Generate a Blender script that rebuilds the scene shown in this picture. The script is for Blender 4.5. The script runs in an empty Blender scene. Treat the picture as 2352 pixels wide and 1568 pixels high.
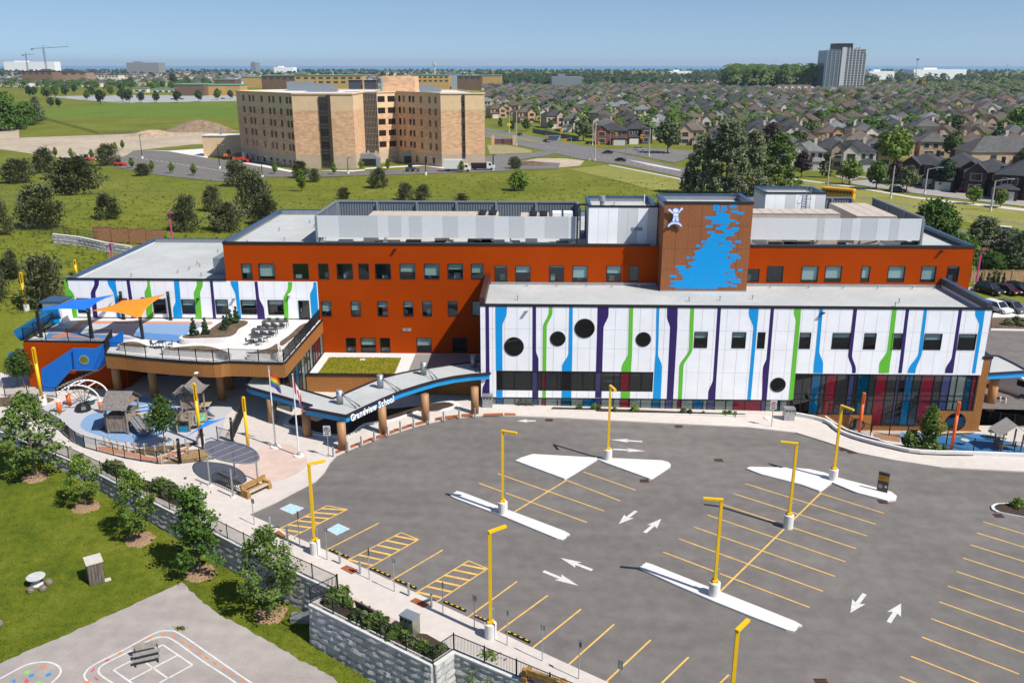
import bpy,math,random
from mathutils import Vector,Matrix,noise
random.seed(7)
scn=bpy.context.scene
COL=scn.collection
PI=math.pi
CAM_H=36.0
FPX,CX,CY,HZ=2003.9,1176.0,784.1,148.6
PITCH=math.atan((CY-HZ)/FPX)
YAW=math.radians(1.6)
cd=bpy.data.cameras.new('camera')
cd.sensor_width=36.0
cd.lens=FPX/2352.0*36.0
cd.clip_start=1.0
cd.clip_end=120000.0
cam=bpy.data.objects.new('camera',cd)
cam.location=(0,0,CAM_H)
cam.rotation_euler=(PI/2-PITCH,0,YAW)
COL.objects.link(cam)
scn.camera=cam
LIGHT=Vector((-0.83,0.55,-1.235)).normalized()
w=bpy.data.worlds.new('World')
scn.world=w
w.use_nodes=True
nt=w.node_tree
bgn=nt.nodes['Background']
sky=nt.nodes.new('ShaderNodeTexSky')
sky.sky_type='NISHITA'
sky.sun_disc=False
sky.sun_elevation=math.asin(-LIGHT.z)
sky.sun_rotation=math.atan2(-LIGHT.x,-LIGHT.y)
sky.air_density=1.0
sky.dust_density=0.4
sky.ozone_density=3.4
sky.altitude=100
tc=nt.nodes.new('ShaderNodeTexCoord')
sx=nt.nodes.new('ShaderNodeSeparateXYZ');ab=nt.nodes.new('ShaderNodeMath');ab.operation='ABSOLUTE'
ad=nt.nodes.new('ShaderNodeMath');ad.operation='ADD';ad.inputs[1].default_value=0.10
cb=nt.nodes.new('ShaderNodeCombineXYZ')
nt.links.new(tc.outputs['Generated'],sx.inputs[0]);nt.links.new(sx.outputs[2],ab.inputs[0]);nt.links.new(ab.outputs[0],ad.inputs[0])
nt.links.new(sx.outputs[0],cb.inputs[0]);nt.links.new(sx.outputs[1],cb.inputs[1]);nt.links.new(ad.outputs[0],cb.inputs[2])
nt.links.new(cb.outputs[0],sky.inputs[0])
nt.links.new(sky.outputs[0],bgn.inputs[0])
bgn.inputs[1].default_value=0.094
sl=bpy.data.lights.new('sun','SUN')
sl.energy=5.0
sl.angle=math.radians(0.53)
sl.color=(1.0,0.955,0.88)
sun=bpy.data.objects.new('sun',sl)
sun.rotation_euler=LIGHT.to_track_quat('-Z','Y').to_euler()
sun.location=(60,-40,120)
COL.objects.link(sun)
vs=scn.view_settings
vs.view_transform='Standard'
vs.look='None'
vs.exposure=0.36
vs.gamma=1.0
vs.use_curve_mapping=False
_F=Vector((-math.sin(YAW)*math.cos(PITCH),math.cos(YAW)*math.cos(PITCH),-math.sin(PITCH)))
_R=Vector((math.cos(YAW),math.sin(YAW),0))
_U=_R.cross(_F)
_O=Vector((0,0,CAM_H))
def ray(u,v):return _F+_R*((u-CX)/FPX)-_U*((v-CY)/FPX)
def A(u,v,z=0.0):
 d=ray(u,v);return _O+d*((z-CAM_H)/d.z)
def B(u,v,Y):
 d=ray(u,v);return _O+d*(Y/d.y)
def Zc(x0,y0,x,y,s=3.647):return((x0+x/s)/1.06293,(y0+y/s)/1.06293)
def smooth(t):
 t=max(0.0,min(1.0,t));return t*t*(3-2*t)
def lotz(x):return-0.016*max(-90.0,min(110.0,x))
def hill(x,y):
 h=6.5*math.exp(-((x+105)/62.0)**2)*smooth((y-88)/60)*(1-smooth((y-190)/85))
 return h
def terr(x,y):
 f=1-smooth((y-118)/70.0)
 return lotz(x)*f+hill(x,y)
def T(u,v,dz=0.0):
 d=ray(u,v);t=40.0/max(1e-6,d.xy.length);p=_O+d*t;step=2.0
 if d.z>-1e-4:return _O+d*20000
 last=t
 while True:
  p=_O+d*t
  if p.z<=terr(p.x,p.y)+dz:break
  last=t;t+=step;step=min(step*1.03,60)
  if t>60000:break
 lo,hi=last,t
 for _ in range(24):
  m=(lo+hi)/2;p=_O+d*m
  if p.z<=terr(p.x,p.y)+dz:hi=m
  else:lo=m
 return _O+d*hi
def L(u,v,dz=0.0):
 """pixel -> sloping school plateau"""
 p=A(u,v,0)
 for _ in range(4):p=A(u,v,lotz(p.x)+dz)
 return p
MATS={}
def nodes_of(m):
 m.use_nodes=True
 t=m.node_tree
 return t,t.nodes,t.links,t.nodes['Principled BSDF']
def M(name,col,rough=0.75,metal=0.0,var=0.0,scale=1.0,bump=0.0,bscale=None,var2=0.0,scale2=0.1,spec=0.4,stretch=None,trans=0.0,col2=None):
 if name in MATS:return MATS[name]
 col=tuple(x*.9 for x in col)
 if col2:col2=tuple(x*.9 for x in col2)
 m=bpy.data.materials.new(name);MATS[name]=m
 t,N,K,b=nodes_of(m)
 c=(col[0],col[1],col[2],1)
 b.inputs['Base Color'].default_value=c
 b.inputs['Roughness'].default_value=rough
 b.inputs['Metallic'].default_value=metal
 b.inputs['Specular IOR Level'].default_value=spec
 vec=None
 if var or var2 or bump:
  g=N.new('ShaderNodeNewGeometry');vec=g.outputs['Position']
  if stretch:
   mp=N.new('ShaderNodeMapping');mp.inputs['Scale'].default_value=stretch
   K.new(vec,mp.inputs[0]);vec=mp.outputs[0]
 src=None
 if var or var2:
  if col2 is None:col2=tuple(x*(1-var)for x in col)
  n=N.new('ShaderNodeTexNoise');n.inputs['Scale'].default_value=scale;n.inputs['Detail'].default_value=5
  K.new(vec,n.inputs['Vector'])
  r=N.new('ShaderNodeValToRGB')
  r.color_ramp.elements[0].position=0.35;r.color_ramp.elements[1].position=0.68
  r.color_ramp.elements[0].color=(*col2,1);r.color_ramp.elements[1].color=(*[min(1,x*(1+var))for x in col],1)
  K.new(n.outputs['Fac'],r.inputs[0]);src=r.outputs[0]
  if var2:
   n2=N.new('ShaderNodeTexNoise');n2 .inputs['Scale'].default_value=scale2;n2 .inputs['Detail'].default_value=4
   K.new(vec,n2 .inputs['Vector'])
   mr=N.new('ShaderNodeMapRange');mr.inputs[1].default_value=0.3;mr.inputs[2].default_value=0.7
   mr.inputs[3].default_value=1-var2;mr.inputs[4].default_value=1+var2
   K.new(n2 .outputs['Fac'],mr.inputs[0])
   mx=N.new('ShaderNodeVectorMath');mx.operation='SCALE'
   K.new(src,mx.inputs[0]);K.new(mr.outputs[0],mx.inputs['Scale']);src=mx.outputs[0]
  K.new(src,b.inputs['Base Color'])
 if bump:
  nb=N.new('ShaderNodeTexNoise');nb.inputs['Scale'].default_value=bscale or scale*4;nb.inputs['Detail'].default_value=4
  K.new(vec,nb.inputs['Vector'])
  bp=N.new('ShaderNodeBump');bp.inputs['Strength'].default_value=bump;bp.inputs['Distance'].default_value=0.05
  K.new(nb.outputs['Fac'],bp.inputs['Height']);K.new(bp.outputs[0],b.inputs['Normal'])
 return m
def M_leaf(name,ca,cb,tr=0.25):
 if name in MATS:return MATS[name]
 m=bpy.data.materials.new(name);MATS[name]=m
 t,N,K,b=nodes_of(m)
 g=N.new('ShaderNodeNewGeometry')
 n=N.new('ShaderNodeTexNoise');n.inputs['Scale'].default_value=0.9;n.inputs['Detail'].default_value=3
 K.new(g.outputs['Position'],n.inputs['Vector'])
 r=N.new('ShaderNodeValToRGB')
 r.color_ramp.elements[0].position=0.34;r.color_ramp.elements[1].position=0.66
 r.color_ramp.elements[0].color=(*ca,1);r.color_ramp.elements[1].color=(*cb,1)
 ad=N.new('ShaderNodeMath');ad.operation='ADD'
 oi=N.new('ShaderNodeObjectInfo')
 mr=N.new('ShaderNodeMapRange');mr.inputs[3].default_value=-0.12;mr.inputs[4].default_value=0.12
 K.new(oi.outputs['Random'],mr.inputs[0])
 K.new(n.outputs['Fac'],ad.inputs[0]);K.new(mr.outputs[0],ad.inputs[1]);K.new(ad.outputs[0],r.inputs[0])
 K.new(r.outputs[0],b.inputs['Base Color'])
 b.inputs['Roughness'].default_value=0.6
 b.inputs['Specular IOR Level'].default_value=0.25
 tl=N.new('ShaderNodeBsdfTranslucent');K.new(r.outputs[0],tl.inputs[0])
 mx=N.new('ShaderNodeMixShader');mx.inputs[0].default_value=tr
 K.new(b.outputs[0],mx.inputs[1]);K.new(tl.outputs[0],mx.inputs[2])
 K.new(mx.outputs[0],N['Material Output'].inputs[0])
 return m
def M_glass(name,tint=(0.25,0.3,0.3),gl=0.16,rough=0.03,dif=None):
 if name in MATS:return MATS[name]
 m=bpy.data.materials.new(name);MATS[name]=m
 m.use_nodes=True;t=m.node_tree;N,K=t.nodes,t.links
 N.remove(N['Principled BSDF'])
 tr=N.new('ShaderNodeBsdfTransparent');tr.inputs[0].default_value=(*[x**.5 for x in tint],1)
 g=N.new('ShaderNodeBsdfGlossy');g.inputs['Roughness'].default_value=rough;g.inputs[0].default_value=(.9,.95,1,1)
 fr=N.new('ShaderNodeFresnel');fr.inputs[0].default_value=1.5
 mp=N.new('ShaderNodeMath');mp.operation='ADD';mp.inputs[1].default_value=gl*0.4;K.new(fr.outputs[0],mp.inputs[0])
 gg=N.new('ShaderNodeNewGeometry');iv=N.new('ShaderNodeMath');iv.operation='SUBTRACT';iv.inputs[0].default_value=1;K.new(gg.outputs['Backfacing'],iv.inputs[1])
 m0=mp;mp=N.new('ShaderNodeMath');mp.operation='MULTIPLY';mp.use_clamp=True;K.new(m0 .outputs[0],mp.inputs[0]);K.new(iv.outputs[0],mp.inputs[1])
 mx=N.new('ShaderNodeMixShader');K.new(mp.outputs[0],mx.inputs[0]);K.new(tr.outputs[0],mx.inputs[1]);K.new(g.outputs[0],mx.inputs[2])
 last=mx.outputs[0]
 if dif:
  df=N.new('ShaderNodeBsdfDiffuse');df.inputs[0].default_value=(*dif[:3],1);m2=N.new('ShaderNodeMixShader');m2 .inputs[0].default_value=dif[3]
  K.new(last,m2 .inputs[1]);K.new(df.outputs[0],m2 .inputs[2]);last=m2 .outputs[0]
 K.new(last,N['Material Output'].inputs[0])
 return m
def M_ribbed(name,col,period,var=0.12,depth=0.6,rough=0.6,metal=0.0,axis='X',var2=.06):
 """vertical fine ribs"""
 if name in MATS:return MATS[name]
 m=M(name,col,rough,metal,var=var,scale=9,var2=var2,scale2=0.25)
 t,N,K,b=nodes_of(m)
 g=N.new('ShaderNodeNewGeometry');sp=N.new('ShaderNodeSeparateXYZ');K.new(g.outputs['Position'],sp.inputs[0])
 ad=N.new('ShaderNodeMath');ad.operation='ADD';K.new(sp.outputs[0],ad.inputs[0]);K.new(sp.outputs[1],ad.inputs[1])
 mu=N.new('ShaderNodeMath');mu.operation='MULTIPLY';mu.inputs[1].default_value=2*PI/period
 K.new((ad.outputs[0]if axis=='XY' else sp.outputs[0]),mu.inputs[0])
 sn=N.new('ShaderNodeMath');sn.operation='SINE';K.new(mu.outputs[0],sn.inputs[0])
 bp=N.new('ShaderNodeBump');bp.inputs['Strength'].default_value=depth;bp.inputs['Distance'].default_value=0.03
 K.new(sn.outputs[0],bp.inputs['Height']);K.new(bp.outputs[0],b.inputs['Normal'])
 b.inputs['Specular IOR Level'].default_value=.06
 return m
class MB:
 def __init__(s):s.v=[];s.f=[]
 def quad(s,a,b,c,d):
  i=len(s.v);s.v+=[tuple(a),tuple(b),tuple(c),tuple(d)];s.f.append((i,i+1,i+2,i+3));return s
 def tri(s,a,b,c):
  i=len(s.v);s.v+=[tuple(a),tuple(b),tuple(c)];s.f.append((i,i+1,i+2));return s
 def box(s,x0,y0,z0,x1,y1,z1):
  i=len(s.v)
  s.v+=[(x0,y0,z0),(x1,y0,z0),(x1,y1,z0),(x0,y1,z0),(x0,y0,z1),(x1,y0,z1),(x1,y1,z1),(x0,y1,z1)]
  s.f+=[tuple(i+k for k in q)for q in((3,2,1,0),(4,5,6,7),(0,1,5,4),(1,2,6,5),(2,3,7,6),(3,0,4,7))]
  return s
 def obox(s,c,ax,ay,az):
  c,ax,ay,az=Vector(c),Vector(ax),Vector(ay),Vector(az)
  i=len(s.v)
  for q in((-1,-1,-1),(1,-1,-1),(1,1,-1),(-1,1,-1),(-1,-1,1),(1,-1,1),(1,1,1),(-1,1,1)):
   s.v.append(tuple(c+ax*q[0]+ay*q[1]+az*q[2]))
  s.f+=[tuple(i+k for k in q)for q in((3,2,1,0),(4,5,6,7),(0,1,5,4),(1,2,6,5),(2,3,7,6),(3,0,4,7))]
  return s
 def bar(s,a,b,wdt,hgt=None):
  a,b=Vector(a),Vector(b);d=b-a;ln=d.length
  if ln<1e-6:return s
  d/=ln;up=Vector((0,0,1))if abs(d.z)<0.95 else Vector((0,1,0))
  sd=d.cross(up).normalized();up=sd.cross(d)
  h=wdt if hgt is None else hgt
  return s.obox((a+b)/2,sd*(wdt/2),d*(ln/2),up*(h/2))
 def tube(s,a,b,r0,r1=None,n=10,cap=True):
  a,b=Vector(a),Vector(b);r1=r0 if r1 is None else r1
  d=(b-a).normalized();up=Vector((0,0,1))if abs(d.z)<0.9 else Vector((1,0,0))
  x=d.cross(up).normalized();y=d.cross(x)
  i=len(s.v)
  for p,r in((a,r0),(b,r1)):
   for k in range(n):
    t=2*PI*k/n;s.v.append(tuple(p+x*(r*math.cos(t))+y*(r*math.sin(t))))
  for k in range(n):s.f.append((i+k,i+(k+1)%n,i+n+(k+1)%n,i+n+k))
  if cap:
   s.f.append(tuple(i+n-1-k for k in range(n)));s.f.append(tuple(i+n+k for k in range(n)))
  return s
 def path(s,pts,r,n=8):
  for a,b in zip(pts,pts[1:]):s.tube(a,b,r,r,n)
  return s
 def prism(s,poly,z0,z1,bottom=True):
  """poly: list of (x,y); z0,z1 floats or callables of (x,y)"""
  f0=z0 if callable(z0)else(lambda x,y:z0);f1=z1 if callable(z1)else(lambda x,y:z1)
  area=sum(p[0]*q[1]-q[0]*p[1]for p,q in zip(poly,poly[1:]+poly[:1]))
  if area<0:poly=poly[::-1]
  n=len(poly);i=len(s.v)
  s.v+=[(p[0],p[1],f0(p[0],p[1]))for p in poly]+[(p[0],p[1],f1(p[0],p[1]))for p in poly]
  s.f.append(tuple(i+n+k for k in range(n)))
  if bottom:s.f.append(tuple(i+n-1-k for k in range(n)))
  for k in range(n):s.f.append((i+k,i+(k+1)%n,i+n+(k+1)%n,i+n+k))
  return s
 def prismY(s,poly,y0,y1):
  """poly (x,z) extruded along y; front at y0"""
  area=sum(p[0]*q[1]-q[0]*p[1]for p,q in zip(poly,poly[1:]+poly[:1]))
  if area<0:poly=poly[::-1]
  n=len(poly);i=len(s.v)
  s.v+=[(p[0],y0,p[1])for p in poly]+[(p[0],y1,p[1])for p in poly]
  s.f.append(tuple(i+k for k in range(n)));s.f.append(tuple(i+2*n-1-k for k in range(n)))
  for k in range(n):s.f.append((i+k,i+n+k,i+n+(k+1)%n,i+(k+1)%n))
  return s
 def lathe(s,c,prof,n=14):
  c=Vector(c);i=len(s.v)
  for r,z in prof:
   for k in range(n):
    t=2*PI*k/n;s.v.append((c.x+r*math.cos(t),c.y+r*math.sin(t),c.z+z))
  for j in range(len(prof)-1):
   for k in range(n):
    a=i+j*n+k;b=i+j*n+(k+1)%n;s.f.append((a,b,b+n,a+n))
  s.f.append(tuple(i+n-1-k for k in range(n)));s.f.append(tuple(i+(len(prof)-1)*n+k for k in range(n)))
  return s
 def xf(s,fn):
  s.v=[tuple(fn(Vector(p)))for p in s.v];return s
 def mesh(s,name,mat,smooth_=False):
  me=bpy.data.meshes.new(name);me.from_pydata(s.v,[],s.f)
  if mat is not None:
   for mm in(mat if isinstance(mat,(list,tuple))else[mat]):me.materials.append(mm)
  if smooth_:
   me.polygons.foreach_set('use_smooth',[True]*len(me.polygons))
  me.update();return me
 def build(s,name,mat,parent=None,smooth_=False):
  return obj(name,s.mesh(name,mat,smooth_),parent)
ORG={}
def obj(name,data,parent=None,loc=None):
 o=bpy.data.objects.new(name,data);COL.objects.link(o)
 if parent is not None:
  o.parent=parent
  po=ORG.get(parent.name,Vector((0,0,0)))
  if loc is None:o.location=-po;ORG[o.name]=Vector((0,0,0))
  else:o.location=Vector(loc)-po;ORG[o.name]=Vector(loc)
 elif loc is not None:
  o.location=loc;ORG[o.name]=Vector(loc)
 return o
def thing(name,label,cat,loc=(0,0,0),group=None):
 o=bpy.data.objects.new(name,None);COL.objects.link(o)
 o.empty_display_size=0.2;o.location=loc;ORG[o.name]=Vector(loc)
 o['label']=label;o['category']=cat
 if group:o['group']=group
 return o
def tag(o,label,cat,group=None):
 o['label']=label;o['category']=cat
 if group:o['group']=group
 return o
def struct(o,kind='structure'):o['kind']=kind;return o
def dup(root,loc,rz,label,group=None,sc=None):
 r=root.copy();COL.objects.link(r);r.location=loc;r.rotation_euler=(0,0,rz)
 if sc:r.scale=sc if isinstance(sc,(tuple,list))else(sc,sc,sc)
 r['label']=label
 if group:r['group']=group
 for ch in root.children:
  c=ch.copy();COL.objects.link(c);c.parent=r
  for g in ch.children:
   d=g.copy();COL.objects.link(d);d.parent=c
 return r
ORD=['first','second','third','fourth','fifth','sixth','seventh','eighth','ninth','tenth','eleventh','twelfth','thirteenth','fourteenth','fifteenth','sixteenth','seventeenth','eighteenth','nineteenth','twentieth','twenty-first','twenty-second','twenty-third','twenty-fourth','twenty-fifth','twenty-sixth','twenty-seventh','twenty-eighth','twenty-ninth','thirtieth']
def ordn(i):return ORD[i]if i<len(ORD)else '%dth'%(i+1)
m_white=M('white_panel',(.90,.90,.915),.55,var=.03,scale=.7,var2=.03,scale2=.15)
m_joint=M('joint_dark',(.22,.22,.23),.8)
m_purple=M('purple_panel',(.030,.012,.115),.45,var=.05,scale=3)
m_blue=M('cyan_panel',(.0,.30,.70),.45,var=.04,scale=3)
m_green=M('green_panel',(.13,.50,.035),.45,var=.04,scale=3)
m_orange=M_ribbed('orange_cladding',(.385,.050,.0005),.12,var=.10,depth=.35,rough=.55)
m_brown=M_ribbed('brown_cladding',(.30,.115,.05),.15,var=.10,depth=.25,rough=.5)
m_wood=M_ribbed('wood_cladding',(.34,.15,.048),.18,var=.16,depth=.3,rough=.55,axis='XY')
m_dark=M('dark_metal',(.012,.012,.014),.45,spec=.5)
m_coping=M('blue_coping',(.055,.105,.19),.4,metal=.3,var=.08,scale=1)
m_roof=M('roof_membrane',(.44,.45,.445),.85,var=.05,scale=2.5,var2=.09,scale2=.22,bump=.12,bscale=12)
m_frame=M('window_frame',(.018,.018,.02),.4)
m_glass=M_glass('window_glass',(.66,.78,.77),.06)
m_blind=M('roller_blind',(.55,.60,.59),.8,var=.04,scale=3)
m_inner=M('room_interior',(.10,.10,.095),.9,var=.3,scale=.8)
m_conc=M('concrete',(.57,.51,.465),.85,var=.05,scale=1.6,var2=.06,scale2=.12,bump=.15,bscale=22)
m_conc2=M('concrete_white',(.66,.64,.62),.85,var=.05,scale=2.5,var2=.05,scale2=.3,bump=.15,bscale=22)
m_grey=M('grey_metal',(.28,.31,.34),.45,metal=.4,var=.06,scale=2)
m_galv=M('galvanised',(.42,.44,.45),.42,metal=.6,var=.1,scale=3)
m_yellow=M('yellow_paint_metal',(.80,.47,.004),.4,var=.04,scale=2)
m_black=M('black_fence_metal',(.010,.010,.012),.45)
m_timber=M('weathered_timber',(.25,.205,.165),.85,var=.35,scale=6,stretch=(1,1,.15),bump=.3,bscale=20)
m_mulch=M('mulch',(.055,.035,.025),.95,var=.5,scale=14,bump=.9,bscale=26,var2=.2,scale2=1)
l_mid=M_leaf('leaf_mid',(.040,.082,.014),(.135,.205,.042),.3)
l_fresh=M_leaf('leaf_fresh',(.040,.092,.012),(.130,.220,.034),.3)
l_lime=M_leaf('leaf_lime',(.06,.11,.012),(.19,.27,.04),.3)
l_pine=M_leaf('leaf_pine',(.055,.070,.026),(.155,.165,.075),.25)
l_dark=M_leaf('leaf_dark',(.014,.036,.014),(.045,.085,.028),.15)
l_olive=M_leaf('leaf_olive',(.065,.090,.035),(.17,.20,.09),.3)
l_silver=M_leaf('leaf_silver',(.095,.125,.055),(.24,.27,.15),.4)
l_plum=M_leaf('leaf_plum',(.022,.012,.014),(.055,.026,.03),.15)
l_gold=M_leaf('leaf_gold',(.20,.17,.02),(.42,.34,.05))
m_bark=M('bark',(.13,.10,.075),.9,var=.35,scale=6,bump=.5,bscale=15)
def card(mb,p,nrm,s,asp=.6,rnd=random):
 t=Vector((rnd.uniform(-1,1),rnd.uniform(-1,1),rnd.uniform(-1,1)))
 a=nrm.cross(t)
 if a.length<1e-3:a=Vector((1,0,0))
 a.normalize();b=nrm.cross(a);a*=s;b*=s*asp
 mb.quad(p-a,p-b*.9+a*.15,p+a,p+b*.9+a*.1)
def crown_mesh(seed,h0,h1,rad,n,leaf,mat,lobes=16,shape='oval',gap=.55):
 rnd=random.Random(seed);mb=MB();H=h1-h0;lob=[]
 for k in range(lobes):
  t=(k+.5)/lobes;z=h0+H*(t*.92+.04)
  if shape=='oval':r=rad*math.sin(PI*min(1,max(.12,t*.86+.12)))**.7
  elif shape=='cone':r=rad*(1-t)**.75*1.05
  elif shape=='bush':r=rad*math.sqrt(max(.05,1-t*t))
  else:r=rad*(.35+.65*math.sin(PI*t))
  a=k*2.4+rnd.uniform(-.5,.5);d=r*rnd.uniform(.25,.72)
  lob.append((Vector((d*math.cos(a),d*math.sin(a),z)),max(rad*.22,r*rnd.uniform(.42,.62))))
 lob.append((Vector((0,0,h0+H*.55)),rad*.5))
 tot=sum(l[1]**2 for l in lob)
 for c,r in lob:
  for _ in range(int(n*r*r/tot)):
   d=Vector((rnd.gauss(0,1),rnd.gauss(0,1),rnd.gauss(0,1)*.9)).normalized()
   q=c+d*r*(rnd.uniform(gap,1.0)**.6)*Vector((1,1,.85)).length/1.65
   nn=(d+Vector((rnd.uniform(-.8,.8),rnd.uniform(-.8,.8),rnd.uniform(-.2,1.0)))).normalized()
   card(mb,q,nn,leaf*rnd.uniform(.6,1.25),rnd.uniform(.5,.85),rnd)
 return mb.mesh('crown',mat)
def pine_mesh(seed,H,rad,n,leaf,mat):
 """ragged pine: whorls of branches carrying needle tufts"""
 rnd=random.Random(seed);mb=MB();wh=9
 for k in range(wh):
  t=(k+.3)/wh;z=H*(.05+.88*t);rr=rad*max(.12,(1-(t*.97)**2))**.62*(.8 if k==0 else 1)
  nb=max(4,int(9*(1-t*.5)))
  for b in range(nb):
   a=rnd.uniform(0,2*PI);ln=rr*rnd.uniform(.6,1.12);m=max(4,int(n/(wh*nb)))
   for _ in range(m):
    s_=ln*rnd.uniform(.25,1)**.6
    p=Vector((s_*math.cos(a),s_*math.sin(a),z+.18*s_))+Vector((rnd.gauss(0,.11),rnd.gauss(0,.11),rnd.gauss(0,.08)))*rad*1.1
    d=Vector((math.cos(a)+rnd.uniform(-.7,.7),math.sin(a)+rnd.uniform(-.7,.7),rnd.uniform(.2,1.4))).normalized()
    card(mb,p,d.cross(Vector((rnd.uniform(-1,1),rnd.uniform(-1,1),.3))).normalized(),leaf*rnd.uniform(.6,1.2),.42,rnd)
 return mb.mesh('crown',mat)
def trunk_mesh(seed,h,r,limbs=5,hl=None,mat=None,rad=1.5):
 rnd=random.Random(seed);mb=MB();p=Vector((0,0,-.15));nseg=4;hl=hl or h*1.5
 for k in range(nseg):
  q=Vector((rnd.uniform(-.05,.05)*h*.2,rnd.uniform(-.05,.05)*h*.2,hl*(k+1)/nseg))
  mb.tube(p,q,r*(1-k/nseg*.75),r*(1-(k+1)/nseg*.75),7,False);p=q
 for k in range(limbs):
  a=k*2.4+rnd.uniform(-.3,.3);z=h*rnd.uniform(.85,1.5);d=rad*rnd.uniform(.5,.9)
  mb.tube((0,0,min(z,hl*.95)),(d*math.cos(a),d*math.sin(a),z+d*rnd.uniform(.6,1.1)),r*.4,r*.1,5,False)
 return mb.mesh('trunk',mat or m_bark)
def crown2(seed,h0,h1,rad,n,leaf,mat,tips=46,prof=None,cr=.2):
 """airy crown: leaf clusters at branch tips, gaps between"""
 rnd=random.Random(seed);mb=MB();H=h1-h0;prof=prof or(lambda t:math.sin(PI*min(1,.18+t*.82))**.75)
 for k in range(tips):
  t=((k+rnd.random())/tips)**.9;r=rad*prof(t);a=k*2.39996+rnd.uniform(-.5,.5);d=r*math.sqrt(rnd.uniform(.12,1))
  c=Vector((d*math.cos(a),d*math.sin(a),h0+H*t));R0=rad*cr*rnd.uniform(.7,1.35);m_=int(n/tips*rnd.uniform(.6,1.4))
  for _ in range(m_):
   q=c+Vector((rnd.gauss(0,.55),rnd.gauss(0,.55),rnd.gauss(0,.38)))*R0
   nn=Vector((rnd.gauss(0,.6)+.4*math.cos(a),rnd.gauss(0,.6)+.4*math.sin(a),rnd.uniform(.0,1.2))).normalized()
   card(mb,q,nn,leaf*rnd.uniform(.6,1.25),rnd.uniform(.5,.85),rnd)
 return mb.mesh('crown',mat)
TREES={}
def tree_proto(key,**k):
 if key not in TREES:TREES[key]=(trunk_mesh(k.get('seed',1),k['h0'],k['tr'],k.get('limbs',5),k.get('hl',k['h1']*.8),None,k['rad']),crown_mesh(k.get('seed',1),k['h0'],k['h1'],k['rad'],k['n'],k['leaf'],k['mat'],k.get('lobes',16),k.get('shape','oval')))
 return TREES[key]
def tree2(key,seed,h0,h1,rad,tr,n,leaf,mat,tips=46,prof=None,cr=.2,limbs=10,hl=None):
 if key not in TREES:TREES[key]=(trunk_mesh(seed,h0,tr,limbs,hl or h1*.85,None,rad),crown2(seed,h0,h1,rad,n,leaf,mat,tips,prof,cr))
 return TREES[key]
def place_tree(pr,name,loc,label,group=None,sc=1.0,rz=None,cat='tree'):
 t=thing(name,label,cat,loc,group)
 t.rotation_euler=(0,0,random.uniform(0,6.28)if rz is None else rz);t.scale=sc if isinstance(sc,tuple)else(sc,sc,sc)
 for nm,me in zip(('trunk','crown'),pr):
  if me is None:continue
  o=bpy.data.objects.new(nm,me);COL.objects.link(o);o.parent=t
 return t
P_far=[tree_proto('far%d'%i,seed=20+i,h0=2.2,h1=9,rad=3.6,tr=.22,n=1100,leaf=.5,mat=[l_mid,l_mid,l_lime,l_dark,l_olive,l_plum][i],lobes=13)for i in range(6)]
P_pine=[(trunk_mesh(40+i,1,.12,0,4),pine_mesh(40+i,5.0,3.0,2600,.30,l_pine))for i in range(3)]
P_spruce=[(trunk_mesh(50+i,1,.14,0,8),pine_mesh(50+i,10,2.6,1800,.42,l_dark))for i in range(2)]
P_bush=[(None,crown_mesh(60+i,0,1.0,.75,420,.13,[l_mid,l_lime,l_olive][i],8,'bush'))for i in range(3)]
# SCHOOL
Y0,Y1=89.8,101.25
school=thing('school_building','long three-storey school with orange, white and striped cladding','school',(0,101,0))
def S7(x,y):return Zc(1180,440,x,y)
def S8(x,y):return Zc(1860,440,x,y)
def S5(x,y):return Zc(0,380,x,y)
def S6(x,y):return Zc(560,440,x,y)
def onF(uv,Y):
 p=B(uv[0],uv[1],Y);return p.x,p.z
def cells(x0,x1,z0,z1,holes):
 """split a rectangle minus rectangular holes into boxes (merged along z columns)"""
 xs=sorted({x0,x1}|{min(max(v,x0),x1)for h in holes for v in(h[0],h[1])})
 out=[]
 for a,b in zip(xs,xs[1:]):
  if b-a<1e-5:continue
  mid=(a+b)/2
  hs=sorted([(max(h[2],z0),min(h[3],z1))for h in holes if h[0]<mid<h[1]and h[3]>z0 and h[2]<z1])
  z=z0
  for h0,h1 in hs:
   if h0>z+1e-5:out.append((a,b,z,h0))
   z=max(z,h1)
  if z1>z+1e-5:out.append((a,b,z,z1))
 return out
def wall(name,mat,x0,x1,z0,z1,Y,holes,th=.3,parent=None):
 mb=MB()
 for a,b,c,d in cells(x0,x1,z0,z1,holes):mb.box(a,Y,c,b,Y+th,d)
 return mb.build(name,mat,parent or school)
WN=[0]
def window(x0,x1,z0,z1,Y,blind=.5,parent=None,fr=.07,proud=.03,deep=.16,pane_mat=None,mull=0):
 parent=parent or school
 mb=MB();ya,yb=Y-proud,Y+deep
 mb.box(x0,ya,z0,x0+fr,yb,z1);mb.box(x1-fr,ya,z0,x1,yb,z1)
 mb.box(x0+fr,ya,z1-fr,x1-fr,yb,z1);mb.box(x0+fr,ya,z0,x1-fr,yb,z0+fr*1.3)
 for k in range(mull):
  xm=x0+(x1-x0)*(k+1)/(mull+1);mb.box(xm-.03,ya+.02,z0+fr*1.3,xm+.03,yb,z1-fr)
 f=mb.build('window',m_frame,parent)
 MB().box(x0+fr,Y+.09,z0+fr*1.3,x1-fr,Y+.10,z1-fr).build('pane',pane_mat or m_glass,f)
 if blind>0:
  zb=z1-fr-(z1-z0-2*fr)*blind
  MB().box(x0+fr,Y+.19,zb,x1-fr,Y+.20,z1-fr).build('blind',m_blind,f)
 return f
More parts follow.
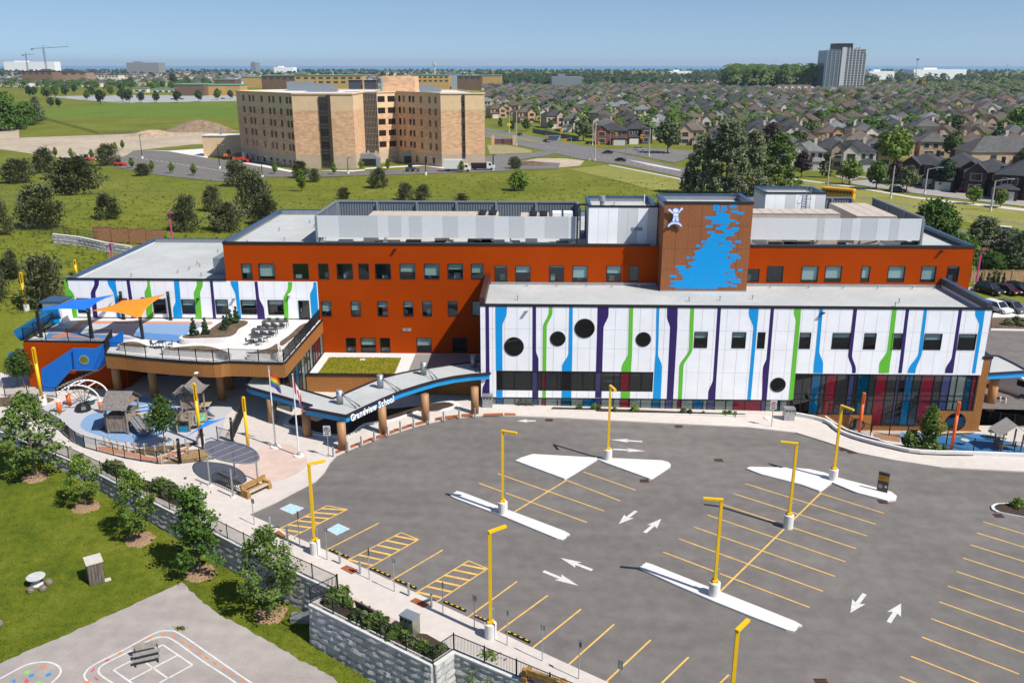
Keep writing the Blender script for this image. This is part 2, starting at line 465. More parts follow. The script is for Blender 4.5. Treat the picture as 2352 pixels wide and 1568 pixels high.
def stripe(Y,spec,mat,S,zbot=None,proud=.014,ext=None,parent=None):
 """spec rows (y, xl, xr) in zoom pixels; eased between rows"""
 pts=[]
 for y,xl,xr in spec:
  a=onF(S(xl,y),Y);b=onF(S(xr,y),Y);pts.append(((a[1]+b[1])/2,a[0],b[0]))
 if ext is not None:pts.append((ext,pts[-1][1],pts[-1][2]))
 lf,rt=[],[]
 for i in range(len(pts)-1):
  n=10 if(abs(pts[i][1]-pts[i+1][1])>.12 or abs(pts[i][2]-pts[i+1][2])>.12)else 1
  for k in range(n):
   t=k/n;e=smooth(t);z=pts[i][0]+(pts[i+1][0]-pts[i][0])*t
   lf.append((pts[i][1]+(pts[i+1][1]-pts[i][1])*e,z));rt.append((pts[i][2]+(pts[i+1][2]-pts[i][2])*e,z))
 lf.append((pts[-1][1],pts[-1][0]));rt.append((pts[-1][2],pts[-1][0]))
 mb=MB();n=len(lf)
 for k in range(n-1):
  (a0,z0),(b0,_)=lf[k],rt[k];(a1,z1),(b1,_)=lf[k+1],rt[k+1]
  mb.quad((a0,Y-proud,z0),(a1,Y-proud,z1),(b1,Y-proud,z1),(b0,Y-proud,z0))
  mb.quad((a0,Y-.001,z0),(a1,Y-.001,z1),(a1,Y-proud,z1),(a0,Y-proud,z0))
  mb.quad((b0,Y-proud,z0),(b1,Y-proud,z1),(b1,Y-.001,z1),(b0,Y-.001,z0))
 return mb.build('stripe',mat,parent or school)
WX0,WX1,WZB,WZT=-5.92,48.0,1.06,11.42
zj=[onF(S7(1200,1333),Y0)[1],onF(S7(1200,1500),Y0)[1],onF(S7(1200,1705),Y0)[1]]
CGX0=28.0
CGT=4.16
wwin=[]
z_w0,z_w1=onF(S8(700,1503),Y0)[1],onF(S8(700,1358),Y0)[1]
for a,b in[(1594,1625),(1681,1713),(1739.5,1757),(1836,1862),(1911,1953),(1984,2012),(2048,2072),(2122,2163),(2201,2242)]:
 xa,xb=onF((a,782),Y0)[0],onF((b,782),Y0)[0]
 wwin.append((xa,xb,z_w0,z_w1))
band=(onF(Zc(1180,800,115,460),Y0)[0],onF(Zc(1180,800,1512,460),Y0)[0],onF(Zc(1180,800,800,562),Y0)[1],zj[2]+.02)
circ=[]
for S,x,y,r in[(S7,273,1480,84),(S7,663,1410,65),(S7,902,1318,86),(S7,1425,1416,64),(S8,143,1820,65)]:
 c=onF(S(x,y),Y0);e=onF(S(x+r,y),Y0);circ.append((c[0],c[1],abs(e[0]-c[0])))
holes_w=wwin+[band]
circ_h=[(c[0]-c[2]*.7,c[0]+c[2]*.7,c[1]-c[2]*.7,c[1]+c[2]*.7)for c in circ]
curt=(CGX0,60,-9,CGT)
wall('backing_wall',m_joint,WX0,WX1,WZB,WZT,Y0+.06,holes_w+circ_h+[curt],.22)
zr=[WZB]+sorted(zj)+[WZT]
pw=(WX1-WX0)/41.0
vcache={}
for i in range(41):
 for j in range(4):
  a,b=WX0+i*pw+.012,WX0+(i+1)*pw-.012
  c,d=zr[j]+.012,zr[j+1]-.012
  cs=cells(a,b,c,d,holes_w+[curt]+circ_h)
  if not cs:continue
  mb=MB()
  for q in cs:mb.box(q[0],Y0,q[2],q[1],Y0+.055,q[3])
  mb.build('cladding_panel',m_white,school)
for a,b,c,d in wwin:window(a,b,c,d,Y0+.0,random.choice([.3,.35,.4,0,.25]),fr=.06)
for cx_,cz_,r in circ:
 mb=MB();n=40
 for k in range(n):
  t0,t1=2*PI*k/n,2*PI*(k+1)/n
  def P_(r_,t,y):return(cx_+r_*math.cos(t),y,cz_+r_*math.sin(t))
  ro,ri=r+.05,r-.02
  mb.quad(P_(ri,t0,Y0-.05),P_(ro,t0,Y0-.05),P_(ro,t1,Y0-.05),P_(ri,t1,Y0-.05))
  mb.quad(P_(ro,t0,Y0-.05),P_(ro,t0,Y0),P_(ro,t1,Y0),P_(ro,t1,Y0-.05))
  mb.quad(P_(ri,t0,Y0+.01),P_(ri,t0,Y0-.05),P_(ri,t1,Y0-.05),P_(ri,t1,Y0+.01))
 fo=mb.build('round_window',m_frame,school)
 MB().prismY([(cx_+(r-.01)*math.cos(2*PI*k/n),cz_+(r-.01)*math.sin(2*PI*k/n))for k in range(n)],Y0-.024,Y0-.012).build('pane',M_glass('dark_glass',(.025,.028,.028),.05),fo)
W7=[(m_purple,[(1120,18,50),(1770,23,56),(1860,-8,56),(1935,-12,57)]),(m_blue,[(1120,107,212),(1185,107,208),(1300,108,170),(1935,115,172)]),(m_purple,[(1120,438,470),(1515,437,470),(1600,437,492),(1935,436,490)]),(m_green,[(1120,583,617),(1175,582,616),(1310,530,565),(1935,525,557)]),(m_blue,[(1120,765,797),(1540,757,793),(1660,700,790),(1935,697,783)]),(m_purple,[(1120,1017,1117),(1195,1016,1115),(1320,1013,1070),(1935,995,1052)]),(m_green,[(1120,1300,1335),(1540,1287,1325),(1670,1230,1317),(1940,1222,1305)]),(m_blue,[(1120,1543,1570),(1540,1533,1556),(1660,1524,1590),(1945,1510,1580)]),(m_purple,[(1120,1637,1730),(1210,1636,1729),(1320,1662,1727),(1945,1632,1690)]),(m_green,[(1120,1845,1880),(1500,1831,1863),(1660,1745,1782),(1945,1733,1768)]),(m_purple,[(1120,2087,2118),(1770,2045,2075),(1890,2003,2068),(1950,2000,2065)])]
W8=[(m_purple,[(1135,80,110),(1580,42,74),(1670,10,66),(1953,-2,43)]),(m_green,[(1135,287,350),(1180,286,347),(1255,302,342),(1953,237,278)]),(m_blue,[(1135,513,545),(1515,478,512),(1640,462,546),(1716,458,542)]),(m_purple,[(1135,818,850),(1550,769,804),(1690,803,837),(1716,803,835)]),(m_green,[(1135,1163,1203),(1515,1115,1160),(1640,1045,1140),(1716,1040,1132)]),(m_purple,[(1135,1285,1315),(1716,1213,1245)]),(m_blue,[(1135,1445,1475),(1540,1393,1424),(1690,1303,1370),(1716,1298,1365)]),(m_purple,[(1135,1757,1787),(1570,1692,1722),(1685,1634,1706),(1716,1630,1700)]),(m_blue,[(1135,1900,1990),(1185,1900,1984),(1295,1934,1968),(1716,1870,1900)])]
def cut_stripe(Y,spec,mat,S,holes,ext=None):
 """a stripe broken where a window opening crosses it"""
 o=stripe(Y,spec,mat,S,ext=ext)
 me=o.data;vs_=[v.co.copy()for v in me.vertices]
 zlo,zhi=min(v.z for v in vs_),max(v.z for v in vs_);xlo,xhi=min(v.x for v in vs_),max(v.x for v in vs_)
 for h in holes:
  if h[0]<(xlo+xhi)/2<h[1]and h[2]<zhi and h[3]>zlo:
   import bmesh
   bm=bmesh.new();bm.from_mesh(me)
   for z in(h[2],h[3]):
    bmesh.ops.bisect_plane(bm,geom=bm.verts[:]+bm.edges[:]+bm.faces[:],plane_co=(0,0,z),plane_no=(0,0,1))
   dl=[f for f in bm.faces if h[2]<f.calc_center_median().z<h[3]]
   bmesh.ops.delete(bm,geom=dl,context='FACES')
   lo=[f for f in bm.faces if f.calc_center_median().z<h[2]]
   b2=bm.copy();b2 .faces.ensure_lookup_table()
   bmesh.ops.delete(bm,geom=lo,context='FACES')
   bmesh.ops.delete(b2,geom=[f for f in b2 .faces if f.calc_center_median().z>h[2]],context='FACES')
   bm.to_mesh(me);bm.free()
   m2=bpy.data.meshes.new('stripe');b2 .to_mesh(m2);b2 .free();m2 .materials.append(mat);obj('stripe',m2,school)
 return o
for m_,sp_ in W7:cut_stripe(Y0,sp_,m_,S7,[band])
for m_,sp_ in W8:stripe(Y0,sp_,m_,S8)
stripe(Y0,[(825,803,1022),(930,798,1013),(1290,895,977),(1565,873,955)],m_blue,lambda x,y:Zc(1740,660,x,y,9.046),ext=WZB+.02)
def pane_strip(name,xs,z0,z1,Y,cols,blinds=(),glassm=None):
 mb=MB();x0,x1=xs[0],xs[-1]
 mb.box(x0,Y-.02,z1-.08,x1,Y+.14,z1);mb.box(x0,Y-.02,z0,x1,Y+.14,z0+.08)
 for x in xs:mb.box(x-.035,Y-.015,z0+.08,x+.035,Y+.135,z1-.08)
 f=mb.build(name,m_frame,school)
 for k in range(len(xs)-1):
  MB().box(xs[k]+.035,Y+.06,z0+.08,xs[k+1]-.035,Y+.072,z1-.08).build('pane',cols[k],f)
  if k in blinds:
   MB().box(xs[k]+.035,Y+.16,z1-.08-(z1-z0)*.22,xs[k+1]-.035,Y+.17,z1-.08).build('blind',m_blind,f)
 return f
g_n=M_glass('glass_grey',(.30,.32,.31),.08,dif=(.06,.062,.06,.3));g_b=M_glass('glass_blue',(.03,.3,.5),.05,dif=(.0,.16,.34,.32));g_p=M_glass('glass_violet',(.16,.16,.4),.05,dif=(.10,.11,.26,.35))
g_r=M_glass('glass_red',(.4,.03,.06),.04,dif=(.26,.018,.04,.42));g_t=M_glass('glass_teal',(.02,.25,.33),.05,dif=(.0,.08,.14,.35));g_d=M_glass('glass_black',(.08,.08,.09),.06)
g_c=M_glass('glass_clear',(.6,.7,.68),.10,dif=(.26,.31,.29,.35))
xb=[onF(Zc(1180,800,x,470),Y0)[0]for x in(115,172,282,436,488,525,557,663,698,785,893,998,1054,1163,1224,1308,1412,1512)]
pane_strip('window_band',xb,band[2],band[3],Y0+.02,[g_d,g_n,g_n,g_p,g_n,g_r,g_n,g_n,g_d,g_n,g_n,g_p,g_n,g_n,g_r,g_n,g_n],(12,13,15,16))
def gz(x):return lotz(x)+.10
xs=[onF(Zc(1180,800,x,640),Y0)[0]for x in(70,115,178,282,338,447,490,525,556,663,697,785,890,995,1052,1160,1222,1305,1405,1505,1578,1625,1688,1735,1765,1872,1960,1996,2064,2165,2232,2334)]
xs+=[onF(Zc(1860,800,x,660),Y0)[0]for x in(0,38,130,165,230,268)]+[CGX0]
cs=[g_c,g_b,g_c,g_c,g_c,g_p,g_c,g_r,g_c,g_c,g_t,g_c,g_b,g_p,g_c,g_c,g_r,g_c,g_c,g_b,g_c,g_p,g_c,g_r,g_c,g_b,g_c,g_p,g_c,g_c,g_r,g_r,g_p,g_c,g_t,g_c,g_r,g_n]
mbf=MB();f=None
mbf.box(xs[0],Y0+.02,WZB-.10,CGX0,Y0+.2,WZB-.004)
for x in xs:mbf.box(x-.03,Y0+.025,gz(x)-.3,x+.03,Y0+.16,WZB-.10)
f=mbf.build('ground_window_strip',m_frame,school)
for k in range(len(xs)-1):
 zb_=gz(xs[k+1])-.25
 MB().box(xs[k]+.03,Y0+.08,zb_,xs[k+1]-.03,Y0+.09,WZB-.10).build('pane',cs[k%len(cs)],f)
def S9(x,y):return Zc(1940,880,x,y,4.704)
cw=[(15,110,g_d),(110,210,g_d),(210,320,g_b),(320,375,g_n),(375,500,g_r),(500,640,g_n),(640,705,g_p),(705,740,g_n),(740,880,g_t),(880,950,g_n),(950,1080,g_r),(1080,1190,g_n),(1190,1222,g_p),(1222,1288,g_d),(1288,1382,g_b),(1382,1475,g_n),(1475,1622,g_r),(1622,1715,g_n),(1715,1812,g_p),(1812,1885,g_c),(1885,1990,g_c),(1990,2062,g_t),(2062,2112,g_r),(2112,2150,g_c)]
zt=CGT;zm1=onF(S9(1000,398),Y0)[1];zm2=onF(S9(1000,458),Y0)[1]
zbs=[onF(S9(600,618),Y0)[1],onF(S9(1200,748),Y0)[1],onF(S9(1800,572),Y0)[1]]
xbr=[CGX0,onF(S9(890,640),Y0)[0],onF(S9(1645,640),Y0)[0],WX1]
YG=Y0+.06
mbf=MB();mbf.box(CGX0,YG-.03,zt-.09,WX1-.25,YG+.12,zt-.002)
panes=[]
for a,b,gm in cw:
 xa,xb_=onF(S9(a,152),Y0)[0],onF(S9(b,152),Y0)[0]
 xa=max(xa,CGX0);xb_=min(xb_,WX1-.1)
 mid=(xa+xb_)/2;sec=0 if mid<xbr[1]else(1 if mid<xbr[2]else 2)
 zb_=zbs[sec]
 mbf.box(xa-.035,YG-.028,zb_,xa+.035,YG+.12,zt-.09)
 for c,d in((zb_+.06,zm2-.03),(zm2+.03,zm1-.03),(zm1+.03,zt-.09)):panes.append((xa+.035,xb_-.035,c,d,gm))
mbf.box(WX1-.25,YG-.035,zbs[2],WX1-.17,YG+.12,zt)
for z in(zm1,zm2):mbf.box(CGX0,YG-.022,z-.03,WX1-.25,YG+.11,z+.03)
for k in range(3):mbf.box(xbr[k],YG-.032,zbs[k]-.07,xbr[k+1]-(.25 if k==2 else 0),YG+.12,zbs[k]+.06)
f=mbf.build('curtain_wall',m_frame,school)
for a,b,c,d,gm in panes:
 if b>a and d>c:MB().box(a,YG+.04,c,b,YG+.05,d).build('pane',gm,f)
PIT=-2.45
def disc(c,r,y,n=32):return[(c[0]+r*math.cos(2*PI*k/n),c[1]+r*math.sin(2*PI*k/n))for k in range(n)]
for k in range(3):MB().box(xbr[k]+(0.02 if k else-.3),Y0+.02,PIT-.2,xbr[k+1]-.02,Y0+.3,zbs[k]-.07).build('wood_plinth',m_wood,school)
MB().box(WX1-.17,Y0+.015,PIT-.2,WX1+.75,Y1-.1,6.0).build('wood_pier',m_wood,school)
MB().box(WX1-.16,Y0-.05,6.0,WX1+.95,Y1-.1,6.3).build('pier_cap',m_dark,school)
for c,r in((onF(S9(718,740),Y0),78),(onF(S9(1848,702),Y0),108)):
 rr=r/4.704/1.06293*93/FPX
 mb=MB();n=32
 for k in range(n):
  t0,t1=2*PI*k/n,2*PI*(k+1)/n
  q=lambda r_,t,y:(c[0]+r_*math.cos(t),y,c[1]+r_*math.sin(t))
  mb.quad(q(rr,t0,Y0-.06),q(rr+.07,t0,Y0-.06),q(rr+.07,t1,Y0-.06),q(rr,t1,Y0-.06))
  mb.quad(q(rr+.07,t0,Y0-.06),q(rr+.07,t0,Y0+.02),q(rr+.07,t1,Y0+.02),q(rr+.07,t1,Y0-.06))
 fo=mb.build('round_window',m_frame,school)
 MB().prismY(disc(c,rr,0),Y0-.03,Y0-.015).build('pane',M_glass('porthole_glass',(.06,.075,.07),.3),fo)
MB().box(WX0,Y0+.06,-.1,WX0+.3,Y1,WZT).build('side_wall',m_brown,school)
MB().box(WX1-.3,Y0+.28,-.6,WX1-.02,Y1,WZT).build('side_wall',m_white,school)
MB().box(WX0+.3,Y0+.29,10.75,WX1-.3,Y1,11.0).build('roof',m_roof,school)
def coping(name,a,b,wd,z0,z1,mat):return MB().box(min(a[0],b[0])-(wd/2 if a[0]==b[0]else 0),min(a[1],b[1])-(wd/2 if a[1]==b[1]else 0),z0,max(a[0],b[0])+(wd/2 if a[0]==b[0]else 0),max(a[1],b[1])+(wd/2 if a[1]==b[1]else 0),z1).build(name,mat,school)
coping('front_coping',(WX0-.05,Y0+.1),(WX1+.05,Y0+.1),.32,WZT,WZT+.24,m_dark)
m_rust=M('dark_brown_coping',(.05,.02,.018),.5)
MB().box(WX0-.06,Y0+.27,WZT-.05,WX0+.5,Y1-.02,WZT+.9).build('side_parapet',m_rust,school)
MB().box(WX1-.42,Y0+.27,WZT-.05,WX1+.05,Y1-.02,WZT+.62).build('side_parapet',M('slate_metal',(.05,.06,.075),.5),school)
MB().box(WX1-.46,Y0+.27,WZT+.62,WX1+.09,Y1-.02,WZT+.72).build('side_coping',m_coping,school)
MB().box(WX0+.55,Y1-.12,11.0,14.3,Y1-.005,11.32).build('flashing',m_galv,school)
MB().box(24.4,Y1-.12,11.0,WX1-.5,Y1-.005,11.32).build('flashing',m_galv,school)
OX0,OX1,OZT,OYB=-37.2,50.9,15.7,125.4
ow=[]
def orow(S,lst,y0,y1,blinds):
 out=[]
 for(a,b),bl in zip(lst,blinds):
  ym=(y0+y1)/2
  xa,xb_=onF(S(a,ym),Y1)[0],onF(S(b,ym),Y1)[0]
  zb_,zt_=onF(S((a+b)/2,y1),Y1)[1],onF(S((a+b)/2,y0),Y1)[1]
  out.append((xa,xb_,zb_,zt_,bl))
 return out
ow+=orow(S6,[(110,203),(263,405),(567,708),(794,886),(957,1099),(1152,1245),(1299,1440),(1518,1656),(1734,1871),(1945,2082),(2153,2264)],742,882,[.62,.85,.0,.0,0,0,0,.55,.8,.38,.62])
ow+=orow(S7,[(101,213),(286,420),(586,720),(794,930),(1096,1231),(1296,1383)],760,902,[.12,.45,.1,.8,.5,0])
ow+=orow(S8,[(44,190),(352,500),(561,710),(884,963),(1120,1274),(1417,1550),(1646,1754)],764,906,[0,.92,.8,.78,.8,.9,.12])
ow+=orow(lambda x,y:Zc(1740,660,x,y,9.046),[(738,1030)],-30,255,[0])
ow+=orow(S6,[(820,910),(1082,1170),(1320,1411),(1550,1640),(1718,1806),(1946,2036),(2158,2240)],1076,1212,[.7,.62,.4,.4,.2,.2,.85])
ow+=orow(S6,[(1040,1130),(1170,1306),(1344,1434),(1668,1804),(1985,2115)],1402,1532,[0,.52,0,.55,0])
oh=[(w_[0],w_[1],w_[2],w_[3])for w_ in ow]
LWX0,LWX1,LWZ0,LWZ1=-56.6,-26.2,6.45,11.2
wall('orange_wall',m_orange,OX0,OX1,1.0,OZT,Y1,oh+[(OX0-1,LWX1,-5,LWZ1+.02)],.35)
for x0,x1,z0,z1,bl in ow:window(x0,x1,z0,z1,Y1+.02,bl,fr=.075,proud=.05)
MB().box(OX0,Y1+.36,6,OX0+.3,OYB,15.3).build('orange_side_wall',m_orange,school)
MB().box(OX1-.3,Y1+.36,-1.5,OX1,OYB,15.3).build('orange_side_wall',m_orange,school)
for xx in(OX0,OX1-.28):MB().box(xx,Y1+.36,15.302,xx+.28,OYB,OZT-.022).build('side_parapet',m_grey if xx<0 else MATS['slate_metal'],school)
MB().box(OX0+.3,OYB-.3,0,OX1-.3,OYB,OZT).build('orange_back_wall',m_orange,school)
MB().box(OX0+.3,Y1+.36,15.05,OX1-.3,OYB-.3,15.3).build('roof',m_roof,school)
MB().box(OX0+.3,OYB-.62,15.3,OX1-.3,OYB-.35,15.9).build('rear_parapet',m_grey,school)
coping('front_coping',(OX0-.05,Y1+.14),(13.4,Y1+.14),.42,OZT,OZT+.25,m_dark)
coping('front_coping',(24.9,Y1+.14),(OX1+.05,Y1+.14),.42,OZT,OZT+.25,m_dark)
MB().box(OX0-.05,Y1+.36,OZT-.02,OX0+.42,OYB,OZT+.32).build('side_coping',m_coping,school)
MB().box(OX1-.42,Y1+.36,OZT-.02,OX1+.05,OYB,OZT+.32).build('side_coping',m_coping,school)
MB().box(OX0+.45,OYB-.33,OZT-.02,OX1-.45,OYB+.05,OZT+.32).build('rear_coping',m_coping,school)
MB().box(OX0+.5,Y1+.45,10.6,OX1-.5,OYB-.5,10.9).build('floor_slab',m_inner,school)
MB().box(LWX0+.5,Y1+.45,6.2,OX1-.5,OYB-.5,6.45).build('floor_slab',m_inner,school)
MB().box(-26,Y1+.45,1.2,OX1-.5,OYB-.5,1.5).build('floor_slab',m_inner,school)
MB().box(WX0+.4,Y0+.5,5.6,WX1-.5,Y1,5.9).build('floor_slab',m_inner,school)
MB().box(WX0+.4,Y0+.5,.2,CGX0,Y1,.45).build('floor_slab',m_inner,school)
MB().box(CGX0,Y0+.5,-2.6,WX1-.5,Y1,-2.4).build('floor_slab',M('gym_floor',(.35,.38,.40),.5,var=.3,scale=.6),school)
MB().box(WX0+.4,Y0+6.0,-2.4,WX1-.5,Y0+6.2,10.7).build('partition',M('partition_wall',(.30,.29,.27),.9,var=.3,scale=.5),school)
MB().box(LWX0+.5,Y1+5,1.5,OX0,Y1+5.2,10.6).build('partition',MATS['partition_wall'],school)
MB().box(OX0+.4,Y1+5,1.5,OX1-.5,Y1+5.2,15).build('partition',MATS['partition_wall'],school)
random.seed(3)
for x0,x1,z0,z1,bl in ow:
 if random.random()<.6:
  xa=random.uniform(x0+.1,(x0+x1)/2);MB().box(xa,Y1+.6,z0-.3,xa+random.uniform(.4,.8),Y1+1.1,z0+random.uniform(.3,.8)).build('cabinet',M('cabinet_white',(.5,.52,.5),.7),school)
TY,TX0,TX1,TZ0,TZ1,TYB=98.5,14.42,24.3,11.15,21.1,105.2
def px_tower(x):return x
MB().box(TX0,TY,TZ0,TX1,TYB,TZ1-.6).build('tower_wall',m_brown,school)
for x0,x1,y0,y1 in((TX0,TX1,TY,TY+.3),(TX0,TX0+.3,TY+.3,TYB),(TX1-.3,TX1,TY+.3,TYB),(TX0+.3,TX1-.3,TYB-.3,TYB)):
 MB().box(x0,y0,TZ1-.6,x1,y1,TZ1+.05).build('tower_parapet',m_brown if y0==TY else m_grey,school)
MB().box(TX0+.3,TY+.3,TZ1-.6,TX1-.3,TYB-.3,TZ1-.5).build('tower_roof',m_roof,school)
coping('tower_coping',(TX0-.06,TY+.12),(TX1+.06,TY+.12),.4,TZ1+.05,TZ1+.25,m_dark)
for xx in(TX0+.1,TX1-.1):MB().box(xx-.25,TY+.33,TZ1+.05,xx+.25,TYB,TZ1+.22).build('tower_coping',m_coping,school)
MB().box(TX0+.4,TYB-.35,TZ1+.05,TX1-.4,TYB+.05,TZ1+.22).build('tower_coping',m_coping,school)
MB().box(TX0-.03,TY-.04,11.0,TX1+.03,TY-.005,11.14).build('tower_flashing',m_galv,school)
MB().box(TX0+.2,TY+.05,10.9,TX1-.2,TYB,11.14).build('tower_base',m_galv,school)
for k in range(1,7):
 xx=TX0+(TX1-TX0)*k/7;MB().box(xx-.012,TY-.003,TZ0,xx+.012,TY+.01,TZ1).build('tower_joint',m_rust,school)
for zz in(13.6,16.0,18.6):MB().box(TX0,TY-.003,zz-.012,TX1,TY+.01,zz+.012).build('tower_joint',m_rust,school)
rows=[(225,(2055,2095),(2205,2250)),(240,(2050,2100),(2120,2165),(2200,2252)),(262,(2050,2100),(2115,2170)),(280,(2210,2265)),(295,(2075,2150),(2260,2320)),(312,(2080,2140),(2130,2195)),(335,(1975,2040),(2035,2190)),(352,(2030,2140)),(362,(2080,2240)),(382,(2035,2190),(2258,2272)),(412,(1980,2040),(2110,2180)),(430,(2070,2150),(2210,2275)),(448,(2130,2265)),(465,(1995,2060),(2150,2230)),(488,(2030,2105),(2110,2230)),(505,(2025,2160)),(525,(1995,2150)),(548,(1940,1980),(1985,2210),(2240,2290)),(568,(1985,2080),(2135,2205)),(585,(1895,1930),(1955,2190),(2205,2240)),(612,(1940,2215)),(640,(1880,2180)),(665,(1890,2270)),(690,(1860,2150),(2200,2290),(1810,1838)),(715,(1900,2245)),(740,(1825,2210)),(770,(1715,1800),(1870,2190)),(800,(1735,2240),(2270,2305)),(830,(1745,2150),(2175,2240)),(855,(1660,1720),(1770,2250)),(885,(1780,2290)),(905,(1670,2160),(2210,2290)),(925,(1700,2200)),(940,(1660,2090),(2100,2180),(2200,2255)),(955,(1720,2080)),(600,(1980,2190)),(627,(1920,2190)),(652,(1900,2170)),(678,(1890,2170)),(703,(1890,2170)),(728,(1870,2180)),(755,(1850,2190)),(785,(1850,2190)),(815,(1760,2160)),(842,(1790,2160)),(870,(1785,2180))]
bars=[]
for r in rows:
 for a,b in r[1:]:
  p0=onF(S7(a,r[0]),TY);p1=onF(S7(b,r[0]),TY);bars.append((min(p0[0],p1[0])+.12,max(p0[0],p1[0])-.12,(p0[1]+p1[1])/2))
def fld(x,z):
 best=-1
 for a,b,zz in bars:
  if abs(z-zz)>.6:continue
  dx=0 if a<=x<=b else min(abs(x-a),abs(x-b));d=.15-math.hypot(dx*.8,z-zz)
  if d>best:best=d
 return best
st=.09;nx=int((TX1-TX0)/st);nz=int((TZ1-TZ0)/st)
fv=[[fld(TX0+i*st,TZ0+j*st)for j in range(nz+1)]for i in range(nx+1)]
mb=MB();YS=TY-.008
for i in range(nx):
 for j in range(nz):
  cn=[(i,j),(i+1,j),(i+1,j+1),(i,j+1)];val=[fv[a][b]for a,b in cn]
  if max(val)<=0:continue
  poly=[]
  for k in range(4):
   a,b=cn[k],cn[(k+1)%4];va,vb=val[k],val[(k+1)%4]
   if va>0:poly.append((a[0],a[1]))
   if(va>0)!=(vb>0):
    t=va/(va-vb);poly.append((a[0]+(b[0]-a[0])*t,a[1]+(b[1]-a[1])*t))
  i0=len(mb.v);mb.v+=[(TX0+p[0]*st,YS,TZ0+p[1]*st)for p in poly];mb.f.append(tuple(range(i0,i0+len(poly))))
mb.build('blue_splash',m_blue,school)
def S10(x,y):return Zc(1590,460,x,y,7.84)
def embl(pts):return[onF(S10(x,y),TY-.3)for x,y in pts]
em=[(325,435),(318,405),(350,385),(378,402),(404,442),(402,420),(425,390),(470,373),(515,385),(530,412),(526,440),(548,400),(560,372),(595,365),(612,385),(600,415),(575,428),(535,478),(522,500),(525,560),(532,620),(524,640),(575,680),(597,735),(562,737),(520,700),(450,682),(380,700),(330,745),(305,740),(322,690),(365,655),(397,630),(418,540),(415,492),(388,482),(350,442)]
m_emb=M('emblem_blue',(.18,.36,.78),.5);m_emw=M('emblem_white',(.82,.84,.9),.5)
eo=MB().prismY(embl(em),TY-.34,TY-.2).build('emblem',m_emb,school)
def em_add(pts):MB().prismY(embl(pts),TY-.36,TY-.342).build('emblem_piece',m_emw,eo)
em_add([(332,432),(326,408),(350,393),(370,406),(408,458),(424,470),(416,486),(392,474),(354,436)])
em_add([(528,470),(520,458),(552,408),(566,380),(594,373),(604,386),(594,409),(570,420)])
em_add([(465+52*math.cos(t*PI/8),428+40*math.sin(t*PI/8))for t in range(16)])
em_add([(425,480),(512,480),(514,530),(428,532)])
em_add([(430,545),(464,545),(448,600),(430,636),(404,634)])
em_add([(472,545),(512,545),(520,630),(486,634),(476,600)])
em_add([(318,732),(332,695),(372,664),(448,648),(524,664),(566,690),(584,726),(566,728),(524,690),(450,672),(378,690),(332,736)])
MB().box(15.6,TY-.2,18.3,15.7,TY,18.4).build('emblem_bracket',m_dark,school)
def S5b(x,y):return S5(x,y)
lw=[]
for S,a,b,y0,y1,bl in[(S5,1366,1478,1275,1405,0),(S5,1620,1738,1278,1408,.42),(S5,1922,2034,1280,1410,.45),(S5,2147,2285,1283,1412,.4),(S6,345,484,1066,1197,.3),(S5,1062,1140,1270,1400,0),(S5,690,800,1268,1400,0)]:
 ym=(y0+y1)/2;lw.append((onF(S(a,ym),Y1)[0],onF(S(b,ym),Y1)[0],onF(S((a+b)/2,y1),Y1)[1],onF(S((a+b)/2,y0),Y1)[1],bl))
dr=(onF(S6(618,1150),Y1)[0],onF(S6(715,1150),Y1)[0],LWZ0+.05,onF(S6(665,1070),Y1)[1])
lh=[q[:4]for q in lw]+[dr]
wall('backing_wall',m_joint,LWX0,LWX1,LWZ0,LWZ1,Y1+.06,lh,.25)
zj2=onF(S5(1800,1266),Y1)[1];npn=23;pw2=(LWX1-LWX0)/npn
for i in range(npn):
 for c,d in((LWZ0+.12,zj2-.012),(zj2+.012,LWZ1-.01)):
  mb=MB()
  for q in cells(LWX0+i*pw2+.012,LWX0+(i+1)*pw2-.012,c,d,lh):mb.box(q[0],Y1,q[2],q[1],Y1+.055,q[3])
  if mb.v:mb.build('cladding_panel',m_white,school)
for a,b,c,d,bl in lw:window(a,b,c,d,Y1,bl,fr=.09,proud=.05)
fo=window(dr[0],dr[1],dr[2],dr[3],Y1,0,fr=.1,proud=.05,mull=0,pane_mat=M_glass('door_glass',(.05,.06,.06),.1));fo.name='terrace_door'
MB().box(dr[0]+.25,Y1-.02,LWZ0+1.0,dr[0]+.3,Y1+.06,LWZ0+1.35).build('handle',m_galv,fo)
for m_,S,sp_ in[(m_green,S5,[(1106,570,579),(1140,572,592),(1250,588,662),(1443,622,694)]),(m_purple,S5,[(1106,838,880),(1130,840,881),(1235,808,850),(1443,832,872)]),(m_blue,S5,[(1106,955,1028),(1130,960,1030),(1240,1016,1045),(1443,1040,1072)]),(m_purple,S5,[(1106,1125,1153),(1443,1170,1204)]),(m_green,S5,[(1110,1310,1333),(1145,1312,1336),(1230,1288,1348),(1445,1308,1366)]),(m_blue,S5,[(1112,1547,1595),(1290,1563,1610),(1370,1541,1617),(1445,1546,1626)]),(m_green,S5,[(1114,1752,1806),(1140,1752,1806),(1235,1726,1782),(1447,1742,1799)]),(m_purple,S5,[(1116,1868,1894),(1450,1898,1925)]),(m_blue,S5,[(1118,2050,2120),(1135,2056,2122),(1245,2098,2130),(1452,2122,2150)]),(m_purple,S6,[(902,223,250),(1040,237,264),(1150,246,310),(1238,252,318)]),(m_green,S6,[(905,522,561),(945,522,558),(1065,480,522),(1240,489,528)]),(m_blue,S6,[(908,748,775),(935,748,777),(1025,718,783),(1243,735,797)])]:
 stripe(Y1,sp_,m_,S)
LWYB=126.3
MB().box(LWX0,Y1+.32,0,LWX0+.3,LWYB,LWZ1).build('left_wing_wall',m_white,school)
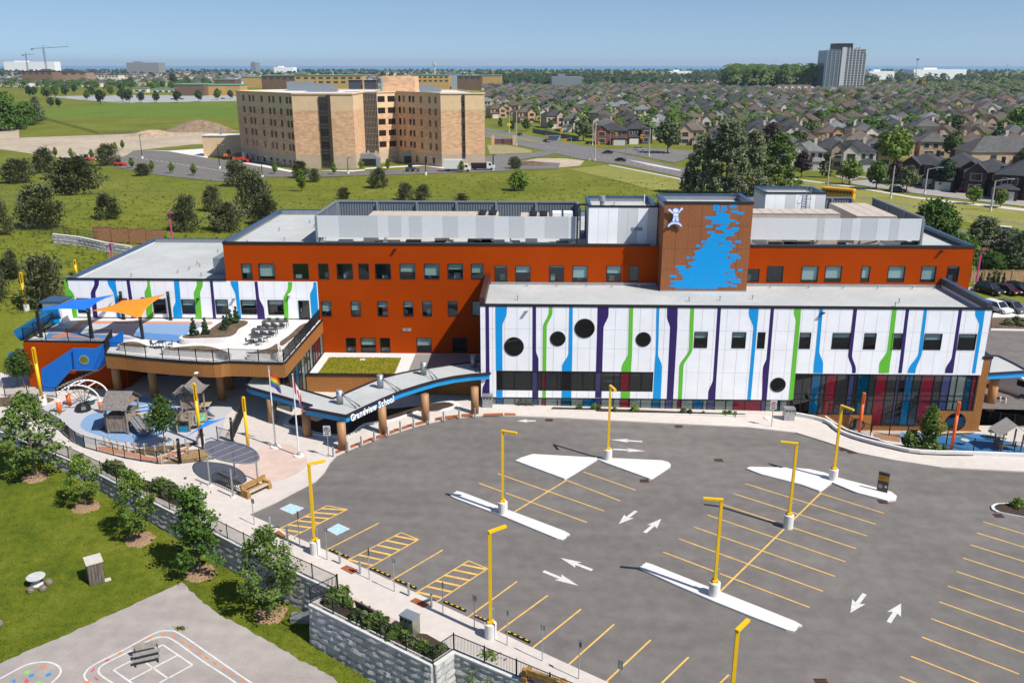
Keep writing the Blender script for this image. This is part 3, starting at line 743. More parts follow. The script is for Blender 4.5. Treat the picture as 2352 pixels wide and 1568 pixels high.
MB().box(LWX0+.3,LWYB-.3,0,OX0,LWYB,LWZ1).build('left_wing_wall',m_white,school)
MB().box(LWX0+.3,Y1+.32,10.7,OX0-.02,LWYB-.3,10.95).build('roof',m_roof,school)
MB().box(LWX0+.3,LWYB-.5,10.95,OX0-.02,LWYB-.32,11.4).build('rear_parapet',m_grey,school)
coping('front_coping',(LWX0-.05,Y1+.1),(OX0-.02,Y1+.1),.32,LWZ1,LWZ1+.22,m_dark)
MB().box(LWX0-.05,Y1+.28,LWZ1,LWX0+.42,LWYB,LWZ1+.26).build('side_coping',m_coping,school)
MB().box(LWX0+.45,LWYB-.32,LWZ1,OX0-.02,LWYB+.05,LWZ1+.26).build('rear_coping',m_coping,school)
MB().box(-40.3,Y1+4.5,10.95,OX0-.01,Y1+12,13.0).build('roof_access_box',m_grey,school)
random.seed(11)
def vent(x,y,z,h=.35):
 MB().tube((x,y,z),(x,y,z+h),.06,.06,6).tube((x,y,z+h),(x,y,z+h+.08),.11,.11,6).build('roof_vent',m_galv,school)
for x,y in[(-50,104),(-45,106),(-44.3,108),(-43.7,110),(-44.4,111),(-43.2,117),(-44.5,119),(-40,117.5),(-39,118),(-41.5,104.6)]:vent(x,y,10.95)
for x,y in[(-35,103.5),(-33.5,112),(-31,118),(-29.5,114.5),(-31,105.5),(45,107),(41,104)]:vent(x,y,15.3)
for x in(-1,2.5,6,9,12.2,17,20,23.3,27.5,32,36,40,44,46.5):vent(x,Y1-.9,11.0,.25)
for x,y in[(-2,94),(24.2,95),(17,94),(39,92.5),(40,94),(20.5,94.5)]:vent(x,y,11.0,.4)
m_scr1=M('screen_white',(.64,.65,.66),.6,var=.03,scale=5);m_scr2=M('screen_grey',(.52,.535,.55),.6,var=.03,scale=5)
m_corr=M_ribbed('corrugated_blue_grey',(.16,.19,.22),.35,var=.05,depth=1.0,rough=.45,axis='XY',metal=.2)
def screen(x0,x1,Y,z0,z1,brk):
 xs_=[x0]+brk+[x1]
 for k,(a,b)in enumerate(zip(xs_,xs_[1:])):
  MB().box(a+.01,Y,z0,b-.01,Y+.06,z1).build('screen_panel',(m_scr2 if k%2 else m_scr1),school)
 x=x0+.8
 while x<x1:
  MB().bar((x,Y+.2,15.3),(x,Y+.2,z1),.16).bar((x,Y+.2,z1-.4),(x,Y+1.6,15.6),.1).build('screen_post',m_grey,school)
  MB().box(x-.3,Y-.1,15.3,x+.3,Y+.5,15.55).build('post_base',m_galv,school)
  x+=7.6
sb=[onF(S6(x,430),103.9)[0]for x in(978,1320,1418,1530,1600,1712,1900,2035,2195)]+[onF(S7(x,430),103.9)[0]for x in(95,228,365,548,755,782)]
screen(-26.7,5.2,103.9,16.05,18.7,sb)
sb2=[onF(Zc(1800,440,x,470,3.794),103.9)[0]for x in(735,800,960,1055,1140,1290,1410,1490)]
screen(25.2,45.6,103.9,16.05,18.65,sb2)
def corr(p,q,z0,z1,rails=True):
 p,q=Vector((*p,0)),Vector((*q,0))
 MB().bar(p+Vector((0,0,(z0+z1)/2)),q+Vector((0,0,(z0+z1)/2)),.08,z1-z0).build('corrugated_screen',m_corr,school)
 MB().bar(p+Vector((0,0,z1)),q+Vector((0,0,z1)),.3,.18).build('screen_rail',m_grey,school)
 n=max(2,int((q-p).length/5))
 for k in range(n+1):
  b=p+(q-p)*(k/n);MB().box(b.x-.12,b.y-.35,15.3,b.x+.12,b.y-.1,z1-.1).build('screen_post',m_grey,school)
corr((-26.3,115.2),(5.2,115.2),15.5,18.75)
corr((-26.5,104.1),(-26.5,115.1),15.5,18.75)
corr((5.4,108),(5.4,115.1),15.5,18.75)
m_beige=M('beige_unit',(.50,.43,.36),.65,var=.06,scale=1.5)
def ahu(x0,x1,y0,y1,z1,fans=True):
 t=thing('air_handling_unit','long beige air handling unit on the school roof','roof unit',((x0+x1)/2,(y0+y1)/2,15.3),'beige roof units behind the white screens')
 MB().box(x0,y0,15.3,x1,y1,z1).build('casing',m_beige,t)
 n=max(2,int((x1-x0)/1.3))
 for k in range(n):MB().box(x0+(x1-x0)*k/n+.04,y0-.05,z1+.002,x0+(x1-x0)*(k+1)/n-.04,y1+.05,z1+.06).build('roof_panel',m_beige,t)
 if fans:
  for yy in(y0+.8,y1-.8):
   for xx in(x1-.7,x1-2):MB().tube((xx,yy,z1+.06),(xx,yy,z1+.35),.5,.5,14).build('fan',m_dark,t)
 return t
u1=ahu(-21,-4.8,108,111.5,18.0);u1['label']='long beige air handling unit, left of the two behind the long white screen'
u2=ahu(-2,1.6,108,111.5,17.9);u2['label']='beige air handling unit behind the right end of the long white screen'
u3=ahu(26,36.5,105.5,109,18.9,False);u3['label']='beige roof unit right of the brown tower, under the ladder wall'
u4=ahu(38.5,43.3,105.5,116,18.6,False);u4['label']='beige roof unit right of the white ladder penthouse'
for x in(2.6,4.0):
 t=thing('condenser_unit','white condenser at the right end of the corrugated screen, '+('left' if x<3 else 'right')+' one','roof unit',(x,110,15.3))
 MB().box(x-.55,109,15.3,x+.55,111,18.3).build('casing',m_white,t)
 for z in(16.4,17.1,17.7):MB().box(x-.5,108.9,z,x+.5,108.99,z+.06).build('louvre',m_grey,t)
for k in range(16):
 x=random.uniform(-25,3);MB().box(x,104.6,15.3,x+random.uniform(.8,2.5),105.4,15.3+random.uniform(.2,.7)).build('roof_duct',random.choice([m_galv,m_dark,m_grey,m_beige]),school)
for k in range(10):
 x=random.uniform(26,44);MB().box(x,104.6,15.3,x+random.uniform(.8,2.5),105.2,15.3+random.uniform(.2,.6)).build('roof_duct',random.choice([m_galv,m_dark,m_grey]),school)
def penthouse(x0,x1,y0,y1,z1,par=.55):
 npx=max(3,int((x1-x0)/1.15))
 for k in range(npx):
  MB().box(x0+(x1-x0)*k/npx+.01,y0,15.3,x0+(x1-x0)*(k+1)/npx-.01,y0+.06,z1+par).build('cladding_panel',random.choice([m_white,m_scr1,m_white]),school)
 MB().box(x0+.005,y0+.07,15.3,x1-.005,y1,z1).build('penthouse',m_scr2,school)
 MB().box(x0+.3,y0+.4,z1+.005,x1-.3,y1-.3,z1+.06).build('penthouse_roof',m_roof,school)
 for a in((x0,y0+.07,x0+.28,y1),(x1-.28,y0+.07,x1,y1),(x0+.28,y1-.28,x1-.28,y1)):
  MB().box(a[0],a[1],z1,a[2],a[3],z1+par).build('penthouse_parapet',m_grey,school)
 MB().box(x0-.06,y0-.05,z1+par+.002,x1+.06,y0+.3,z1+par+.2).build('penthouse_coping',m_dark,school)
 for a in((x0-.06,y0+.31,x0+.36,y1+.05),(x1-.36,y0+.31,x1+.06,y1+.05),(x0+.37,y1-.36,x1-.37,y1+.05)):
  MB().box(a[0],a[1],z1+par+.002,a[2],a[3],z1+par+.18).build('penthouse_coping',m_coping,school)
penthouse(6.2,14.35,103.2,111.6,19.4)
MB().box(11.3,103.15,17.2,12.6,103.19,17.6).build('louvre',m_grey,school)
MB().tube((7.9,105.3,19.45),(7.9,105.3,20.4),.28,.28,12).tube((7.9,105.3,20.4),(7.9,105.3,21.0),.42,.36,12).build('flue',m_galv,school)
MB().tube((12.9,105.0,19.45),(12.9,105.0,21.2),.09,.05,8).build('flue',m_white,school)
for x,y in((9.2,106),(9.6,108),(11.5,105.2),(13.6,106)):vent(x,y,19.46,.3)
MB().bar((4.9,103.6,15.3),(4.9,103.6,20.2),.2).bar((4.9,103.6,20.2),(6.2,103.6,20.2),.2).build('roof_frame',m_dark,school)
p_=B(*Zc(1800,440,265,120,3.794),111.0);q_=B(*Zc(1800,440,825,120,3.794),111.0)
penthouse(p_.x,q_.x,111.0,117.0,p_.z-.5,.4)
lad=MB();lx=B(*Zc(1800,440,650,200,3.794),110.9).x
for dx in(-.28,.28):lad.bar((lx+dx,110.75,16),(lx+dx,110.75,p_.z+1.2),.06)
for k in range(18):lad.bar((lx-.28,110.75,16.3+k*.32),(lx+.28,110.75,16.3+k*.32),.05)
for z in(18,19,20,21):lad.path([(lx+.45*math.cos(t),110.75-.5*math.sin(t)-.02,z)for t in[PI*k/6 for k in range(7)]],.025,5)
lad.build('roof_ladder',m_grey,school)
corr((q_.x+1.2,120.5),(43.0,120.5),15.5,18.7)
corr((45.8,104.2),(45.8,120.4),15.5,18.7)
MB().box(23.9,103.6,19.9,24.9,105,20.3).build('roof_frame',m_galv,school)
mt=MB();tx=TX0+4.4
for dx in(-.3,.3):mt.bar((tx+dx,TYB-.15,TZ1-.4),(tx+dx,TYB-.15,TZ1+.9),.07)
mt.bar((tx-.3,TYB-.15,TZ1+.9),(tx+.6,TYB-.15,TZ1+.9),.1).bar((tx-.3,TYB-.15,TZ1+.2),(tx+.3,TYB-.15,TZ1+.8),.05);mt.build('antenna_bracket',m_dark,school)
def wall_light(x,Y,z,mat):
 MB().box(x-.16,Y-.4,z,x+.16,Y-.01,z+.1).box(x-.08,Y-.2,z-.12,x+.08,Y-.01,z-.003).build('wall_light',mat,school)
for uv,Y,m_ in[(S7(385,1165),Y0,m_galv),(S8(540,1180),Y0,m_dark),(S5(1765,1275),Y1,m_dark),(S5(2085,1275),Y1,m_galv),(S6(540,1020),Y1,m_white),(S6(1478,612),Y1,m_rust),(S8(1597,632),Y1,m_dark),(S5(1275,1268),Y1,m_dark)]:
 x,z=onF(uv,Y);wall_light(x,Y,z,m_)
x0_,z0_=onF(S6(1580,1330),Y1)
for dx in(-.52,.05):
 MB().box(x0_+dx,Y1-.06,z0_-.2,x0_+dx+.48,Y1-.005,z0_+.2).build('wall_vent',m_galv,school)
# SITE: near ground
def M_asphalt(name,base,warm):
 m=M(name,base,.9,var=.06,scale=.9,var2=.09,scale2=.07,bump=.25,bscale=30,col2=warm)
 t,N,K,b=nodes_of(m)
 src=b.inputs['Base Color'].links[0].from_socket
 g=N.new('ShaderNodeNewGeometry');n=N.new('ShaderNodeTexNoise');n.inputs['Scale'].default_value=18;n.inputs['Detail'].default_value=6
 K.new(g.outputs['Position'],n.inputs['Vector'])
 mr=N.new('ShaderNodeMapRange');mr.inputs[1].default_value=.25;mr.inputs[2].default_value=.75;mr.inputs[3].default_value=.82;mr.inputs[4].default_value=1.18
 K.new(n.outputs['Fac'],mr.inputs[0])
 sc=N.new('ShaderNodeVectorMath');sc.operation='SCALE';K.new(src,sc.inputs[0]);K.new(mr.outputs[0],sc.inputs['Scale'])
 mp=N.new('ShaderNodeMapping');mp.inputs['Rotation'].default_value=(0,0,math.radians(37));mp.inputs['Scale'].default_value=(.05,.45,1)
 K.new(g.outputs['Position'],mp.inputs[0])
 n2=N.new('ShaderNodeTexNoise');n2 .inputs['Scale'].default_value=1.4;n2 .inputs['Detail'].default_value=6;K.new(mp.outputs[0],n2 .inputs['Vector'])
 m2=N.new('ShaderNodeMapRange');m2 .inputs[1].default_value=.3;m2 .inputs[2].default_value=.7;m2 .inputs[3].default_value=.90;m2 .inputs[4].default_value=1.09
 K.new(n2 .outputs['Fac'],m2 .inputs[0])
 s2=N.new('ShaderNodeVectorMath');s2 .operation='SCALE';K.new(sc.outputs[0],s2 .inputs[0]);K.new(m2 .outputs[0],s2 .inputs['Scale'])
 K.new(s2 .outputs[0],b.inputs['Base Color'])
 return m
m_asph=M_asphalt('asphalt',(.160,.147,.133),(.140,.126,.119))
m_asph2=M_asphalt('asphalt_old',(.33,.295,.27),(.30,.265,.25))
m_kerb=M('kerb_white',(.68,.66,.63),.8,var=.06,scale=2,bump=.1,bscale=20)
m_ylw=M('yellow_line',(.72,.43,.09),.75,var=.14,scale=2.2,col2=(.60,.36,.10))
m_wht=M('white_line',(.60,.58,.56),.75,var=.10,scale=3)
def M_grass(name,a,b,c,s1=.35,s2=6.0,bump=.9):
 m=bpy.data.materials.new(name);MATS[name]=m
 t,N,K,bs=nodes_of(m)
 g=N.new('ShaderNodeNewGeometry')
 n1=N.new('ShaderNodeTexNoise');n1 .inputs['Scale'].default_value=s1*.35;n1 .inputs['Detail'].default_value=4
 n2=N.new('ShaderNodeTexNoise');n2 .inputs['Scale'].default_value=s2;n2 .inputs['Detail'].default_value=6;n2 .inputs['Roughness'].default_value=.7
 n3=N.new('ShaderNodeTexNoise');n3 .inputs['Scale'].default_value=s1*2.4;n3 .inputs['Detail'].default_value=5
 for n in(n1,n2,n3):K.new(g.outputs['Position'],n.inputs['Vector'])
 r=N.new('ShaderNodeValToRGB');e=r.color_ramp.elements
 e[0].position=.3;e[0].color=(*a,1);e[1].position=.72;e[1].color=(*c,1)
 x=e.new(.5);x.color=(*b,1)
 av=N.new('ShaderNodeMath');av.operation='MULTIPLY_ADD';av.inputs[1].default_value=.5
 h2=N.new('ShaderNodeMath');h2 .operation='MULTIPLY';h2 .inputs[1].default_value=.5
 K.new(n3 .outputs['Fac'],h2 .inputs[0]);K.new(n1 .outputs['Fac'],av.inputs[0]);K.new(h2 .outputs[0],av.inputs[2])
 K.new(av.outputs[0],r.inputs[0])
 mr=N.new('ShaderNodeMapRange');mr.inputs[1].default_value=.25;mr.inputs[2].default_value=.75;mr.inputs[3].default_value=.6;mr.inputs[4].default_value=1.4
 K.new(n2 .outputs['Fac'],mr.inputs[0])
 sc=N.new('ShaderNodeVectorMath');sc.operation='SCALE';K.new(r.outputs[0],sc.inputs[0]);K.new(mr.outputs[0],sc.inputs['Scale'])
 K.new(sc.outputs[0],bs.inputs['Base Color']);bs.inputs['Roughness'].default_value=.85;bs.inputs['Specular IOR Level'].default_value=.15
 bp=N.new('ShaderNodeBump');bp.inputs['Strength'].default_value=bump;bp.inputs['Distance'].default_value=.08
 K.new(n2 .outputs['Fac'],bp.inputs['Height']);K.new(bp.outputs[0],bs.inputs['Normal'])
 return m
m_lawn=M_grass('lawn',(.048,.078,.006),(.098,.122,.008),(.160,.170,.020),.5,9)
m_sedum=M_grass('sedum',(.12,.13,.012),(.21,.20,.018),(.26,.23,.03),1.0,7)
m_gravel=M('gravel',(.26,.24,.225),.9,var=.35,scale=11,bump=.9,bscale=14)
m_soil=M('soil_bed',(.13,.088,.055),.95,var=.4,scale=3,bump=.8,bscale=14,var2=.2,scale2=.6)
def flat(name,poly,dz,mat,parent=None,zf=None,thick=.0):
 zf=zf or(lambda x,y:lotz(x));mb=MB()
 if thick:mb.prism([(p[0],p[1])for p in poly],lambda x,y:zf(x,y)+dz-thick,lambda x,y:zf(x,y)+dz)
 else:
  area=sum(p[0]*q[1]-q[0]*p[1]for p,q in zip(poly,poly[1:]+poly[:1]))
  if area<0:poly=poly[::-1]
  mb.v=[(p[0],p[1],zf(p[0],p[1])+dz)for p in poly];mb.f=[tuple(range(len(poly)))]
 return mb.build(name,mat,parent)
def pts(S,lst,dz=0.0):
 out=[]
 for x,y in lst:
  u,v=S(x,y);p=L(u,v,dz);out.append((p.x,p.y))
 return out
def S2(x,y):return Zc(560,800,x,y)
def S3(x,y):return Zc(1180,800,x,y)
def S4(x,y):return Zc(1860,800,x,y)
def Sa(x,y):return Zc(560,1237,x,y)
def Sb(x,y):return Zc(1180,1237,x,y)
def Sc(x,y):return Zc(1860,1237,x,y)
def S1(x,y):return Zc(0,700,x,y)
def Sf(x,y):return(x,y)
def Sp(x,y):return Zc(0,960,x,y,5.6)
def Sw(x,y):return Zc(100,1140,x,y,3.92)
def Sq(x,y):return(x/1.06293,y/1.06293)
def smooth_poly(p,n=4,closed=False):
 out=[];N_=len(p)
 rng=range(N_ if closed else N_-1)
 for i in rng:
  p0=p[(i-1)%N_]if(closed or i>0)else p[i];p1=p[i];p2=p[(i+1)%N_];p3=p[(i+2)%N_]if(closed or i+2<N_)else p2
  for k in range(n):
   t=k/n
   out.append(tuple(.5*(2*b+(c-a)*t+(2*a-5*b+4*c-d)*t*t+(3*b-a-3*c+d)*t**3)for a,b,c,d in zip(p0,p1,p2,p3)))
 if not closed:out.append(tuple(p[-1]))
 return out
kerb=pts(Sb,[(1400,1720),(1085,1562),(750,1410),(430,1262),(100,1105)])+pts(Sa,[(2105,985),(1650,770),(1230,570),(870,402),(530,250),(340,150),(170,75)])+pts(S2,[(420,1556),(620,1450),(770,1372),(850,1290),(895,1208),(960,1140),(1120,1070),(1390,965),(1700,870),(1950,815),(2230,790)])+pts(S3,[(170,787),(700,808),(1500,850),(2334,890)])+pts(S4,[(300,940),(560,1020),(850,1120),(1150,1180),(1600,1250),(2334,1288),(2900,1310)])
wall1=pts(Sq,[(-120,995),(0,1054),(171,1124),(250,1162),(370,1225),(518,1299),(600,1341)])+pts(Sa,[(970,765)])
K1=wall1[-1];K2=pts(Sa,[(725,880)])[0];K3=pts(Sa,[(1815,1425)])[0];K4=pts(Sa,[(2000,1300)])[0]
W3E=pts(Sb,[(900,1790)])[0]
pitline=pts(S4,[(150,772),(300,792),(560,850),(700,950),(900,1020),(1150,1082),(1400,1128),(1870,1142),(2334,1160),(2900,1180)])
conc_poly=kerb+pitline[::-1]+[(CGX0,Y0+.3),(WX0,Y0+.3),(WX0,97),(-26,97),(-26,98),(-75,98),(-75,86)]+wall1+[K2,K3,K4,W3E]
o=flat('pavement',conc_poly,.13,m_conc,thick=.5);struct(o)
lot_poly=kerb+[(100,kerb[-1][1]+3),(100,12),(2,12)]
o=flat('parking_lot',lot_poly,0,m_asph);struct(o)
o=flat('plaza_base',[(-75,20),(100,20),(100,130),(-75,130)],-4.5,m_mulch);struct(o);o.name='subsoil'
def lawnz(x,y):return-.8-.06*((x+38)*.745-(y-72)*.667)
def LN(u,v,dz=0.0):
 p=A(u,v,-1.5)
 for _ in range(6):p=A(u,v,lawnz(p.x,p.y)+dz)
 return p
def lpts(S,lst):
 r=[]
 for x,y in lst:
  p=LN(*S(x,y));r.append((p.x,p.y))
 return r
lawn=[(p[0]+.4,p[1]+.4)for p in wall1]+[K2,(K3[0]+.5,K3[1]+.8),(K4[0]+.5,K4[1]+.5),W3E,(20,10),(-110,10),(-110,105)]
o=flat('lawn',lawn,0,m_lawn,zf=lawnz);struct(o)
random.seed(5)
def in_poly(x,y,P):
 c=False;j=len(P)-1
 for i in range(len(P)):
  if(P[i][1]>y)!=(P[j][1]>y)and x<(P[j][0]-P[i][0])*(y-P[i][1])/(P[j][1]-P[i][1])+P[i][0]:c=not c
  j=i
 return c
court=smooth_poly(lpts(Sf,[(416,1338),(470,1385),(520,1420),(600,1462),(680,1510),(790,1575),(900,1700)]),3)+lpts(Sf,[(300,1900),(-300,1900),(-300,1640),(0,1522),(120,1472),(240,1418),(340,1372)])
ragged=[]
for a,b in zip(court,court[1:]+court[:1]):
 n=max(1,int(math.hypot(b[0]-a[0],b[1]-a[1])/.35))
 for k in range(n):
  t=k/n;ragged.append((a[0]+(b[0]-a[0])*t+random.uniform(-.09,.09),a[1]+(b[1]-a[1])*t+random.uniform(-.09,.09)))
o=flat('play_court',ragged,.03,m_asph2,zf=lawnz);struct(o)
mb=MB()
lawn_vis=[p for p in lawn]
for _ in range(26000):
 u,v=random.uniform(-30,900),random.uniform(960,1600);p=LN(u,v)
 if not in_poly(p.x,p.y,lawn_vis)or(in_poly(p.x,p.y,court)):continue
 h=random.uniform(.05,.12);a=random.uniform(0,PI);dx,dy=.05*math.cos(a),.05*math.sin(a)
 mb.tri((p.x-dx,p.y-dy,p.z),(p.x+dx,p.y+dy,p.z),(p.x+random.uniform(-.05,.05),p.y+random.uniform(-.05,.05),p.z+h))
tag(struct(mb.build('lawn_grass',m_lawn),'stuff'),'short mown green grass of the lawn below the stone wall','grass')
def ribbon(p,wd,dz,mat,name,zf=None,closed=False,parent=None):
 zf=zf or(lambda x,y:lotz(x));P=[Vector(q[:2])for q in p];n=len(P);lf,rt=[],[]
 for i in range(n):
  if closed:d=P[(i+1)%n]-P[i-1]
  else:d=P[min(i+1,n-1)]-P[max(i-1,0)]
  d.normalize();s=Vector((-d.y,d.x))*wd/2;lf.append(P[i]+s);rt.append(P[i]-s)
 mb=MB();mb.v=[(q.x,q.y,zf(q.x,q.y)+dz)for q in lf+rt]
 for i in range(n if closed else n-1):
  j=(i+1)%n;mb.f.append((n+i,n+j,j,i))
 return struct(mb.build(name,mat,parent))
lotm=bpy.data.objects['parking_lot']
def line(S,a,b,wd=.12,name='parking_line',dz=.006):
 q=pts(S,[a,b]);return ribbon(q,wd,dz,m_ylw,name)
for a,b in[((1618.7,1346.7),(1976.5,1481.9)),((1657.1,1314.3),(2009.4,1442.6)),((1694.1,1285.5),(2038.2,1405.9)),((1727,1256.2),(2064.3,1370.5)),((1759,1229),(2090.3,1338.5)),((1791,1204.3),(2116.4,1307.5)),((1819.7,1179.9),(2138,1279)),((2004,1204),(2158.9,1252.6))]:line(Sq,a,b)
line(Sf,(1886,1131),(1654,1358),.14,'parking_centre_line',.010)
for a,b in[((1340,1083),(1460,1125)),((1303,1103),(1425,1150)),((1143,1087),(1388,1173)),((1100,1109),(1348,1199))]:line(Sf,a,b)
line(Sf,(1302,1102),(1180,1176),.14,'parking_centre_line',.010)
for S,a,b in[(Sa,(840,395),(1330,143)),(Sa,(1420,665),(1900,382)),(Sb,(-250,1062),(300,662)),(Sb,(130,1110),(575,785)),(Sb,(430,1260),(870,908)),(Sb,(750,1410),(1165,1043)),(Sb,(1085,1562),(1490,1182)),(Sb,(1450,1700),(1828,1335)),(Sb,(1880,1790),(2185,1492))]:line(S,a,b)
dA=Vector((math.cos(math.radians(-37.3)),math.sin(math.radians(-37.3))))
for p in pts(Sc,[(1970,132),(1915,230),(1855,335),(1790,453),(1733,573),(1658,703),(1580,843),(1508,993),(1422,1155),(1327,1327),(1228,1507),(1110,1720)]):
 ribbon([p,(p[0]+dA.x*5.8,p[1]+dA.y*5.8)],.12,.006,m_ylw,'parking_line')
def hatch(S,c):
 q=[Vector(x)for x in pts(S,c)]
 for i in range(4):
  if i==3:continue
  ribbon([q[i],q[(i+1)%4]],.11,.006,m_ylw,'hatch_edge')
 n=6
 for k in range(n):
  t=(k+.25)/n;a=q[0].lerp(q[1],t);b=q[3].lerp(q[2],min(1,t+.0));b=q[3].lerp(q[2],max(0.0,t+.10))if t+.1<1 else q[2]
  ribbon([a,b],.22,.010,m_ylw,'hatch_stripe')
hatch(Sa,[(425,205),(870,-12),(1050,22),(570,262)])
hatch(Sa,[(1040,480),(1530,227),(1685,290),(1205,560)])
hatch(Sa,[(1650,770),(2130,478),(2300,548),(1830,855)])
m_dis=M('accessible_blue',(.33,.57,.72),.8,var=.08,scale=3)
for S,c in[(Sf,[(642,1168),(667,1156),(699,1166),(673,1181)]),(Sa,[(866,203),(968,147),(1075,195),(957,253)])]:
 q=[Vector(x)for x in pts(S,c)];flat('accessible_bay_border',q,.006,m_wht);struct(bpy.data.objects[COL.objects[-1].name])
 ce=sum(q,Vector((0,0)))/4;flat('accessible_bay_symbol',[ce+(x-ce)*.86 for x in q],.010,m_dis);struct(bpy.data.objects[COL.objects[-1].name])
 ex=(q[2]-q[1])/2;ey=(q[1]-q[0])/2
 W_=lambda x,y:ce+ex*x+ey*y
 ribbon([W_(-.05,.55),W_(-.1,.0),W_(.3,-.02),W_(.42,-.5)],.09,.014,m_wht,'wheelchair_mark')
 ribbon([W_(-.05+.42*math.cos(t),-.28+.42*math.sin(t))for t in[math.radians(x)for x in range(110,350,20)]],.08,.0145,m_wht,'wheelchair_mark')
 ribbon([W_(-.05+.06*math.cos(t),.72+.06*math.sin(t))for t in[math.radians(x)for x in range(0,360,60)]],.1,.014,m_wht,'wheelchair_mark',closed=True)
def arrow(S,tail,tip):
 a,b=[Vector(x)for x in pts(S,[tail,tip])];d=b-a;ln=d.length;d/=ln;s=Vector((-d.y,d.x))
 hw=.46;P=[a+s*.15,a+d*ln*.50+s*.15,a+d*ln*.42+s*hw,b,a+d*ln*.42-s*hw,a+d*ln*.50-s*.15,a-s*.15]
 struct(flat('arrow_marking',[(p.x,p.y)for p in P],.006,m_wht))
for S,a,b in[(S3,(1415,1012),(1135,995)),(S3,(1157,1080),(1445,1097)),(Sb,(1362,35),(1205,152)),(Sb,(1437,228),(1585,105)),(Sb,(970,562),(685,452)),(Sb,(535,570),(847,700)),(Sc,(915,772),(788,942)),(Sc,(1130,1027),(1240,857)),(S3,(465,828),(298,828))]:arrow(S,a,b)
m_iron=M('rusty_iron',(.12,.05,.03),.8,var=.3,scale=8)
for S,x,y in[(S3,585,822),(S3,1740,878),(S3,1432,1362),(S3,2095,1178),(S4,725,1085),(S4,795,1107),(S4,1075,1548),(Sc,2105,78),(Sc,530,1560)]:
 p=pts(S,[(x,y)])[0];z=lotz(p[0])
 t=thing('catch_basin','small rusty iron drain grate in the asphalt','drain',(p[0],p[1],z),'drain grates in the car park')
 MB().box(p[0]-.42,p[1]-.35,z-.05,p[0]+.42,p[1]+.35,z+.012).build('frame',m_iron,t)
 for k in range(5):MB().box(p[0]-.36,p[1]-.3+k*.13,z+.0125,p[0]+.36,p[1]-.24+k*.13,z+.022).build('slot',m_dark,t)
DR=['just beyond the kerb right of the school canopy','by the kerb under the green striped wall','at the right point of the bow-tie island','in the lane right of the bow-tie island','left of the pair by the kerb near the orange posts','right of the pair by the kerb near the orange posts','at the tip of the island with the totem sign','below the planted island at the right edge','in the lane at the bottom edge']
for o_,d_ in zip([x for x in COL.objects if x.name.startswith('catch_basin')],DR):o_['label']='rusty iron drain grate '+d_
def island(name,S,c,label,mat=None,sm=2,h=.15):
 q=smooth_poly(pts(S,c),sm,True)if sm else pts(S,c)
 t=thing(name,label,'traffic island',(sum(x[0]for x in q)/len(q),sum(x[1]for x in q)/len(q),0))
 cx_,cy_=t.location.x,t.location.y
 flat('kerb',q,h,m_kerb,t,thick=.4)
 k_=[(cx_+(x-cx_)*.93,cy_+(y-cy_)*.93)for x,y in q]
 flat('top',k_,h+.012,mat or m_conc2,t,thick=.02)
 return t
t=thing('traffic_island','white bow-tie shaped island with a yellow lamp at its waist','traffic island',(0,78,0))
for c in([(285,1192),(340,1165),(440,1134),(1012,1166),(1018,1178),(735,1352),(722,1354)],[(1019,1180),(1030,1166),(1090,1168),(1590,1190),(1650,1208),(1668,1228),(1662,1246),(1500,1352),(1478,1352),(1100,1215)]):
 q=pts(S3,c);flat('kerb',q,.15,m_kerb,t,thick=.4);cc=Vector((sum(x[0]for x in q)/len(q),sum(x[1]for x in q)/len(q)))
 flat('top',[(cc.x+(x-cc.x)*.93,cc.y+(y-cc.y)*.93)for x,y in q],.162,m_conc2,t,thick=.02)
island('traffic_island',Sf,[(1038,1139),(1046,1133),(1062,1133),(1160,1171),(1296,1222),(1303,1231),(1294,1239),(1278,1239),(1160,1190),(1046,1147)],'long narrow white island left of centre with a yellow lamp')
island('traffic_island',S4,[(-138,1262),(-110,1248),(0,1250),(250,1255),(420,1268),(560,1300),(660,1340),(900,1402),(1150,1470),(1200,1508),(1190,1543),(1120,1550),(850,1480),(625,1385),(535,1455),(510,1462),(350,1405),(0,1315)],'white island with the dark totem sign and a yellow lamp',sm=1)
island('traffic_island',Sf,[(1474,1303),(1482,1297),(1498,1299),(1640,1356),(1826,1430),(1833,1440),(1825,1449),(1806,1449),(1640,1384),(1480,1313)],'long narrow white island nearest the camera with a yellow lamp')
isl=island('planted_island',Sf,[(2276,1167),(2284,1160),(2305,1158),(2420,1158),(2560,1190),(2560,1240),(2420,1208),(2340,1188),(2290,1178)],'planted island with white kerb and mulch at the right edge',m_mulch,sm=2)
p=pts(Sf,[(2335,1168)])[0]
place_tree(P_bush[1],'shrub',(p[0],p[1],lotz(p[0])+.15),'small green shrub on the planted island at the right edge',sc=.9,cat='shrub')
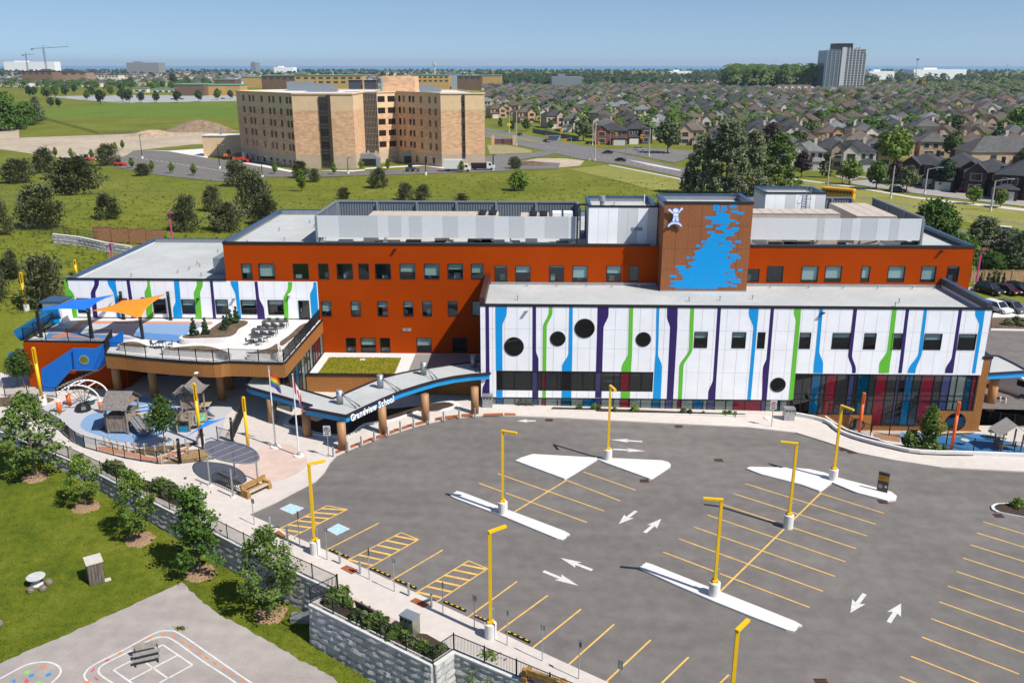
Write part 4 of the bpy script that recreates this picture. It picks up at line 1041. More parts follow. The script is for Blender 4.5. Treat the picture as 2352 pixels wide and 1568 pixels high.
def lamp(base,top,arm,label,S=Sf,pipe=True,baseh=1.05):
 b=L(*S(*base),.12);tp=B(*S(*top),b.y);h=tp.z-b.z
 t=thing('light_pole',label,'street lamp',b,'yellow square lamp posts of the car park')
 MB().tube(b+Vector((0,0,-.25)),b+Vector((0,0,baseh)),.4,.4,18).tube(b+Vector((0,0,baseh)),b+Vector((0,0,baseh+.04)),.37,.34,18).build('base',m_kerb,t)
 m=MB();m.bar(b+Vector((0,0,baseh+.2)),b+Vector((0,0,h)),.2);m.build('post',m_yellow,t)
 MB().box(b.x-.2,b.y-.2,b.z+baseh+.04,b.x+.2,b.y+.2,b.z+baseh+.22).build('base_plate',m_yellow,t)
 d=Vector((arm[0],arm[1],0)).normalized()
 a0=b+Vector((0,0,h+.02))-d*.11
 MB().bar(a0+Vector((0,0,.08)),a0+d*1.35+Vector((0,0,.08)),.24,.14).build('arm',m_yellow,t)
 MB().bar(a0+d*.5+Vector((0,0,-.01)),a0+d*1.25+Vector((0,0,-.01)),.18,.03).build('lamp_head',m_galv,t)
 if pipe:MB().box(b.x+.101,b.y-.09,b.z+baseh+.5,b.x+.25,b.y+.09,b.z+baseh+1.1).build('control_box',m_galv,t)
 return t
lamp((1396,1055),(1397,888),(.3,-1),'yellow lamp on the bow-tie island, arm toward the camera')
lamp((1155,1178),(1152,992),(.85,-.3),'yellow lamp on the long island left of centre')
lamp((1913,1101),(1929,934),(.6,-.9),'yellow lamp on the island with the totem sign')
lamp((1810,1208),(1826,1021),(-1,.25),'yellow lamp on a round base between the parking rows, arm pointing left')
lamp((1640,1366),(1650,1150),(-1,.12),'yellow lamp on the island nearest the camera, arm pointing left')
lamp((1127,1462),(1123,1224),(.6,.45),'tall yellow lamp beside the lower pavement, lower centre')
lamp((725,1270),(708,1068),(.7,.4),'yellow lamp beside the accessible parking bays')
lamp((1672,1690),(1690,1450),(.5,.6),'yellow lamp whose top only rises over the bottom edge')
def sign(S,base,top,label,plate=(.3,.45),mat=None,face=(-.6,-.8)):
 b=L(*S(*base),.13);tp=B(*S(*top),b.y);h=max(1.6,tp.z-b.z)
 t=thing('parking_sign',label,'sign',b,'thin sign posts beside the parking bays')
 MB().tube(b-Vector((0,0,.1)),b+Vector((0,0,h)),.035,.035,6).build('post',m_galv,t)
 d=Vector((face[0],face[1],0)).normalized();s=Vector((-d.y,d.x,0))
 MB().obox(b+Vector((0,0,h-plate[1]/2))+d*.05,s*plate[0]/2,d*.008,Vector((0,0,plate[1]/2))).build('plate',mat or m_galv,t)
 return t
m_sgd=M('sign_back',(.10,.10,.11),.6)
SL=['first from the plaza corner','second from the plaza corner','third from the plaza corner','fourth from the plaza corner','fifth from the plaza corner','sixth from the plaza corner','seventh from the plaza corner','eighth from the plaza corner','ninth from the plaza corner','tenth from the plaza corner','eleventh from the plaza corner']
for i,(S,a,b)in enumerate([(Sa,(222,158),(206,-70)),(Sa,(628,355),(612,40)),(Sa,(872,470),(860,185)),(Sa,(1247,645),(1237,360)),(Sa,(1470,752),(1463,455)),(Sa,(1902,958),(1897,672)),(Sa,(2182,1090),(2180,790)),(Sb,(212,1230),(212,915)),(Sb,(524,1370),(524,1052)),(Sb,(848,1530),(855,1195)),(Sb,(1205,1690),(1210,1368))]):
 sign(S,a,b,'thin sign post along the parking bays, '+SL[i],(.32,.62)if i in(1,3,10)else(.34,.4),m_sgd if i in(0,1,3,9)else None,face=(.9,.45)if i%2 else(.5,.85))
def nopark(S,base,top,label):
 b=L(*S(*base),.13);tp=B(*S(*top),b.y);h=tp.z-b.z
 t=thing('no_stopping_sign',label,'sign',b)
 MB().tube(b-Vector((0,0,.1)),b+Vector((0,0,h)),.04,.04,6).build('post',m_galv,t)
 z=b.z+h
 pl=MB().box(b.x-.34,b.y-.06,z-1.0,b.x+.34,b.y-.045,z).build('plate',m_wht,t)
 mb=MB();n=24
 for k in range(n):
  t0,t1=2*PI*k/n,2*PI*(k+1)/n
  q=lambda r,a:(b.x+r*math.cos(a),b.y-.064,z-.42+r*math.sin(a))
  mb.quad(q(.21,t0),q(.29,t0),q(.29,t1),q(.21,t1))
 m_sr=M('sign_red',(.55,.03,.04),.6)if 'striped' in label else M('sign_black',(.02,.02,.02),.6)
 mb.build('ring',m_sr,pl)
 MB().bar((b.x-.17,b.y-.066,z-.25),(b.x+.17,b.y-.066,z-.59),.01,.05).build('slash',m_sr,pl)
 MB().box(b.x-.09,b.y-.0655,z-.58,b.x-.03,b.y-.0625,z-.26).box(b.x-.029,b.y-.0655,z-.32,b.x+.09,b.y-.0625,z-.26).box(b.x+.05,b.y-.0655,z-.42,b.x+.09,b.y-.0625,z-.321).box(b.x-.029,b.y-.0655,z-.45,b.x+.09,b.y-.0625,z-.421).build('letter',M('sign_black',(.02,.02,.02),.6),pl)
 MB().box(b.x-.22,b.y-.0655,z-.88,b.x+.22,b.y-.0625,z-.78).build('text_bar',M('sign_black',(.02,.02,.02),.6),pl)
nopark(S2,(885,1150),(878,870),'no stopping sign at the kerb left of the canopy tip')
nopark(S4,(85,880),(103,645),'no stopping sign before the white striped wall, right part')
BL=0
def bollard(S,base,label):
 b=L(*S(*base),.13)
 t=thing('bollard',label,'bollard',b,'stainless steel bollards along the kerb')
 MB().tube(b-Vector((0,0,.1)),b+Vector((0,0,.98)),.085,.085,12).build('shaft',m_galv,t)
 MB().lathe(b+Vector((0,0,.98)),[(.085,0),(.07,.05),(.03,.08)],12).build('cap',m_galv,t)
for i,q in enumerate([(925,1148),(1053,1100),(1175,1050),(1290,1005),(1408,962),(1522,915),(1640,880),(1773,850),(1907,825),(2045,805),(2186,795)]):bollard(S2,q,'steel bollard under the blue canopy, %s from its tip'%ORD[i])
for i,q in enumerate([(365,192),(517,290),(985,505),(1165,592),(1598,790),(1800,890)]):bollard(Sa,q,'steel bollard beside the hatched bays, %s from the plaza'%ORD[i])
m_tact=M('tactile_brown',(.30,.09,.035),.85,var=.2,scale=6)
def tactile(S,c,i,where):
 q=pts(S,c,.13);o=flat('tactile_plate',q,.145,m_tact,thick=.02);tag(o,'rust brown tactile paving plate '+where,'tactile plate','rust brown tactile plates at the kerb')
tactile(Sa,[(395,232),(440,210),(510,262),(470,285)],0,'beside the first hatched bay')
tactile(Sa,[(985,545),(1045,517),(1152,562),(1090,600)],1,'beside the second hatched bay')
tactile(Sa,[(1605,838),(1655,808),(1792,862),(1725,898)],2,'beside the third hatched bay')
for i,(a,b)in enumerate([((945,1118),(1045,1080)),((1078,1068),(1165,1035)),((1190,1028),(1280,993)),((1305,985),(1395,955)),((1425,942),(1510,912)),((1535,905),(1630,872)),((1655,868),(1760,840)),((1830,825),(1895,812)),((1920,808),(2035,795)),((2065,790),(2170,785))]):
 tactile(S2,[(a[0],a[1]-22),(b[0],b[1]-22),(b[0],b[1]+4),(a[0],a[1]+4)],i,'under the canopy, %s from its tip'%ORD[i])
tactile(S3,[(0,765),(175,758),(178,778),(0,786)],0,'left of the two before the silver bin');tactile(S3,[(188,758),(288,762),(288,780),(188,778)],0,'right of the two below the bench at the striped wall')
for i,(S,a,b)in enumerate([(Sa,(897,385),(1060,455)),(Sa,(1257,550),(1432,625)),(Sa,(1482,655),(1665,732)),(Sa,(1910,848),(2105,932)),(Sa,(2185,972),(2330,1036)),(Sb,(207,1112),(415,1210))]):
 q=[Vector((*x,lotz(x[0])))for x in pts(S,[a,b])]
 t=thing('wheel_stop','black and yellow rubber wheel stop, %s from the plaza'%ORD[i],'wheel stop',(q[0]+q[1])/2,'rubber wheel stops at the parking bays')
 MB().bar(q[0]+Vector((0,0,.06)),q[1]+Vector((0,0,.06)),.17,.12).build('body',m_dark,t)
 for k in range(4):
  c=q[0].lerp(q[1],(k+.5)/4);d=(q[1]-q[0]).normalized();MB().bar(c-d*.13+Vector((0,0,.065)),c+d*.09+Vector((0,0,.065)),.1,.125).build('reflector',m_yellow,t)
# stone retaining walls and fences
m_stone=M('stone_block',(.42,.41,.40),.9,var=.16,scale=1.8,bump=.9,bscale=7,var2=.14,scale2=.5)
m_cap=M('stone_cap',(.60,.585,.56),.9,var=.07,scale=3,bump=.4,bscale=12)
def rough_block(seed):
 rnd=random.Random(seed);mb=MB();n,m_=3,2;g={}
 for i in range(n+1):
  for j in range(m_+1):
   edge=i in(0,n)or j in(0,m_);y=-.5-(rnd.uniform(-.04,.04)if edge else rnd.uniform(.06,.26))
   g[i,j]=len(mb.v);mb.v.append((i/n-.5+(0 if edge else rnd.uniform(-.06,.06)),y,j/m_-.5+(0 if edge else rnd.uniform(-.08,.08))))
 for i in range(n):
  for j in range(m_):mb.f.append((g[i,j],g[i+1,j],g[i+1,j+1],g[i,j+1]))
 b=len(mb.v);mb.v+=[(-.5,.5,-.5),(.5,.5,-.5),(.5,.5,.5),(-.5,.5,.5)]
 mb.f+=[(b+1,b,b+3,b+2),tuple([g[i,m_]for i in range(n+1)]+[b+2,b+3]),tuple([g[i,0]for i in range(n,-1,-1)]+[b,b+1]),tuple([g[0,j]for j in range(m_+1)]+[b+3,b]),tuple([g[n,j]for j in range(m_,-1,-1)]+[b+1,b+2])]
 return mb.mesh('stone',m_stone)
BLK=[rough_block(70+i)for i in range(8)]
def stone_wall(line_,label,topz,botz,course=.5,seed=1,cap=True,lim=290):
 rnd=random.Random(seed)
 t=thing('retaining_wall',label,'stone wall',(*line_[0],botz(*line_[0])))
 org=ORG[t.name];cnt=0;rest=MB()
 for(a,b)in zip(line_,line_[1:]):
  a,b=Vector(a),Vector(b);d=b-a;ln=d.length
  if ln<.05:continue
  d/=ln;nrm=Vector((d.y,-d.x));ang=math.atan2(d.y,d.x)
  mz=(topz(*a)+topz(*b))/2;c=0
  while True:
   zt=topz(*((a+b)/2))-.14-c*course
   if zt<min(botz(*a),botz(*b))-.1:break
   s=-rnd.uniform(0,.5)
   while s<ln:
    w_=rnd.choice([.8,1.0,1.2,1.5]);s0,s1=max(s,0),min(s+w_,ln);s+=w_
    if s1-s0<.12:continue
    mid=a+d*(s0+s1)/2;z1=topz(mid.x,mid.y)-.14-c*course
    if z1<botz(mid.x,mid.y)-.02:continue
    off=nrm*(.02+.03*c+rnd.uniform(-.02,.03))
    if cnt<lim:
     o=bpy.data.objects.new('stone',rnd.choice(BLK));COL.objects.link(o);o.parent=t;cnt+=1
     o.location=Vector((mid.x+off.x,mid.y+off.y,z1-course/2))-org
     o.rotation_euler=(0,0,ang);o.scale=(s1-s0-.02,.36,course-.02)
   c+=1
  MB().bar((a.x-nrm.x*.25,a.y-nrm.y*.25,(topz(*a)+botz(*a))/2-.2),(b.x-nrm.x*.25,b.y-nrm.y*.25,(topz(*b)+botz(*b))/2-.2),.3,max(.3,topz(*a)-botz(*a))).build('wall_core',m_joint,t)
  if cap:
   n=max(1,int(ln/1.25))
   for k in range(n):
    p,q=a+d*(ln*k/n+.008),a+d*(ln*(k+1)/n-.008)
    MB().bar((p.x-nrm.x*.0,p.y-nrm.y*.0,topz(p.x,p.y)-.065),(q.x,q.y,topz(q.x,q.y)-.065),.48,.13).build('cap_stone',m_cap,t)
 return t
topz=lambda x,y:lotz(x)+.22
stone_wall(wall1[1:],'long grey stone retaining wall behind the row of lawn trees',topz,lawnz,seed=2,lim=298)
stone_wall([K1,K2,K3,K4],'projecting grey stone wall of the planted terrace with corner, lower centre',lambda x,y:lotz(x)+.24,lambda x,y:lawnz(x,y),seed=3,lim=298)
stone_wall([K4,W3E],'grey stone retaining wall at the bottom edge below the log bench',topz,lawnz,seed=4,lim=200)
def fence(line_,zf,label,h=1.25,post_gap=2.4,group=None,pick=.11,mesh=False,zoff=0.0,name='picket_fence',mat=None,pr=.015,prail=.045):
 mat=mat or m_black
 t=thing(name,label,'fence',(*line_[0],zf(*line_[0])),group)
 for(a,b)in zip(line_,line_[1:]):
  a,b=Vector(a),Vector(b);ln=(b-a).length
  if ln<.05:continue
  n=max(1,round(ln/post_gap))
  for k in range(n+1):
   if k==n and(b-Vector(line_[-1])).length>.01:continue
   p=a.lerp(b,k/n);z=zf(p.x,p.y)+zoff
   MB().box(p.x-.035,p.y-.035,z-.1,p.x+.035,p.y+.035,z+h+.06).build('post',mat,t)
  za,zb=zf(*a)+zoff,zf(*b)+zoff
  for hh in(.1,h-.06):MB().bar((a.x,a.y,za+hh),(b.x,b.y,zb+hh),prail,.035).build('rail',mat,t)
  mb=MB();m_=max(2,int(ln/pick));d=(b-a).normalized()*pr;s=Vector((-d.y,d.x))
  for k in range(m_):
   p=a.lerp(b,(k+.5)/m_);z=zf(p.x,p.y)+zoff
   q=[p+d,p+s,p-d,p-s];i=len(mb.v)
   mb.v+=[(w_.x,w_.y,z+.1)for w_ in q]+[(w_.x,w_.y,z+h)for w_ in q]
   mb.f+=[(i+e,i+(e+1)%4,i+4+(e+1)%4,i+4+e)for e in range(4)]
  struct(mb.build('pickets',mat,t),'stuff')
 return t
pz=lambda x,y:lotz(x)+.22
fence([(p[0]-.05,p[1]-.02)for p in wall1[1:]],pz,'black picket fence on the long stone wall above the lawn')
fence([K1,K2,K3,K4],lambda x,y:lotz(x)+.24,'black picket fence round the planted terrace on the projecting wall')
fence([K4,W3E],pz,'black picket fence at the bottom edge beside the log bench')
bed=pts(Sa,[(860,835),(985,770),(1050,800),(1070,880),(1200,985),(1380,1080),(1560,1120),(1760,1150),(1900,1230),(1985,1290),(1815,1400),(1500,1255),(1200,1110),(990,1000),(800,870)])
struct(flat('planting_bed',bed,.17,m_mulch,thick=.1))
random.seed(21)
for i,(x,y,s)in enumerate([(930,850,1.1),(1010,850,1.15),(900,880,.8),(1060,900,.7),(1130,1010,.8),(1200,1030,.8),(1270,1070,.9),(1340,1090,1.1),(1380,1120,.8),(1470,1150,.8),(1550,1190,.7),(1640,1240,.7),(1720,1280,.7),(1800,1330,.7),(1880,1290,.6),(1600,1160,.5),(1430,1200,.6)]):
 p=pts(Sa,[(x,y)])[0]
 place_tree(P_bush[[0,0,2][i%3]],'shrub',(p[0],p[1],lotz(p[0])+.15),'green shrub in the planted terrace, %s from its upper left corner'%ORD[i],'shrubs in the planted terrace',sc=s,cat='shrub')
strip=pts(Sw,[(590,40),(740,60),(1080,160),(1300,260),(1420,330),(1330,400),(1090,290),(760,130)])
struct(flat('planting_bed',strip,.165,m_mulch,thick=.1))
for i,(x,y,s)in enumerate([(660,40,1.0),(720,60,1.2),(780,85,.9),(1120,220,1.1),(1170,240,1.2),(1230,270,1.2),(1290,300,1.1),(1200,290,.8)]):
 p=pts(Sw,[(x,y)])[0];place_tree(P_bush[i%2*2],'shrub',(p[0],p[1],lotz(p[0])+.15),'leafy shrub behind the long wall fence, %s from the left'%ORD[i],'shrubs behind the long wall fence',sc=s,cat='shrub')
def log_bench(p,rz,label):
 t=thing('log_bench',label,'bench',p);c,s=math.cos(rz),math.sin(rz)
 m_lg=M('golden_timber',(.36,.20,.055),.8,var=.25,scale=4,bump=.4,bscale=12)
 R_=lambda v:Vector((p[0]+v.x*c-v.y*s,p[1]+v.x*s+v.y*c,p[2]+v.z))
 for x in(-1.15,1.15):
  MB().bar((x,-.45,.22),(x,.5,.22),.34,.4).xf(R_).build('log_end',m_lg,t)
  MB().bar((x,.25,.2),(x,.45,1.05),.3,.2).xf(R_).build('log_post',m_lg,t)
  MB().bar((x,-.35,.56),(x,.35,.58),.28,.22).xf(R_).build('log_arm',m_lg,t)
 MB().bar((-1.3,.38,.85),(1.3,.38,.85),.14,.42).xf(R_).build('backrest',m_lg,t)
 MB().bar((-1.05,-.25,.47),(1.05,-.25,.47),.3,.1).xf(R_).build('seat',M('pale_timber',(.5,.42,.3),.8,var=.1,scale=4),t)
 MB().bar((-1.05,.05,.47),(1.05,.05,.47),.26,.1).xf(R_).build('seat',MATS['golden_timber'],t)
 return t
a=L(*Zc(440,1040,1080,1120,6.533),.13);b_=L(*Zc(440,1040,1360,990,6.533),.13)
log_bench(((a.x+b_.x)/2,(a.y+b_.y)/2,a.z),math.atan2(b_.y-a.y,b_.x-a.x),'golden timber log bench on the plaza by the bike shelter')
a=L(*Sb(390,1530),.13);b_=L(*Sb(700,1640),.13)
log_bench(((a.x+b_.x)/2,(a.y+b_.y)/2,a.z),math.atan2(b_.y-a.y,b_.x-a.x)+PI,'rough timber log bench at the bottom edge behind the fence')
def steel_bin(p,label,rz=0.0,mat=None):
 t=thing('litter_bin',label,'bin',p);c,s=math.cos(rz),math.sin(rz);mat=mat or M('brushed_steel',(.36,.345,.30),.35,metal=.7,var=.15,scale=1.5,stretch=(1,1,4))
 R_=lambda v:Vector((p[0]+v.x*c-v.y*s,p[1]+v.x*s+v.y*c,p[2]+v.z))
 MB().box(-.55,-.38,0,.55,.38,1.32).xf(R_).build('body',mat,t)
 MB().box(-.58,-.42,1.321,.58,.42,1.38).xf(R_).build('lid',m_grey,t)
 for x in(-.34,0,.34):MB().box(x-.12,-.395,1.02,x+.12,-.381,1.2).xf(R_).build('opening',m_dark,t)
 return t
p=L(*Sa(1610,1115),.13);steel_bin(p,'brushed steel three-slot bin by the planted terrace',-.55)
p=L(*S3(38,700),.13);steel_bin(p,'pale steel bin at the left corner of the striped wall',0,m_galv)
p=L(*S4(235,815),.13);steel_bin(p,'pale steel bin before the striped wall, right of the no stopping sign',0,m_galv)
def metal_bench(p,rz,label):
 t=thing('metal_bench',label,'bench',p);c,s=math.cos(rz),math.sin(rz)
 R_=lambda v:Vector((p[0]+v.x*c-v.y*s,p[1]+v.x*s+v.y*c,p[2]+v.z))
 m_bb=M('bronze_metal',(.10,.085,.075),.5,metal=.3)
 MB().obox((0,0,.45),(.92,0,0),(0,.25,0),(0,0,.03)).xf(R_).build('seat',m_bb,t)
 MB().obox((0,.3,.75),(.92,0,0),(0,.05,.25),(0,.02,-.012)).xf(R_).build('backrest',m_bb,t)
 for x in(-.8,0,.8):
  MB().bar((x,-.2,0),(x,-.2,.45),.05).bar((x,.25,0),(x,.25,.5),.05).xf(R_).build('leg',m_bb,t)
  MB().bar((x,-.22,.66),(x,.28,.66),.05).bar((x,-.22,.45),(x,-.22,.66),.05).xf(R_).build('armrest',m_bb,t)
 return t
p=L(*Sa(1235,965),.13);metal_bench(p,math.radians(143),'dark metal bench beside the planted terrace fence')
p=L(*S3(385,690),.13);metal_bench(p,0,'pale metal bench against the striped wall')
m_pinkc=M('pink_concrete',(.56,.42,.36),.85,var=.07,scale=1.3,var2=.05,scale2=.3)
def S11(x,y):return Zc(440,1040,x,y,6.533)
blob=smooth_poly(pts(S11,[(930,640),(1180,420),(1400,300),(1620,270),(1840,340),(2010,480),(2000,640),(1850,760),(1560,870),(1280,880),(1080,800),(1000,720)],.13),4,True)
struct(flat('pink_plaza_inlay',blob,.134,m_pinkc))
pk=pts(Sa,[(1040,830),(1090,810),(1700,1130),(1590,1130),(1400,1080),(1150,960)]);struct(flat('pink_plaza_inlay',pk,.134,m_pinkc))
bc=pts(S11,[(700,880)],.13)[0]
t=thing('bike_shelter','oval grey mesh roof on four steel posts over a bike rack','shelter',(bc[0],bc[1],lotz(bc[0])))
feet=pts(S11,[(480,950),(845,1130),(880,800),(1240,870)],.13)
zsh=2.75+lotz(bc[0])
for q in feet:
 MB().tube((q[0],q[1],lotz(q[0])+.1),(q[0],q[1],zsh),.075,.075,10).build('post',m_galv,t)
 MB().tube((q[0],q[1],lotz(q[0])+.13),(q[0],q[1],lotz(q[0])+.24),.22,.2,12).build('footing',m_kerb,t)
ov=[A(*S11(x,y),zsh)for x,y in[(385,320),(425,270),(510,248),(700,258),(900,280),(1050,318),(1180,390),(1240,460),(1255,540),(1120,598),(900,590),(720,560),(540,505),(430,430),(390,370)]]
ovs=smooth_poly([(q.x,q.y)for q in ov],3,True)
def M_mesh(name,col,alpha):
 m=M(name,col,.5,metal=.3);t_,N,K,b=nodes_of(m)
 tr=N.new('ShaderNodeBsdfTransparent');mx=N.new('ShaderNodeMixShader');mx.inputs[0].default_value=alpha
 K.new(tr.outputs[0],mx.inputs[1]);K.new(b.outputs[0],mx.inputs[2]);K.new(mx.outputs[0],N['Material Output'].inputs[0]);return m
m_pmesh=M_mesh('perforated_roof',(.13,.14,.19),.72)
MB().prism(ovs,zsh+.06,zsh+.08).build('roof_mesh',m_pmesh,t)
mb=MB()
for a,b in zip(ovs,ovs[1:]+ovs[:1]):mb.bar((*a,zsh+.05),(*b,zsh+.05),.09,.12)
mb.build('rim',m_galv,t)
for x0,y0,x1,y1 in[(405,385,700,262),(470,455,900,282),(580,512,1045,325),(720,552,1170,385),(900,585,1230,455)]:
 a,b=A(*S11(x0,y0),zsh+.1),A(*S11(x1,y1),zsh+.1);MB().bar(a,b,.06,.06).build('roof_bar',m_galv,t)
rk=thing('bike_rack','black spiral steel bike rack under the oval shelter','bike rack',(bc[0],bc[1],lotz(bc[0])+.13))
a,b=[Vector((*q,lotz(q[0])+.13))for q in pts(S11,[(570,880),(960,1060)],.13)]
d=(b-a).normalized();s=Vector((-d.y,d.x,0));hx=[]
for k in range(13*12+1):
 th=2*PI*k/12;hx.append(a.lerp(b,k/(13*12))+s*(.42*math.cos(th))+Vector((0,0,.46+.42*math.sin(th))))
MB().path(hx,.03,5).build('coil',m_dark,rk)
MB().bar(a+Vector((0,0,.04)),b+Vector((0,0,.04)),.08,.06).build('foot_rail',m_dark,rk)
def flagpole(base,top,label,flag):
 b=L(*S2(*base),.13);tp=B(*S2(*top),b.y)
 t=thing('flagpole',label+' flagpole on a round concrete footing','flagpole',b)
 MB().tube(b,b+Vector((0,0,.12)),.5,.48,18).build('footing',m_kerb,t)
 MB().tube(b+Vector((0,0,.12)),b+Vector((0,0,.45)),.16,.1,12).build('collar',m_galv,t)
 MB().tube(b+Vector((0,0,.45)),(b.x,b.y,tp.z),.085,.05,10).build('pole',M('white_pole',(.7,.7,.7),.4),t)
 MB().lathe((b.x,b.y,tp.z),[(.05,0),(.12,.06),(.12,.14),(.04,.2)],10).build('finial',m_galv,t)
 return b,tp.z
b,zt_=flagpole((412,1062),(360,358),'left silver',None)
def hangflag(b,z1,label,cols,w0,drop,fold,horiz):
 t=thing('flag',label,'flag',(b.x,b.y,z1-drop))
 n=10;m_=12
 for ci,(u0,u1,mt)in enumerate(cols):
  mb=MB()
  for i in range(n):
   for j in range(m_):
    q=[]
    for(ii,jj)in((i,j),(i+1,j),(i+1,j+1),(i,j+1)):
     s_=ii/n;v_=jj/m_
     if horiz:v_=u0+(u1-u0)*v_
     else:s_=u0+(u1-u0)*s_
     x=.09+w0*s_;z=-v_*1.35-drop*s_**1.3
     q.append((b.x+x,b.y-.05-.16*math.sin(s_*7+v_*2.5)*s_*fold,z1+z))
    mb.quad(q[0],q[3],q[2],q[1])
  mb.build('stripe' if len(cols)>3 else 'panel',mt,t,True)
 return t
FC=[M('flag_'+n_,c,.7)for n_,c in[('red',(.62,.03,.03)),('orange',(.8,.25,.02)),('yellow',(.8,.62,.04)),('green',(.08,.35,.09)),('blue',(.03,.09,.45)),('violet',(.22,.04,.35)),('white',(.78,.78,.78))]]
hangflag(b,zt_-.5,'rainbow striped flag hanging from the left flagpole',[(k/6,(k+1)/6,FC[k])for k in range(6)],.95,.75,1.0,True)
b,zt_=flagpole((620,1140),(568,425),'right silver',None)
fl=hangflag(b,zt_-.35,'red and white flag with red leaf hanging limp from the right flagpole',[(0,.25,FC[0]),(.25,.75,FC[6]),(.75,1,FC[0])],.62,1.9,1.2,False)
lf=[(0,.5),(.1,.28),(.22,.34),(.18,.1),(.38,.12),(.3,-.02),(.42,-.08),(.18,-.22),(.2,-.3),(.03,-.26),(.03,-.5)]
leaf=lf+[(-x,z)for x,z in lf[::-1]]
mb=MB()
for(x0,z0),(x1,z1)in zip(leaf,leaf[1:]+leaf[:1]):
 def LP(x,z):
  s_=.5+x*.4;v_=.5-z*.7;return(b.x+.09+.62*s_,b.y-.058-.16*math.sin(s_*7+v_*2.5)*s_*1.2-.012,zt_-.35-v_*1.35-1.9*s_**1.3)
 mb.tri(LP(0,0),LP(x0,z0),LP(x1,z1))
mb.build('leaf',FC[0],fl)
q=pts(S4,[(1020,1458),(1115,1482)]);a,b=Vector((*q[0],lotz(q[0][0])+.16)),Vector((*q[1],lotz(q[1][0])+.16))
tp=B(*S4(1035,1275),a.y);h=tp.z-a.z;d=(b-a).normalized();nrm=Vector((d.y,-d.x,0));w_=(b-a).length;mid=(a+b)/2
t=thing('totem_sign','dark upright totem sign with orange band on the right island','sign',mid)
MB().obox(mid+Vector((0,0,h/2)),d*w_/2,nrm*.09,Vector((0,0,h/2))).build('slab',M('totem_grey',(.045,.05,.06),.45),t)
MB().obox(mid+nrm*.095+Vector((0,0,h*.70)),d*w_/2,nrm*.008,Vector((0,0,h*.13))).build('orange_band',M('totem_orange',(.55,.24,.01),.5),t)
MB().obox(mid+nrm*.108-d*w_*.12+Vector((0,0,h*.76)),d*w_*.26,nrm*.003,Vector((0,0,.03))).obox(mid+nrm*.108-d*w_*.16+Vector((0,0,h*.70)),d*w_*.22,nrm*.003,Vector((0,0,.022))).build('text_bar',M('totem_dark_orange',(.30,.11,.005),.6),t)
MB().obox(mid+nrm*.095+d*w_*.30+Vector((0,0,h*.3)),d*.09,nrm*.006,Vector((0,0,.1))).build('symbol',m_wht,t)
mb=MB();c=mid+nrm*.1-d*w_*.2+Vector((0,0,h*.28))
for k in range(20):
 t0,t1=2*PI*k/20,2*PI*(k+1)/20;mb.tri(c,c+d*.2*math.cos(t0)+Vector((0,0,.2*math.sin(t0))),c+d*.2*math.cos(t1)+Vector((0,0,.2*math.sin(t1))))
mb.build('logo_disc',M('totem_tan',(.36,.25,.16),.6),t)
def crib(S,lst,wd,mat,name,closed=False,sm=4,dz=.036):
 q=lpts(S,lst);q=smooth_poly(q,sm,closed)if sm else q
 return ribbon(q,wd,dz,mat,name,zf=lawnz,closed=closed)
def Sl(x,y):return Zc(0,1237,x,y)
crib(Sl,[(2400,1660),(2220,1555),(1900,1335),(1600,1130),(1500,1104),(1380,1125),(1100,1275),(850,1400),(765,1470),(760,1530),(860,1610),(1000,1700)],.12,m_wht,'court_line')
crib(Sl,[(2250,1700),(2090,1560),(1800,1370),(1540,1185),(1440,1160),(1340,1185),(1150,1290),(930,1400),(880,1450),(900,1500),(1050,1600),(1150,1680)],.12,m_wht,'court_line')
for seg in[[(1010,1453),(1450,1228)],[(1450,1228),(1715,1408)],[(1715,1408),(1420,1568)],[(1010,1453),(1190,1580)],[(1300,1390),(1500,1530)],[(1155,1545),(1580,1322)]]:
 crib(Sl,seg,.12,m_wht,'court_line',sm=0)
crib(Sl,[(-150,1590),(0,1530),(120,1465),(260,1400),(420,1382),(520,1420),(540,1480),(480,1550),(400,1620)],.13,m_wht,'court_line')
cols=[M('paint_orange',(.60,.20,.06),.8),M('paint_red',(.55,.08,.08),.8),M('paint_green',(.20,.50,.10),.8),M('paint_blue',(.03,.22,.50),.8)]
def blob_mark(x,y,rx,ry,mat,n=8,rot=0):
 ps=[(x+rx*math.cos(t)*math.cos(rot)-ry*math.sin(t)*math.sin(rot),y+rx*math.cos(t)*math.sin(rot)+ry*math.sin(t)*math.cos(rot))for t in[2*PI*(k+.5)/n for k in range(n)]]
 struct(flat('court_paint',lpts(Sl,ps),.04,mat,zf=lawnz))
for x,y,r in[(1550,1158,.5),(1625,1205,.5),(1700,1250,.5),(1775,1300,.5),(1842,1345,.5),(1912,1390,.5),(1995,1445,.5),(2078,1498,.5),(2155,1550,.5),(1460,1135,0),(1335,1172,-.45),(1222,1225,-.45),(1068,1302,-.45)]:blob_mark(x,y,30,11,cols[0],4,r)
for x,y,r in[(955,1367,-.45),(828,1455,-.9),(858,1532,.6)]:blob_mark(x,y,30,11,cols[1],4,r)
for x,y,rx,m_ in[(390,1428,34,0),(245,1472,32,2),(282,1503,34,3),(432,1495,36,3),(238,1552,24,1),(125,1552,20,3),(345,1568,24,2),(775,1565,40,0)]:blob_mark(x,y,rx,17,cols[m_],8 if m_ in(1,2)else 4,-.4)
grass_tuft=MB()
for _ in range(160):
 p=LN(*Sl(1605+random.gauss(0,22),1082+random.gauss(0,8)),.03);a=random.uniform(0,PI);grass_tuft.tri((p.x-.05*math.cos(a),p.y-.05*math.sin(a),p.z),(p.x+.05*math.cos(a),p.y+.05*math.sin(a),p.z),(p.x,p.y,p.z+.1))
tag(struct(grass_tuft.build('grass_tuft',m_lawn),'stuff'),'small tuft of green grass growing in the play court','grass')
